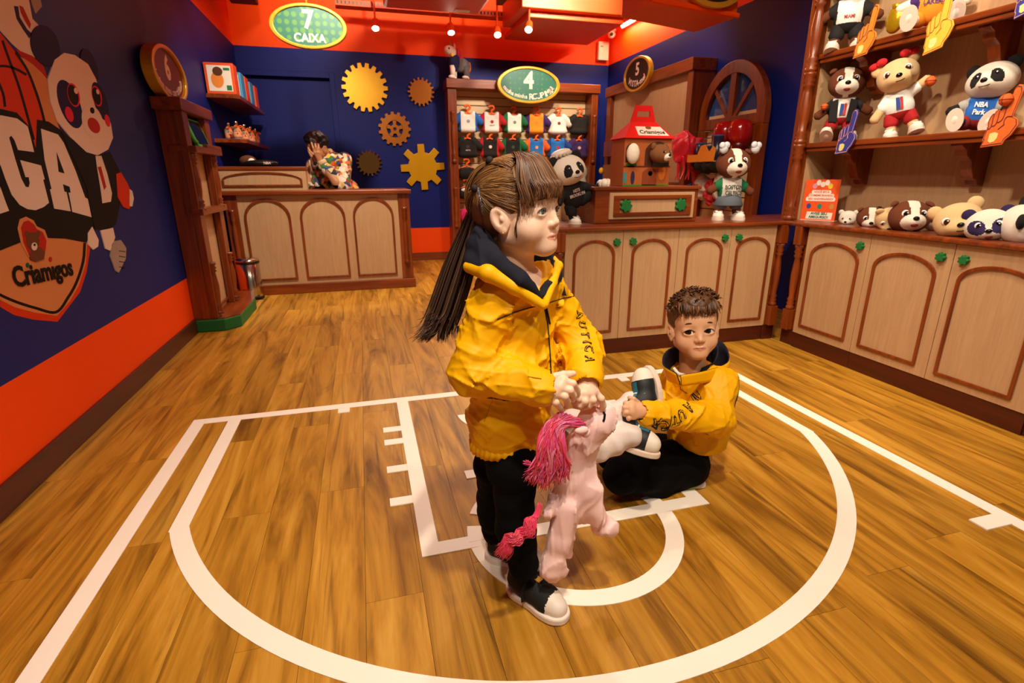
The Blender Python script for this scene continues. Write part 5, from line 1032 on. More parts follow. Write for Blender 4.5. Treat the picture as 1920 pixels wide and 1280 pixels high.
def hit(s, px, py, lift=.0008):
    """point where the line of sight through a pixel meets an implicit surface"""
    d = _ray(px, py).normalized(); n = A3(d); t = np.arange(.5, 3.2, .0008); P = A3(CAM)+t[:, None]*n
    q = (P-s.lo)/s.h; i = np.floor(q).astype(int); ok = ((i >= 0) & (i < s.n-1)).all(1); v = np.full(len(t), 1.0)
    I = i[ok]; f = q[ok]-I; a = 0
    for ox in (0, 1):
        for oy in (0, 1):
            for oz in (0, 1): a = a+s.F[I[:, 0]+ox, I[:, 1]+oy, I[:, 2]+oz]*(f[:, 0] if ox else 1-f[:, 0])*(f[:, 1] if oy else 1-f[:, 1])*(f[:, 2] if oz else 1-f[:, 2])
    v[ok] = a; w_ = np.where(v < 0)[0]
    if not len(w_): return None
    return Vector(P[w_[0]]-n*lift)
def seam(s, pts, r, m, name, parent, lift=.0006, flat=1, n=10):
    P = []
    for (x0, y0), (x1, y1) in zip(pts[:-1], pts[1:]):
        for k in range(n): h_ = hit(s, x0+(x1-x0)*k/n, y0+(y1-y0)*k/n, lift); P.append(h_) if h_ else None
    h_ = hit(s, *pts[-1], lift); P.append(h_) if h_ else None
    return MB().tube(P, r, 6, flat=flat).build(name, m, parent, smooth=True)
def decal_char(s, ch, px, py, d, size, parent, m0, m1, name='lettering', sx=.9):
    c = hit(s, px, py, 0); L_ = math.hypot(*d); d = (d[0]/L_, d[1]/L_); e = 7
    a, b = hit(s, px+d[0]*e, py+d[1]*e, 0), hit(s, px-d[0]*e, py-d[1]*e, 0); u1, u2 = hit(s, px+d[1]*e, py-d[0]*e, 0), hit(s, px-d[1]*e, py+d[0]*e, 0)
    r = (_r*d[0]-_u*d[1]) if a is None or b is None else (a-b).normalized()
    u = (_r*d[1]+_u*d[0]) if u1 is None or u2 is None else (u1-u2)
    u = (u-r*u.dot(r)).normalized()
    n = r.cross(u)
    def flow(mb, lift):
        bm = bmesh.new(); vs_ = [bm.verts.new(v) for v in mb.v]
        for f_ in mb.f:
            try: bm.faces.new([vs_[i] for i in f_])
            except ValueError: pass
        for _ in range(2):
            es = [e_ for e_ in bm.edges if e_.calc_length() > .004]
            if es: bmesh.ops.subdivide_edges(bm, edges=es, cuts=1)
            bmesh.ops.triangulate(bm, faces=[f_ for f_ in bm.faces if len(f_.verts) > 4])
        tt = np.arange(.02, -.02, -.0006)
        for v_ in bm.verts:
            P = A3(v_.co)+tt[:, None]*A3(n); q = np.clip(np.round((P-s.lo)/s.h).astype(int), 0, s.n-1); w_ = np.where(s.F[q[:, 0], q[:, 1], q[:, 2]] < 0)[0]
            if len(w_): v_.co = Vector(P[w_[0]])+n*(lift+.0008)
        bm.verts.index_update(); mb.v = [tuple(v_.co) for v_ in bm.verts]; mb.f = [tuple(x.index for x in f_.verts) for f_ in bm.faces]; mb.m = [0]*len(mb.f); bm.free(); return mb
    mb = MB(); text(mb, ch, c, r, u, size, .055, sx=sx, lift=0, extrude=0); o = flow(mb, .0012).build(name, m0, parent)
    mb = MB(); text(mb, ch, c, r, u, size, -.012, sx=sx, lift=0, extrude=0); flow(mb, .0022).build('letter_fill', m1, o); return o
_hd = {}
def head_geo(es=1.0):
    if es in _hd: return _hd[es]
    e2 = 1+(es-1)*.55
    s = SDF((-.115, -.098, -.175), (.118, .098, .11), .0017)
    s.ell((-.012, 0, .025), (.088, .071, .074), k=.01).ell((.022, 0, -.03), (.056, .057, .064), k=.03).ell((.042, 0, .03), (.042, .053, .045), k=.03)
    for y in (-1, 1):
        s.ell((.041, y*.035, -.043), (.030, .0285, .031), k=.018); s.cap((-.002, y*.046, -.052), (.056, y*.012, -.084), .019, .014, k=.018)
        s.ell((.0965, y*.0295, -.008), (.0150, .0190*e2, .0125*e2), k=.012, op='sub')
    s.ell((.058, 0, -.082), (.020, .022, .0155), k=.018).ell((.0565, 0, -.060), (.0215, .027, .021), k=.016)
    s.cap((.0735, 0, -.004), (.0862, 0, -.0335), .0055, .0086, k=.015)
    for y in (-1, 1):
        s.ell((.0795, y*.0095, -.0375), (.0078, .0060, .0062), k=.006); s.ell((.0855, y*.0050, -.0430), (.0042, .0028, .0024), k=.003, op='sub')
        s.ell((.0625, y*.0295, -.009), (.0174, .0178*e2, .0172*e2), k=.0045)
        for (a, b, c, rx, rz) in ((.0835, y*.0300, -.0093, .0112, .0069), (.0825, y*.0240, -.0103, .0075, .0045), (.080, y*.0365, -.0098, .0080, .0048)): s.ell((a, y*.0295+(b-y*.0295)*es, c), (.013, rx*es, rz*es), k=.0015, op='sub')
        R = rotz(y*-.35) @ np.array(Matrix.Rotation(-.28, 3, 'Y')); s.ell((.0, y*.0735, -.015), (.0190, .0066, .0275), R, k=.006); s.ell((.001, y*.0815, -.012), (.0095, .006, .017), R, k=.003, op='sub'); s.ell((.004, y*.072, -.038), (.0075, .005, .008), k=.005); s.ell((.006, y*.076, -.014), (.004, .0035, .006), k=.003)
    # lips
    s.chain([(.0722, -.0200, -.0625), (.0792, -.006, -.0590), (.0798, 0, -.0598), (.0792, .006, -.0590), (.0722, .0200, -.0625)], [.0012, .0030, .0027, .0030, .0012], k=.003)
    s.chain([(.0725, -.0170, -.0642), (.0780, 0, -.0668), (.0725, .0170, -.0642)], [.0014, .0038, .0014], k=.003)
    s.chain([(.0755, -.0220, -.0636), (.0840, 0, -.0632), (.0755, .0220, -.0636)], [.0009, .0013, .0009], k=.0015, op='sub')
    s.cap((-.02, 0, -.06), (-.03, 0, -.17), .042, .044, k=.02)
    V, Fq = s.mesh(); c = centers(V, Fq); x, y, z = c.T; mi = np.zeros(len(Fq), int)
    mi[(x > .066) & (((y)/.0205)**2+((z+.0632)/.0066)**2 < 1)] = 1
    ck = np.minimum(((np.abs(y)-.035)/.022)**2+((z+.042)/.020)**2, 9) < 1
    _hd[es] = (V, Fq, mi); return _hd[es]
def iris_mat(name, c):
    return [M_eyew, mat(name, c, .1), M_eye]
def eyes(parent, M, gaze=(1, 0, 0), iris='5a6a72', r=.0158):
    """eyeballs with iris and pupil, lashes and brows are separate"""
    g = Vector(gaze).normalized(); q = Vector((0, 0, 1)).rotation_difference(g).to_matrix()
    for y in (-1, 1):
        mb = MB(); nu, nv = 24, 22; c = Vector((.0625, y*.0295, -.009)); V = []; fs = []; 
        mb.ell((0, 0, 0), (r, r, r), q, nu, nv); mb.v = [tuple(Vector(v)+c) for v in mb.v]; mb.m = [2 if j < 2 else 1 if j < 5 else 0 for j in range(nv) for i in range(nu)]
        mb.v = [tuple(M @ Vector(v)) for v in mb.v]; mb.build('eye', [mat('sclera', 'f2e8e0', .25), mat('iris_'+iris, iris, .12), M_eye], parent, smooth=True)
def face_hair(parent, M, m, brow=.0022, lash=.0009, bz=.0, es=1.0):
    for y in (-1, 1):
        P = spline([(.0785, y*.013, .0115+bz), (.0820, y*.023, .0155+bz), (.0775, y*.035, .015+bz), (.067, y*.046, .0095+bz)], 5); n = len(P)
        MB().tube([M @ p for p in P], [brow*math.sin(math.pi*(i+2)/(n+3)) for i in range(n)], 6, flat=1).build('eyebrow', m, parent, smooth=True)
        P = spline([(.0768, y*.0175, -.0105), (.0806, y*.0235, -.0042), (.0808, y*.0305, -.0028), (.0778, y*.0380, -.0052), (.0728, y*.0445, -.0104)], 5); P = [Vector((p_.x-.0006*(es-1)*10, y*(.0295+(abs(p_.y)-.0295)*es), -.0093+(p_.z+.0093)*es)) for p_ in P]
        MB().tube([M @ p for p in P], lash, 5).build('eyelash', M_eye, parent, smooth=True)
def strands(name, paths, r, mats, parent, M=None, seg=4, seed=1, flat=1.0, taper=(.6, 1, .35)):
    g = random.Random(seed); mb = MB()
    for P in paths:
        S = spline(P, 4); n = len(S); k = g.uniform(.7, 1.25)*r; mb.cur = g.randrange(len(mats))
        rad = [k*(taper[0]+(taper[1]-taper[0])*min(1, i/(n*.35)) if i < n*.6 else taper[1]+(taper[2]-taper[1])*(i-n*.6)/(n*.4)) for i in range(n)]
        mb.tube([M @ p for p in S] if M is not None else S, rad, seg, cap=True, flat=flat)
    o = mb.build(name, mats, parent, smooth=True); o['kind'] = 'stuff'; return o
def hand_sdf(s, wrist, palm, fingers, r=.0085, wr=.02, k=.006):
    """wrist point, list of knuckle points, and finger chains"""
    for kn in palm: s.cap(wrist, kn, wr*.8, r*1.12, k=.012)
    for i in range(len(palm)-1): s.cap(palm[i], palm[i+1], r*1.1, r*1.1, k=.01)
    for f in fingers:
        n = len(f); s.chain(f, [r*(1.05-.3*i/(n-1)) for i in range(n)], k=k*.5)
def join_np(parts):
    V = []; Fq = []; mi = []; o = 0
    for v, f, m in parts: V.append(v); Fq.append(f+o); mi.append(m if m is not None else np.zeros(len(f), int)); o += len(v)
    return np.concatenate(V), np.concatenate(Fq), np.concatenate(mi)
def seg_dist(c, a, b):
    a, b = A3(a), A3(b); ab = b-a; t = np.clip((c-a)@ab/(ab@ab), 0, 1); return np.linalg.norm(c-a-t[:, None]*ab, axis=1)
def skin_mat(name, c):
    m = mat(name, c, .48, var=.04, scale=25, sss=.12, bump=.03, bscale=700); return m
SK_G, SK_B, SK_M = skin_mat('skin_fair', 'f6cdb2'), skin_mat('skin_tan', 'e5b088'), skin_mat('skin_olive', 'c48a5e')
LIP = mat('lip_rose', 'dc9683', .4, var=.05); YEL = mat('yellow_nylon', 'f6b400', .5, var=.05, scale=30, bump=.12, bscale=900, spec=.25); NAV = mat('navy_fleece', '20202c', .9, var=.12, bump=.3, bscale=900, spec=.2); NVP = mat('navy_trim', '15131f', .6)
BLKC = mat('black_trousers', '060506', .95, var=.15, bump=.3, bscale=500, spec=.12)
HG = [mat('hair_brown_dark', '43281a', .42), mat('hair_brown', '633f27', .4), mat('hair_brown_light', '84592f', .38)]; HGD = [mat('hair_deep', '24140d', .45), HG[0], mat('hair_deep_brown', '38200f', .45)]
HGL = [HG[1], HG[2], mat('hair_gold', '946a3c', .38), mat('hair_blonde', 'a67c4a', .38)]
HB = [mat('boy_hair_dark', '3a2210', .5), mat('boy_hair', '593618', .5), mat('boy_hair_light', '774b22', .5)]; HM = [mat('man_hair', '0d0908', .5), mat('man_hair_light', '1c1410', .5)]

# ------------------------------------------------------------------ the girl
girl = thing('person', 'girl in yellow jacket and black trousers standing with a pink pony', 'person', (.33, 1.14, 0))
MH = frame((.33, 1.14, 1.012), 2.42, .115, .036, 1.035)
hv, hf, hm = head_geo(); parts = [(tf(MH, hv), hf, hm)]
GP = lambda x, y, Y: A3(PY(x, y, Y))
tfw = A3((math.sin(2.62), math.cos(2.62), 0)); trt = A3((tfw[1], -tfw[0], 0)); UPZ = A3((0, 0, 1))
T0, T1, T2, T3 = GP(978, 555, 1.15), GP(966, 690, 1.15), GP(953, 780, 1.15), GP(950, 822, 1.15)
SR, SL_ = T0+trt*.098-UPZ*.012+tfw*.0, T0-trt*.098-UPZ*.012
ER, WR = GP(885, 695, 1.085), GP(1020, 727, 1.005)
EL, WL_ = GP(1088, 650, 1.165), GP(1098, 712, 1.045)
# inner body, hidden by the clothes, keeps head and hands one figure
s = SDF((.05, .85, .0), (.62, 1.45, .95), .008)
s.chain([T0, T1, T3], [.075, .08, .075], k=.03, flat=(tfw, 1.2)); s.cap(T0, A3(MH @ Vector((-.03, 0, -.15))), .045, .042, k=.03)
HPR, KNR, ANR = GP(962, 880, 1.09), GP(968, 985, 1.065), GP(980, 1056, 1.055); HPL, KNL, ANL = GP(928, 875, 1.19), GP(928, 960, 1.225), GP(929, 1000, 1.26)
for ch_ in ((SR, ER, WR), (SL_, EL, WL_)): s.chain(ch_, [.032, .028, .022], k=.02)
for ch_ in ((T3, HPR, KNR, ANR), (T3, HPL, KNL, ANL)): s.chain(ch_, [.06, .045, .035, .025], k=.02)
v, f = s.mesh(); parts.append((v, f, None))
# hands
s = SDF(A3(PY(1060, 740, 1.02))-.12, A3(PY(1080, 735, 1.04))+.12, .0016)
Yk = .985
rk = [GP(1056, 714, .990), GP(1049, 726, .984), GP(1041, 736, .984), GP(1034, 744, .988)]
rf = [[rk[0], GP(1074, 719, .982), GP(1082, 731, .995), GP(1083, 744, 1.008)], [rk[1], GP(1069, 732, .973), GP(1075, 741, .985), GP(1073, 750, 1.0)], [rk[2], GP(1059, 743, .972), GP(1064, 752, .983), GP(1063, 761, .996)], [rk[3], GP(1042, 754, .977), GP(1049, 762, .985), GP(1054, 768, .995)], [GP(1040, 706, 1.0), GP(1057, 702, 1.0), GP(1068, 701, 1.0), GP(1075, 700, 1.0)]]
hand_sdf(s, GP(1022, 726, 1.008), rk, rf, .0088, .026)
lk = [GP(1114, 734, 1.022), GP(1106, 737, 1.014), GP(1096, 737, 1.012), GP(1086, 735, 1.018)]
lf = [[lk[0], GP(1127, 747, 1.012), GP(1131, 760, 1.018), GP(1126, 775, 1.03)], [lk[1], GP(1112, 750, 1.0), GP(1104, 760, 1.005), GP(1094, 764, 1.016)], [lk[2], GP(1097, 752, .998), GP(1088, 760, 1.004), GP(1079, 761, 1.014)], [lk[3], GP(1085, 747, 1.003), GP(1080, 753, 1.008), GP(1076, 754, 1.014)], [GP(1088, 728, 1.035), GP(1080, 738, 1.03), GP(1072, 748, 1.03)]]
hand_sdf(s, GP(1102, 718, 1.04), lk, lf, .0088, .025)
v, f = s.mesh(); parts.append((v, f, None))
V, Fq, mi = join_np(parts); np_mesh('body', V, Fq, [SK_G, LIP], girl, mi)
eyes(girl, MH, (.9, .25, -.03), '56666e'); face_hair(girl, MH, HG[0], .0019)
for c_ in ((.006, -.0765, -.042),): MB().ell(MH @ Vector(c_), (.0022,)*3, nu=8, nv=6).build('earring', M_gold, girl, smooth=True)
# hair
s = SDF((-.125, -.1, -.1), (.11, .1, .13), .0025)
s.ell((-.012, 0, .027), (.095, .078, .0815), k=.01).ell((-.04, 0, .0), (.066, .07, .075), k=.02)
s.ell((.082, 0, -.06), (.082, .1, .085), k=.012, op='sub'); s.box((0, 0, -.12), (.2, .2, .055), k=.02, rnd=.0, op='sub')
for y in (-1, 1): s.ell((.006, y*.08, -.022), (.026, .022, .034), k=.006, op='sub')
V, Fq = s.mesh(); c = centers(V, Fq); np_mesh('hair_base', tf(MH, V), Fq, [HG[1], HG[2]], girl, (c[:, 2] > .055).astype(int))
def on_skull(p, off=.0):
    p = Vector(p); c = Vector((-.012, 0, .027)); d = p-c; k = math.sqrt((d.x/.0955)**2+(d.y/.0785)**2+(d.z/.082)**2); return c+d*((1+off/.085)/max(k, 1e-6))
g = random.Random(5)
def lerp3(a, b, t): return Vector(a)*(1-t)+Vector(b)*t
paths = []
TS, TT = Vector((-.046, -.062, .048)), Vector((-.03, -.038, .100))
for sy in (1, -1):
    for i in range(300):                                      # temple hair drawn back to the side tie
        t = g.random(); a = lerp3((.046, -.066, -.006), (.028, -.052, .092), t); a = Vector((a.x+g.uniform(-.004, .004), a.y, a.z)); b = TS+Vector((g.uniform(-.006, .006),)*3)
        P = [on_skull(lerp3(a, b, q), g.uniform(-.001, .003)) for q in (0, .3, .6, .85, 1)]; paths.append([Vector((p.x, sy*p.y, p.z)) for p in P])
    for i in range(220):                                      # crown hair to the upper tie
        t = g.random(); a = lerp3((.030, -.060, .080), (.034, .012, .115), t); b = TT+Vector((g.uniform(-.006, .006),)*3)
        P = [on_skull(lerp3(a, b, q), g.uniform(.0, .004)) for q in (0, .3, .6, .85, 1)]; paths.append([Vector((p.x, sy*p.y, p.z)) for p in P])
    for i in range(260):                                      # crown hair lying between the two ties
        t = g.random(); a = lerp3((.0, -.075, .055), (-.005, .0, .11), t); b = lerp3((-.075, -.055, .03), (-.085, .0, .06), t)
        P = [on_skull(lerp3(a, b, q), g.uniform(-.001, .002)) for q in (0, .3, .6, .85, 1)]; paths.append([Vector((p.x, sy*p.y, p.z)) for p in P])
    for i in range(60):                                       # from the ties towards the back of the head
        t0_ = TS if i % 2 else TT; b = Vector((-.098, g.uniform(-.05, .0), g.uniform(-.03, .03)))
        P = [on_skull(lerp3(t0_, b, q), g.uniform(.001, .006)+(.006*math.sin(q*3))) for q in (0, .25, .5, .75, 1)]; paths.append([Vector((p.x, sy*p.y, p.z)) for p in P])
    for i in range(170):                                      # nape hair combed up to the side tie
        t = g.random(); a = lerp3((-.002, -.072, .008), (-.085, -.045, -.03), t); b = TS+Vector((g.uniform(-.006, .006),)*3)
        P = [on_skull(lerp3(a, b, q), g.uniform(-.001, .003)) for q in (0, .3, .6, .85, 1)]; paths.append([Vector((p.x, sy*p.y, p.z)) for p in P])
strands('pulled_back_hair', paths, .0009, HGL, girl, MH, seed=2)
paths = []
for i in range(420):                                          # fringe
    y = g.uniform(-.066, .064); yy = y*1.06; xe = .094*math.sqrt(max(.05, 1-(yy/.081)**2)); ze = .018-.010*(abs(y)/.066)**2*0+g.uniform(-.006, .006)-(.012 if abs(y) > .052 else 0)
    o_ = g.uniform(.0, .005)
    paths.append([(.030+g.uniform(-.008, .008), y*.6, .107+o_), (.066*math.sqrt(1-(y/.09)**2), y*.85, .090+o_), (xe*.93+o_*.6, yy, .055), (xe+.004+o_*.5, yy+g.uniform(-.003, .003), ze+.018), (xe+.003, yy+g.uniform(-.005, .005), ze)])
strands('fringe', paths, .0014, HG+[HG[1]], girl, MH, seed=3)
paths = []
for i in range(60): y = g.choice((-1, 1)); paths.append([(.045, y*.062, .0+g.uniform(-.01, .015)), (.036, y*.066, -.02), (.030+g.uniform(-.006, .004), y*.064, -.045+g.uniform(-.012, .01))]) if i < 14 else None
strands('temple_wisps', paths, .0007, HG, girl, MH, seed=4)
for sy in (1, -1):
    for t_, r_ in ((TS, .008), (TT, .009)):
        p = on_skull((t_.x, sy*t_.y, t_.z), .006); MB().ell(MH @ p, (r_, r_, r_), nu=12, nv=8).build('hair_tie', mat('hair_elastic', '1a0d0d', .8), girl, smooth=True)
cl_a, cl_b = PY(896, 352, 1.095), PY(905, 402, 1.095); MB().tube([cl_a, cl_b], [.005, .0045], 8, flat=.5).build('hair_clip', mat('sequin_clip', '8a94a8', .15, metal=.8, bump=1, bscale=400), girl, smooth=True)
paths = []
for i in range(800):                                          # long tail hanging behind the shoulder
    u_ = g.gauss(0, 1); v_ = g.gauss(0, 1); L_ = 1-g.random()**2*.75; w1, w2, w3 = u_*7, u_*11, u_*12
    P = [GP(905+u_*6, 372+v_*8, 1.19+v_*.015), GP(884+w1, 425, 1.215+v_*.02), GP(862+w2, 500, 1.205+v_*.022), GP(838+w3, 575, 1.19+v_*.025), GP(836+w3*1.05-16*L_, 575+45*L_, 1.18+v_*.025), GP(834+u_*13-(34 if u_ < .2 else 18)*L_, 580+58*L_+g.uniform(-8, 6), 1.175+v_*.03)]
    paths.append(P)
strands('pony_tail', paths, .0013, HGD+[HG[1]], girl, None, seed=6, taper=(.6, 1, .12))
s = SDF((.0, 1.0, .55), (.34, 1.4, 1.08), .004); s.chain([GP(905, 375, 1.19), GP(884, 425, 1.215), GP(862, 500, 1.205), GP(842, 562, 1.19), GP(826, 600, 1.18)], [.02, .022, .026, .022, .008], k=.01); s.folds(.006, 160, 5, 4, (1, 1, .15)); V, Fq = s.mesh(); np_mesh('pony_tail_core', V, Fq, HGD[0], girl)
# jacket
jk = SDF((.03, .86, .30), (.66, 1.45, .98), .0034)
jk.chain([T0+UPZ*.0, T1, T2, T3], [.086, .106, .106, .094], k=.03, flat=(tfw, 1.2))
jk.chain([T0-trt*.06+UPZ*.015, T0+trt*.06+UPZ*.015], [.06, .06], k=.04)
jk.chain([SR, ER, WR+(WR-ER)*-.02], [.052, .053, .041], k=.025); jk.chain([SL_, EL, WL_], [.050, .049, .041], k=.022)
jk.noise(.0035, 48, 11, 4, (1, 1, 1.25)); jk.folds(.017, 46, 12, 6, (1, 1, 1.6)); jk.folds(.007, 95, 13, 5, (1, 1, 1.3))
# gathered hem, cuffs
jk.cap(T3+UPZ*.016, T3+UPZ*.0, .097, .093, k=.006, flat=(tfw, 1.2)); jk.box((.3, 1.15, T3[2]-.112), (.5, .5, .1), k=.004, rnd=0, op='sub'); jk.cap(WR-(WR-ER)*.16, WR-(WR-ER)*.03, .042, .040, k=.004); jk.cap(WL_-(WL_-EL)*.3, WL_-(WL_-EL)*.02, .044, .042, k=.004)
jk.cap(WR-(WR-ER)*.05, WR+(WR-ER)*.3, .028, .028, k=.002, op='sub'); jk.cap(WL_-(WL_-EL)*.05, WL_+(WL_-EL)*.5, .029, .029, k=.002, op='sub')
jk.cap(T3+UPZ*.008, T3-UPZ*.06, .084, .084, k=.003, op='sub', flat=(tfw, 1.2))
nb = A3(MH @ Vector((-.03, 0, -.15))); jk.cap(nb-UPZ*.02, nb+UPZ*.1, .056, .08, k=.01, op='sub'); jk.chain([GP(1005, 470, 1.10), GP(1005, 510, 1.07), GP(1014, 550, 1.03)], [.07, .05, .014], k=.01, op='sub')
V, Fq = jk.mesh(); c = centers(V, Fq); mi = np.zeros(len(Fq), int)
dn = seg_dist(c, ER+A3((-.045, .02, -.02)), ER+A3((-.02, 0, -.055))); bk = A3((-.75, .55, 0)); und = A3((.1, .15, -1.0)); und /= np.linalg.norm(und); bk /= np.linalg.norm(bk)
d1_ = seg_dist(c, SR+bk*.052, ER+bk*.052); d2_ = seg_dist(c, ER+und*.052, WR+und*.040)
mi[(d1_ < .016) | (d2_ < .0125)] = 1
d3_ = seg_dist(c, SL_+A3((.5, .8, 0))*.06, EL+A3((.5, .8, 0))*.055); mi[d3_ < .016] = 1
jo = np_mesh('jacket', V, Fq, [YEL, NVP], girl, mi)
hb_ = MB(); n_ = 150; ring_ = []
for lev, (rr_, zz_) in enumerate(((.090, -.014), (.099, -.012), (.100, .004), (.094, .012))):
    for i in range(n_):
        a = 2*math.pi*i/n_; q = rr_+.0022*math.sin(i*2*math.pi*36/n_+.6*math.sin(a*5))+.0012*math.sin(a*11); ring_.append(T3+tfw*q*math.cos(a)/1.17+trt*q*math.sin(a)+UPZ*zz_)
hb_.add(ring_, [(l*n_+i, l*n_+(i+1) % n_, (l+1)*n_+(i+1) % n_, (l+1)*n_+i) for l in range(3) for i in range(n_)]); hb_.build('hem_band', YEL, jo, smooth=True)
# fleece hood folded round the neck and the raised yellow collar
hd = SDF((.12, .9, .78), (.56, 1.42, 1.02), .003)
Hc = [GP(1012, 556, 1.045), GP(975, 522, 1.045), GP(930, 490, 1.075), GP(898, 462, 1.14), GP(915, 452, 1.215), GP(975, 458, 1.25), GP(1030, 492, 1.21), GP(1040, 515, 1.15), GP(1018, 553, 1.06)]
hd.chain(Hc, [.010, .019, .024, .027, .027, .025, .020, .016, .010], k=.012); hd.chain([GP(910, 505, 1.075), GP(886, 490, 1.13), GP(893, 470, 1.2)], [.018, .022, .020], k=.015); hd.chain([GP(925, 470, 1.10), GP(905, 440, 1.15), GP(920, 430, 1.2)], [.012, .015, .014], k=.015)
hd.cap(nb-UPZ*.03, A3(MH @ Vector((-.012, 0, -.06))), .036, .042, k=.008, op='sub'); hd.noise(.0025, 60, 4, 4); hd.folds(.010, 40, 5, 4)
V, Fq = hd.mesh(); ho = np_mesh('hood', V, Fq, NAV, girl)
cs = SDF((.12, .9, .74), (.58, 1.42, 1.0), .003)
cs.chain([GP(1017, 572, 1.035), GP(965, 538, 1.045), GP(915, 512, 1.06), GP(880, 500, 1.12)], [.010, .015, .017, .014], k=.01); cs.chain([GP(1022, 570, 1.04), GP(1036, 530, 1.10), GP(1047, 498, 1.165), GP(1035, 482, 1.21)], [.008, .010, .010, .008], k=.008)
V, Fq = cs.mesh(); np_mesh('collar', V, Fq, YEL, girl)
seam(jk, [(1020, 572), (1027, 610), (1031, 660), (1033, 700)], .0022, NVP, 'zipper', jo); MB().tube([hit(jk, 1025, 578, .004), hit(jk, 1031, 606, .005)], .0045, 8, flat=.5).build('zip_pull', NVP, jo, smooth=True)
seam(jk, [(932, 599), (965, 585), (1000, 575), (1016, 572)], .0013, NVP, 'piping', jo); seam(jk, [(1028, 568), (1052, 560), (1076, 555)], .0013, NVP, 'piping', jo)
seam(jk, [(908, 790), (925, 745)], .0008, mat('yellow_thread', 'c98a04', .6), 'pocket_seam', jo)
p = hit(jk, 1058, 545, .0006); MB().prism([(-.006, -.011), (.006, -.012), (.003, -.003), (-.0005, .013), (-.002, .002)], p, _r, EZ, 0, .001).build('sail_emblem', NVP, jo)
ta, tb_, tu, td = hit(jk, 992, 700, .001), hit(jk, 1014, 703, .001), hit(jk, 1004, 692, .001), hit(jk, 1002, 712, .001)
rt_ = (tb_-ta).normalized(); ut_ = tu-td; ut_ = (ut_-rt_*ut_.dot(rt_)).normalized()
MB().prism([(-.015, -.011), (.014, -.012), (.014, .012), (-.015, .011)], (ta+tb_+tu+td)*.25, rt_, ut_, -.004, .0035).build('cuff_tab', YEL, jo, bevel=.001)
for ch_, x_, y_ in (('A', 1085, 590), ('U', 1091, 609), ('T', 1097, 627), ('I', 1101, 641), ('C', 1104, 655), ('A', 1105, 673)): decal_char(jk, ch_, x_, y_, (.18, 1), .030, jo, NVP, YEL)
# trousers
ps = SDF((.12, .88, .03), (.52, 1.42, .48), .0035)
ps.chain([T3+UPZ*.03, HPR, KNR, ANR], [.062, .058, .048, .038], k=.02); ps.chain([T3+UPZ*.03, HPL, KNL, ANL], [.06, .055, .045, .037], k=.02); ps.noise(.003, 45, 21, 5, (1, 1, 1.8))
V, Fq = ps.mesh(); np_mesh('trousers', V, Fq, BLKC, girl)
# shoes
M_sw = mat('shoe_white_rubber', 'efe2d6', .45, var=.04); M_sb = mat('shoe_black_suede', '0c0b0c', .8, var=.15, bump=.2)
def sneaker(par, heel, toe, ln=None, m_up=M_sb):
    heel, toe = Vector(heel), Vector(toe); d = toe-heel; ln = ln or d.length; yaw = math.atan2(d.x, d.y); M = frame((heel.x, heel.y, .0), yaw, 0, 0, ln/.175)
    s = SDF((-.02, -.05, 0), (.2, .05, .12), .003)
    s.chain([(.03, 0, .05), (.075, 0, .045), (.12, 0, .034), (.148, 0, .028)], [.031, .034, .032, .027], k=.015, flat=((0, 0, 1), 1.05)); s.cap((.04, 0, .06), (.035, 0, .085), .032, .030, k=.015); s.cap((.04, 0, .085), (.04, 0, .13), .024, .026, k=.004, op='sub'); s.box((.09, 0, -.02), (.2, .1, .034), k=.002, rnd=0, op='sub')
    V, Fq = s.mesh(); c = centers(V, Fq); mi = np.zeros(len(Fq), int); mi[(c[:, 0] > .136)] = 1; mi[(c[:, 0] < .012) & (c[:, 2] > .04) & (c[:, 2] < .085)] = 1
    sh = np_mesh('shoe', tf(M, V), Fq, [m_up, M_sw], par, mi)
    out = [(.0, -.02), (.03, -.034), (.08, -.033), (.12, -.038), (.155, -.034), (.176, -.018), (.181, 0), (.176, .018), (.155, .034), (.12, .038), (.08, .033), (.03, .034), (.0, .02), (-.006, 0)]
    out = [(v_.x, v_.y) for v_ in spline([(a_, b_, 0) for a_, b_ in out+[out[0]]], 4)[:-1]]; mb = MB(); mb.prism(out, (0, 0, 0), EX, EY, .001, .021); mb.v = [tuple(M @ Vector(v)) for v in mb.v]; mb.build('sole', M_sw, sh, bevel=.005)
    mb = MB(); mb.tube(spline([(.075, -.036, .028), (.07, -.028, .062), (.075, 0, .077), (.08, .028, .062), (.075, .036, .028)]), .011, 8, flat=.3); mb.v = [tuple(M @ Vector(v)) for v in mb.v]; mb.build('strap', m_up, sh, smooth=True)
    mb = MB(); mb.box(.083, .10, -.008, .008, .0765, .079); mb.box(.045, .062, -.0345, -.033, .044, .052); mb.v = [tuple(M @ Vector(v)) for v in mb.v]; mb.build('gold_label', M_gold, sh)
    mb = MB(); mb.tube(spline([(.006, 0, .083), (-.012, 0, .097), (-.004, 0, .075)]), .004, 6); mb.v = [tuple(M @ Vector(v)) for v in mb.v]; mb.build('heel_loop', m_up, sh)
    return sh
sneaker(girl, PZ(957, 1100), PZ(1060, 1166)); sneaker(girl, PZ(913, 1042), PZ(1005, 1062), .175)

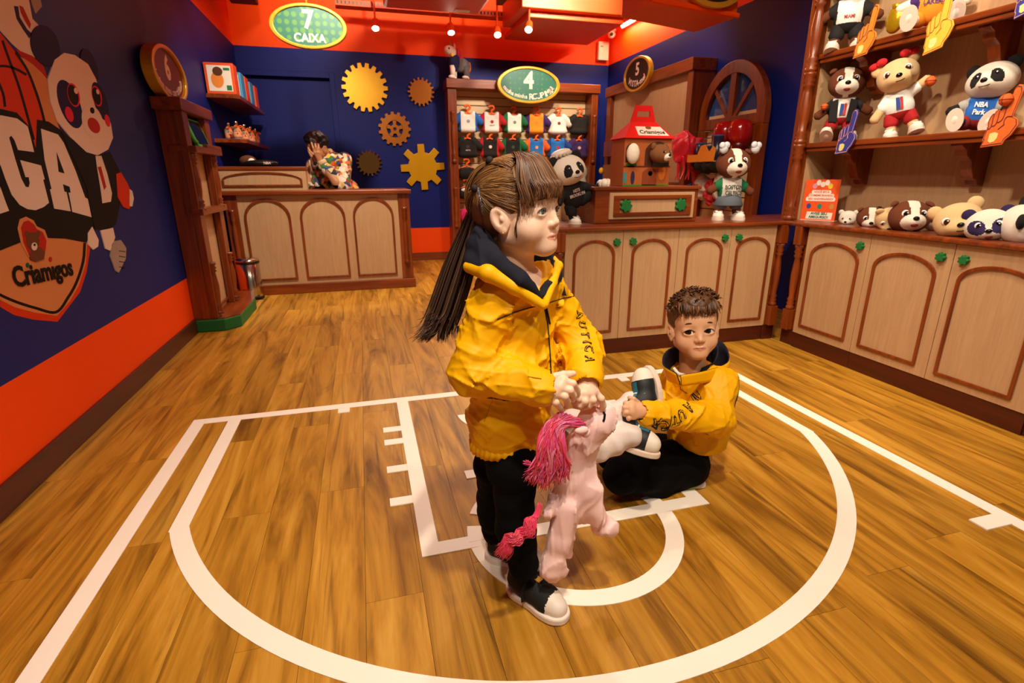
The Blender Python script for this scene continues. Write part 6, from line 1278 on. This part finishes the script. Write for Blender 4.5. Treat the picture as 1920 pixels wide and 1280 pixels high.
# ------------------------------------------------------------------ the pink pony she holds
pony = thing('plush_pony', 'limp pale pink plush pony with bright pink mane held by the girl', 'toy', PY(1080, 900, 1.03)); PP = PLB['pink']
s = SDF(A3((.26, .88, .06)), A3((.62, 1.2, .66)), .0034)
s.ell(GP(1112, 792, 1.045), (.05, .045, .046), k=.01); s.ell(GP(1131, 772, 1.05), (.034, .034, .033), k=.025); s.ell(GP(1095, 825, 1.045), (.04, .04, .045), k=.02)
s.chain([GP(1088, 840, 1.045), GP(1080, 900, 1.045), GP(1078, 950, 1.045)], [.044, .056, .054], k=.03, flat=((.2, -1, 0), 1.8))
s.chain([GP(1062, 945, 1.03), GP(1048, 1010, 1.03), GP(1038, 1052, 1.03), GP(1034, 1070, 1.03)], [.037, .033, .032, .030], k=.015); s.ell(GP(1036, 1066, 1.028), (.040, .038, .030), k=.008); s.chain([GP(1098, 920, 1.04), GP(1110, 950, 1.04), GP(1130, 985, 1.04)], [.041, .034, .031], k=.02); s.ell(GP(1133, 986, 1.038), (.037, .035, .029), k=.008)
s.chain([GP(1062, 960, 1.08), GP(1062, 1015, 1.085), GP(1064, 1035, 1.085)], [.028, .022, .022], k=.015); s.chain([GP(1040, 935, 1.04), GP(1028, 960, 1.02)], [.02, .016], k=.015)
s.noise(.002, 58, 31, 4, (1, 1, .6)); s.folds(.018, 48, 32, 6, (1.3, 1.3, .3)); s.folds(.010, 110, 33, 5, (1.2, 1.2, .35))
V, Fq = s.mesh(); np_mesh('body', V, Fq, PP, pony); PS = s
MB().ell(PY(1090, 806, .985), (.017, .010, .010)).ell(PY(1098, 811, .99), (.012, .009, .012)).build('ear', PP, pony, smooth=True)
pe = [hit(s, 1131, 771, .001), hit(s, 1134, 777, .001), hit(s, 1133, 785, .001), hit(s, 1131, 790, .001)]
MB().tube([q for q in pe if q], .003, 6).build('eye', M_eye, pony, smooth=True)
PK = [mat('mane_pink', 'f0407a', .3), mat('mane_coral', 'f25068', .3), mat('mane_rose', 'e85a9c', .3), mat('mane_light', 'f78fb4', .3)]
paths = []; g = random.Random(9)
for i in range(480):
    t = g.random(); a = GP(1046+54*t+g.uniform(-3, 3), 776+24*t*t+g.uniform(-4, 4), .992+g.uniform(-.008, .006)); e = g.random(); ex = 984+84*e; ey = 912-40*abs(e-.45)+g.uniform(-34, 12); w_ = g.uniform(-6, 6)
    paths.append([a, GP(1040+20*t-18*(1-e)+w_, 800+g.uniform(-6, 6), .985+g.uniform(-.008, .008)), GP(1012+60*e*.75+w_, 838, .982+g.uniform(-.01, .01)), GP((ex+1015+50*e)/2-w_, 872, .987+g.uniform(-.01, .01)), GP(ex+w_, ey, .992+g.uniform(-.012, .012))])
strands('mane', paths, .0019, PK, pony, None, seed=10)
paths = []
for i in range(260):
    o1, o2 = g.gauss(0, 4.5), g.gauss(0, 4.5); w_ = g.uniform(.8, 1.2)
    paths.append([GP(1012+o1*.4, 946+o2*.4, 1.0), GP(1005+o1*.6, 966, .995), GP(992+o1, 978+o2*.7, .985), GP(994+o1, 996+o2, .975), GP(976+o1, 1000+o2*w_, .985), GP(968+o1, 1014+o2, .975), GP(954+o1, 1010+o2, .985), GP(950+o1*1.3, 1026+o2, .98), GP(941+o1*1.5, 1036+o2*1.5, .985)])
paths = [[q_+A3((g.gauss(0, .0012), g.gauss(0, .0012), g.gauss(0, .0014)))*(i_ > 0) for i_, q_ in enumerate(P_)] for P_ in paths]
strands('tail', paths, .0011, PK[:2]+[PK[1]], pony, None, seed=11)

# ------------------------------------------------------------------ the boy
boy = thing('person', 'boy in yellow jacket kneeling on the floor and looking up', 'person', (1.02, 1.47, 0))
MHb = frame((1.06, 1.5, .590), 3.52, .15, .09, 1.05); bv, bf, bm_ = head_geo(1.27); parts = [(tf(MHb, bv), bf, bm_)]
bfw = A3((-.86, -.5, 0)); brt = A3((bfw[1], -bfw[0], 0)); blf = -brt
B0, B1, B2 = GP(1312, 722, 1.50), GP(1308, 800, 1.50), GP(1300, 868, 1.49)
BSL, BSR = GP(1348, 722, 1.44), GP(1268, 715, 1.56)
BEL, BWL = GP(1338, 786, 1.37), GP(1212, 772, 1.33); BER, BWR = GP(1262, 770, 1.52), GP(1228, 752, 1.46)
s = SDF((.62, 1.1, 0), (1.4, 1.85, .62), .009)
s.chain([B0, B1, B2+UPZ*.03], [.07, .075, .06], k=.03); s.cap(B0, A3(MHb @ Vector((-.03, 0, -.15))), .042, .042, k=.03); s.chain([BSL, BEL, BWL], [.03, .028, .02], k=.02); s.chain([BSR, BER, BWR], [.03, .028, .02], k=.02)
KB, FB_ = GP(1165, 893, 1.44), GP(1285, 912, 1.46); KB2 = GP(1150, 862, 1.58)
s.chain([B2+UPZ*.02, KB], [.05, .035], k=.02); s.chain([B2+UPZ*.02, KB2], [.05, .035], k=.02)
v, f = s.mesh(); parts.append((v, f, None))
s = SDF(A3((.7, 1.15, .25)), A3((1.1, 1.6, .62)), .0022)
k4 = [GP(1184, 757, 1.33), GP(1183, 764, 1.318), GP(1184, 772, 1.312), GP(1188, 780, 1.312)]
hand_sdf(s, GP(1212, 770, 1.33), k4, [[k4[0], GP(1173, 756, 1.335), GP(1172, 762, 1.35), GP(1178, 766, 1.36)], [k4[1], GP(1171, 764, 1.322), GP(1170, 770, 1.338), GP(1177, 773, 1.35)], [k4[2], GP(1173, 773, 1.314), GP(1172, 778, 1.33), GP(1179, 780, 1.34)], [k4[3], GP(1179, 783, 1.31), GP(1178, 787, 1.325), GP(1184, 787, 1.335)], [GP(1200, 758, 1.335), GP(1188, 748, 1.335), GP(1180, 745, 1.345)]], .0083, .024)
k5 = [GP(1222, 742, 1.42), GP(1220, 748, 1.415), GP(1220, 754, 1.415)]; hand_sdf(s, GP(1232, 750, 1.45), k5, [[k5[0], GP(1214, 740, 1.42), GP(1212, 744, 1.43)], [k5[1], GP(1212, 748, 1.415), GP(1210, 752, 1.43)], [k5[2], GP(1213, 756, 1.415), GP(1212, 758, 1.43)], [GP(1228, 738, 1.44), GP(1220, 734, 1.43), GP(1216, 734, 1.43)], [k5[2], GP(1216, 760, 1.42), GP(1215, 762, 1.43)]], .008, .02)
v, f = s.mesh(); parts.append((v, f, None)); V, Fq, mi = join_np(parts); np_mesh('body', V, Fq, [SK_B, mat('lip_boy', 'c98468', .45)], boy, mi)
eyes(boy, MHb, (.9, -.30, .12), '2a1608', .0162); face_hair(boy, MHb, HB[0], .0032, bz=.0035, es=1.27)
s = SDF((-.12, -.1, -.1), (.115, .1, .135), .0028); s.ell((-.014, 0, .032), (.096, .078, .080), k=.01).ell((.02, 0, .075), (.075, .066, .042), k=.02)
s.ell((.095, 0, -.045), (.08, .1, .088), k=.01, op='sub'); s.box((.1, 0, -.06), (.07, .2, .05), k=.01, rnd=0, op='sub'); s.box((0, 0, -.135), (.2, .2, .075), k=.02, rnd=0, op='sub')
for y in (-1, 1): s.ell((.008, y*.08, -.022), (.026, .022, .032), k=.006, op='sub')
s.noise(.0016, 260, 7, 5); V, Fq = s.mesh(); np_mesh('hair_base', tf(MHb, V), Fq, HB[1], boy)
paths = []; g = random.Random(14)
for i in range(420):
    th = g.uniform(-math.pi, math.pi); ph = g.random()**.7*1.25; p = on_skull((-.012+.1*math.sin(ph)*math.cos(th), .1*math.sin(ph)*math.sin(th), .032+.1*math.cos(ph)), .004)
    if p.x > .04 and p.z < .065: continue
    side = ph > 1.0; L_ = .012 if side else g.uniform(.022, .036); fwd = Vector((.9, g.uniform(-.1, .45), .2 if not side else -.6)).normalized(); n = (p-Vector((-.012, 0, .027))).normalized()
    paths.append([p-n*.004, p+n*.006+fwd*L_*.35, p+n*.009+fwd*L_*.75+Vector((0, g.uniform(-.004, .004), 0)), p+n*.007+fwd*L_*1.1+Vector((0, g.uniform(-.006, .006), g.uniform(-.006, .006)))])
for i in range(90):
    y = g.uniform(-.06, .06); x = .093*math.sqrt(max(.1, 1-(y/.083)**2)); paths.append([(x*.75, y*.9, .09), (x*.93, y, .082), (x+.004, y*1.04+g.uniform(-.004, .004), .062), (x+.004, y*1.06+g.uniform(-.008, .008), .048+g.uniform(-.006, .006))])
strands('tousled_hair', paths, .0026, HB, boy, MHb, seed=15)
bj = SDF((.68, 1.12, .1), (1.45, 1.85, .66), .0042)
bj.chain([B0+UPZ*.0, B1, B2, GP(1296, 888, 1.48)], [.088, .102, .108, .098], k=.03); bj.chain([BSL, BEL, BWL], [.058, .060, .040], k=.025); bj.chain([BSR, BER, BWR], [.058, .05, .042], k=.03); bj.chain([BSL, BSR], [.055, .055], k=.04)
bj.noise(.004, 44, 41, 4); bj.folds(.017, 46, 42, 6); bj.folds(.007, 95, 43, 5); bj.box((1.05, 1.5, -.04), (.6, .6, .1785), k=.006, rnd=0, op='sub'); bj.cap(BWL-(BWL-BEL)*.12, BWL-(BWL-BEL)*.01, .041, .039, k=.004); bj.cap(BWL-(BWL-BEL)*.03, BWL+(BWL-BEL)*.3, .027, .027, k=.002, op='sub')
nbb = A3(MHb @ Vector((-.028, 0, -.15))); bj.cap(nbb, nbb+UPZ*.12, .05, .062, k=.01, op='sub')
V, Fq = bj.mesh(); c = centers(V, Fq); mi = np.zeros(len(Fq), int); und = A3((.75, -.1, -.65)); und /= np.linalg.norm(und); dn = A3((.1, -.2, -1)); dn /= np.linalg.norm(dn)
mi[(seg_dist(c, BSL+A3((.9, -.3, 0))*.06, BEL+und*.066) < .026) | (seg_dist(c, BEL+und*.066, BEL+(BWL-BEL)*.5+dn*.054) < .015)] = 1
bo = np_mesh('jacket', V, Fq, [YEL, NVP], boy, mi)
def sheet(name, A, B, m_out, m_in, par, th=.004, n=6):
    A, B = spline([Vector(p) for p in A], n), spline([Vector(p) for p in B], n); V = []; k = len(A); rows = 5
    for j in range(rows): V += [a*(1-j/(rows-1))+b*(j/(rows-1)) for a, b in zip(A, B)]
    fs = [(j*k+i, j*k+i+1, (j+1)*k+i+1, (j+1)*k+i) for j in range(rows-1) for i in range(k-1)]
    o = MB().add(V, fs).build(name, [m_out, m_in], par, smooth=True); sd = o.modifiers.new('thick', 'SOLIDIFY'); sd.thickness = th; sd.offset = 0; sd.material_offset = 1; sd.use_rim = True; sd.material_offset_rim = 0; return o
sheet('collar', [GP(1276, 722, 1.405), GP(1252, 712, 1.47), GP(1256, 700, 1.56), GP(1305, 690, 1.63), GP(1362, 704, 1.57), GP(1366, 712, 1.47), GP(1330, 716, 1.415), GP(1278, 724, 1.40)],
      [GP(1268, 700, 1.405), GP(1243, 682, 1.46), GP(1254, 655, 1.56), GP(1305, 640, 1.63), GP(1352, 640, 1.60), GP(1366, 676, 1.50), GP(1325, 694, 1.415), GP(1276, 703, 1.40)], NAV, YEL, boy)
sheet('collar_lining', [GP(1312, 702, 1.44), GP(1336, 696, 1.47), GP(1350, 690, 1.53), GP(1340, 688, 1.60)], [GP(1316, 690, 1.435), GP(1340, 676, 1.49), GP(1345, 648, 1.57), GP(1325, 644, 1.61)], NAV, NAV, boy)
MB().tube(spline([GP(1263, 690, 1.475), GP(1272, 700, 1.455), GP(1285, 704, 1.45)]), .006, 8).build('shirt_collar', M_white, boy, smooth=True)
for i, (ch_, x_, y_) in enumerate((('N', 1308, 746), ('A', 1291, 763), ('U', 1278, 777), ('T', 1266, 788), ('I', 1258, 793), ('C', 1246, 796), ('A', 1230, 793))): decal_char(bj, ch_, x_, y_, (-.86, .55) if i < 4 else (-1, .12), .046, bo, NVP, YEL)
seam(bj, [(1262, 698), (1275, 715), (1276, 730), (1288, 737)], .0012, NVP, 'piping', bo); p = hit(bj, 1302, 866, .001)
if p: MB().prism(ellipse(.004, .009, 10), p, _r, EZ, 0, .001).build('hem_label', NVP, bo)
s = SDF((.62, 1.2, .0), (1.3, 1.85, .36), .0045)
s.chain([GP(1285, 868, 1.47), GP(1215, 872, 1.44), GP(1168, 890, 1.42)], [.088, .076, .066], k=.03); s.chain([GP(1168, 893, 1.42), GP(1235, 905, 1.44), GP(1285, 905, 1.47)], [.055, .052, .044], k=.03); s.chain([GP(1280, 860, 1.58), GP(1200, 845, 1.6), GP(1150, 853, 1.58)], [.085, .07, .058], k=.03); s.chain([GP(1150, 858, 1.58), GP(1230, 870, 1.6)], [.05, .045], k=.02)
s.noise(.004, 40, 51, 5); s.box((.9, 1.5, -.05), (.8, .8, .052), k=.004, rnd=0, op='sub'); V, Fq = s.mesh(); np_mesh('trousers', V, Fq, BLKC, boy)
s = SDF((.95, 1.35, .0), (1.25, 1.6, .12), .003); s.chain([GP(1280, 905, 1.44), GP(1310, 908, 1.43)], [.03, .026], k=.015); V, Fq = s.mesh(); V[:, 2] = np.maximum(V[:, 2], .003); c = centers(V, Fq); np_mesh('sock', V, Fq, [mat('sock_grey', 'cfc0b8', .85), mat('sock_lime', 'b8c820', .8)], boy, (c[:, 0] < A3(PY(1297, 905, 1.43))[0]).astype(int))
# doll in white trousers and laced sneakers held by the boy
dl = thing('plush_doll', 'plush toy in white trousers and black laced sneakers held by the boy', 'toy', PY(1130, 820, 1.36)); M_wt = mat('white_cotton', 'e6d8d0', .85, var=.06, bump=.2)
s = SDF((.5, 1.05, .2), (1.0, 1.6, .62), .0042)
s.chain([GP(1062, 845, 1.3), GP(1110, 835, 1.32), GP(1150, 825, 1.32), GP(1178, 815, 1.31)], [.05, .05, .043, .042], k=.02); s.chain([GP(1075, 800, 1.36), GP(1130, 790, 1.37), GP(1165, 775, 1.37), GP(1185, 755, 1.385)], [.05, .043, .036, .034], k=.02)
s.noise(.004, 55, 61, 5); V, Fq = s.mesh(); np_mesh('white_trousers', V, Fq, M_wt, dl)
MB().ell(PY(1040, 850, 1.32), (.07, .07, .08)).build('body', PLB['brown'], dl, smooth=True)
def doll_shoe(c, ax, up, sc):
    c, ax, up = Vector(c), Vector(ax).normalized(), Vector(up); up = (up-ax*up.dot(ax)).normalized(); l = up.cross(ax); M = Matrix(((ax.x, l.x, up.x, c.x), (ax.y, l.y, up.y, c.y), (ax.z, l.z, up.z, c.z), (0, 0, 0, 1))) @ Matrix.Scale(sc, 4)
    s = SDF((-.08, -.05, -.05), (.09, .05, .07), .004); s.chain([(-.03, 0, .0), (.02, 0, -.005), (.045, 0, -.01)], [.036, .034, .033], k=.02); s.cap((-.035, 0, .0), (-.045, 0, .05), .033, .028, k=.02); s.box((0, 0, -.06), (.2, .2, .03), k=.002, rnd=0, op='sub'); V, Fq = s.mesh(); cc = centers(V, Fq)
    mi = np.zeros(len(Fq), int); mi[cc[:, 0] > .035] = 1; mi[(np.abs(cc[:, 1]) < .013) & (cc[:, 2] > .018) & (cc[:, 0] < .03)] = 2
    o = np_mesh('sneaker', tf(M, V), Fq, [mat('doll_shoe_black', '14181c', .6), M_shoe, mat('doll_tongue_teal', '1c6f86', .6)], dl, mi)
    mb = MB().prism([(a+.005, b) for a, b in ellipse(.079, .042, 24)], (0, 0, 0), EX, EY, -.048, -.028); mb.v = [tuple(M @ Vector(v)) for v in mb.v]; mb.build('sole', M_sole, o, bevel=.004)
    mb = MB()
    for i in range(4): x_ = -.03+i*.017; mb.tube(spline([(x_, -.028, .022-.003*i), (x_+.006, 0, .044-.0075*i), (x_, .028, .022-.003*i)], 4), .0042, 6)
    mb.v = [tuple(M @ Vector(v)) for v in mb.v]; mb.build('laces', M_eyew, o, smooth=True)
vx = _r; vu = _u
doll_shoe(PY(1196, 818, 1.31), _r*.8-_u*.25-_fw*.3, _u*.75+_r*.5-_fw*.35, .95)
doll_shoe(PY(1206, 732, 1.38), _u*.95-_r*.15+_fw*.2, -_r*.8-_u*.25-_fw*.45, .95)

# ------------------------------------------------------------------ the man behind the cash desk
man = thing('person', 'man in colourful floral jacket behind the cash desk holding a phone to his face', 'person', (-.25, 6.25, 0)); MYd = 6.2
MHm = frame(PY(596, 275, MYd), 3.95, -.38, -.1, 1.28); parts = [(tf(MHm, hv), hf, hm)]
MP = lambda x, y, Y=MYd: A3(PY(x, y, Y))
s = SDF((-.75, 5.8, 0), (.3, 6.7, 1.7), .016)
s.chain([MP(622, 315, 6.3), MP(620, 355, 6.32), A3((-.17, 6.32, .9)), A3((-.17, 6.32, .75))], [.13, .15, .14, .13], k=.05); s.cap(MP(622, 310, 6.3), MP(606, 285, 6.24), .06, .055, k=.03)
for x in (-.26, -.08): s.chain([(x, 6.32, .75), (x, 6.3, .45), (x, 6.32, .06)], [.09, .07, .05], k=.03); s.cap((x, 6.32, .04), (x, 6.16, .03), .045, .04, k=.02)
s.chain([MP(642, 305, 6.2), MP(632, 343, 6.0), MP(602, 306, 6.03)], [.06, .05, .035], k=.02); s.chain([MP(585, 308, 6.35), MP(578, 345, 6.2)], [.06, .05], k=.02)
v, f = s.mesh(); parts.append((v, f, None))
s = SDF(MP(590, 285, 6.02)-.2, MP(590, 285, 6.02)+.2, .004); wr_ = MP(600, 302, 6.03); kk = [MP(590, 286, 6.0), MP(594, 285, 6.0), MP(598, 286, 6.0)]
hand_sdf(s, wr_, kk, [[MP(587, 289, 6.0), MP(580, 282, 6.0), MP(578, 277, 6.02)], [kk[0], MP(587, 277, 5.99), MP(584, 268, 6.01)], [kk[1], MP(592, 276, 5.99), MP(591, 270, 6.02)], [kk[2], MP(597, 278, 6.0), MP(597, 272, 6.03)], [MP(584, 293, 6.0), MP(580, 286, 6.0), MP(578, 281, 6.02)]], .0125, .034); v, f = s.mesh(); parts.append((v, f, None))
V, Fq, mi = join_np(parts); cz = centers(V, Fq); mi[(cz[:, 2] < 1.0)] = 2; np_mesh('body', V, Fq, [SK_M, LIP, BLKC], man, mi)
eyes(man, MHm, (1, 0, -.3), '1c0f08'); face_hair(man, MHm, HM[0], .003)
s = SDF((-.12, -.1, -.1), (.115, .1, .14), .004); s.ell((-.012, 0, .030), (.095, .077, .080), k=.01).ell((.015, 0, .085), (.085, .062, .042), k=.02); s.ell((.105, 0, -.045), (.085, .1, .085), k=.01, op='sub'); s.box((0, 0, -.12), (.2, .2, .08), k=.02, rnd=0, op='sub'); s.box((.1, 0, -.06), (.08, .2, .06), k=.01, rnd=0, op='sub')
for y in (-1, 1): s.ell((.008, y*.08, -.022), (.026, .022, .032), k=.006, op='sub')
s.noise(.003, 150, 7, 5); V, Fq = s.mesh(); np_mesh('hair', tf(MHm, V), Fq, HM[0], man)
def floral():
    m = bpy.data.materials.new('floral_print'); nt, N, L = NT(m); b = N['Principled BSDF']; b.inputs['Roughness'].default_value = .7
    tc = N.new('ShaderNodeTexCoord'); nz = N.new('ShaderNodeTexNoise'); nz.inputs['Scale'].default_value = 14; L.new(tc.outputs['Object'], nz.inputs[0]); ad = N.new('ShaderNodeMix'); ad.data_type = 'VECTOR'; ad.inputs[0].default_value = .06; L.new(tc.outputs['Object'], ad.inputs[4]); L.new(nz.outputs['Color'], ad.inputs[5])
    v = N.new('ShaderNodeTexVoronoi'); v.inputs['Scale'].default_value = 26; L.new(ad.outputs[1], v.inputs['Vector']); sp_ = N.new('ShaderNodeSeparateColor'); L.new(v.outputs['Color'], sp_.inputs[0])
    cr = N.new('ShaderNodeValToRGB'); cr.color_ramp.interpolation = 'CONSTANT'; cols = ['e8c890', 'd8641c', '3a7a3a', 'e8b83a', 'f0e0c8', '3a4a7c', '8a3a1c', 'e0c0a8', '1c1a20']; e = cr.color_ramp.elements; e[0].color = (*srgb(cols[0]), 1); e[1].position = 1/9; e[1].color = (*srgb(cols[1]), 1)
    for i in range(2, 9): k = e.new(i/9); k.color = (*srgb(cols[i]), 1)
    L.new(sp_.outputs[0], cr.inputs[0]); L.new(cr.outputs[0], b.inputs['Base Color']); return m
FLO = floral()
s = SDF((-.8, 5.8, .85), (.35, 6.75, 1.6), .009)
s.chain([MP(628, 312, 6.3), MP(625, 350, 6.32), A3((-.16, 6.32, .92))], [.145, .165, .15], k=.05); s.chain([MP(645, 300, 6.22), MP(642, 345, 6.02), MP(607, 312, 6.04)], [.085, .075, .05], k=.04); s.chain([MP(592, 308, 6.38), MP(580, 350, 6.2)], [.075, .06], k=.04); s.chain([MP(618, 285, 6.3), MP(610, 298, 6.2)], [.04, .035], k=.03)
s.noise(.006, 30, 71, 5); nbm = A3(MHm @ Vector((-.028, 0, -.15))); V, Fq = s.mesh(); mo = np_mesh('jacket', V, Fq, FLO, man)
MB().tube([q for q in (hit(s, 580, 300, .003), hit(s, 584, 320, .003), hit(s, 585, 350, .003)) if q] or [MP(580, 300), MP(585, 350)], .008, 6).build('zip_edge', M_white, mo)
ph = thing('smartphone', 'black smartphone held in front of the face of the man', 'phone', PY(588, 275, 6.03)); MB().prism([(-.035, -.075), (.035, -.075), (.035, .075), (-.035, .075)], PY(590, 274, 6.035), (_r*.7+_fw*.7).normalized(), (_u*.95+_r*-.25).normalized(), -.005, .005).build('body', M_black, ph, bevel=.003); MB().prism([(.008, .035), (.03, .035), (.03, .068), (.008, .068)], PY(590, 274, 6.035), (_r*.7+_fw*.7).normalized(), (_u*.95+_r*-.25).normalized(), .005, .007).build('camera_bump', M_chrome, ph)
wt_ = tag(MB().lathe([(.043, -.02), (.046, -.012), (.046, .012), (.043, .02)], Vector(MP(604, 304, 6.03)), Vector(MP(602, 300, 6.03)-MP(610, 315, 6.03)), 18).build('wrist_watch', mat('watch_cream', 'e8c8a0', .3), smooth=True), 'pale watch on the raised wrist of the man', 'watch')
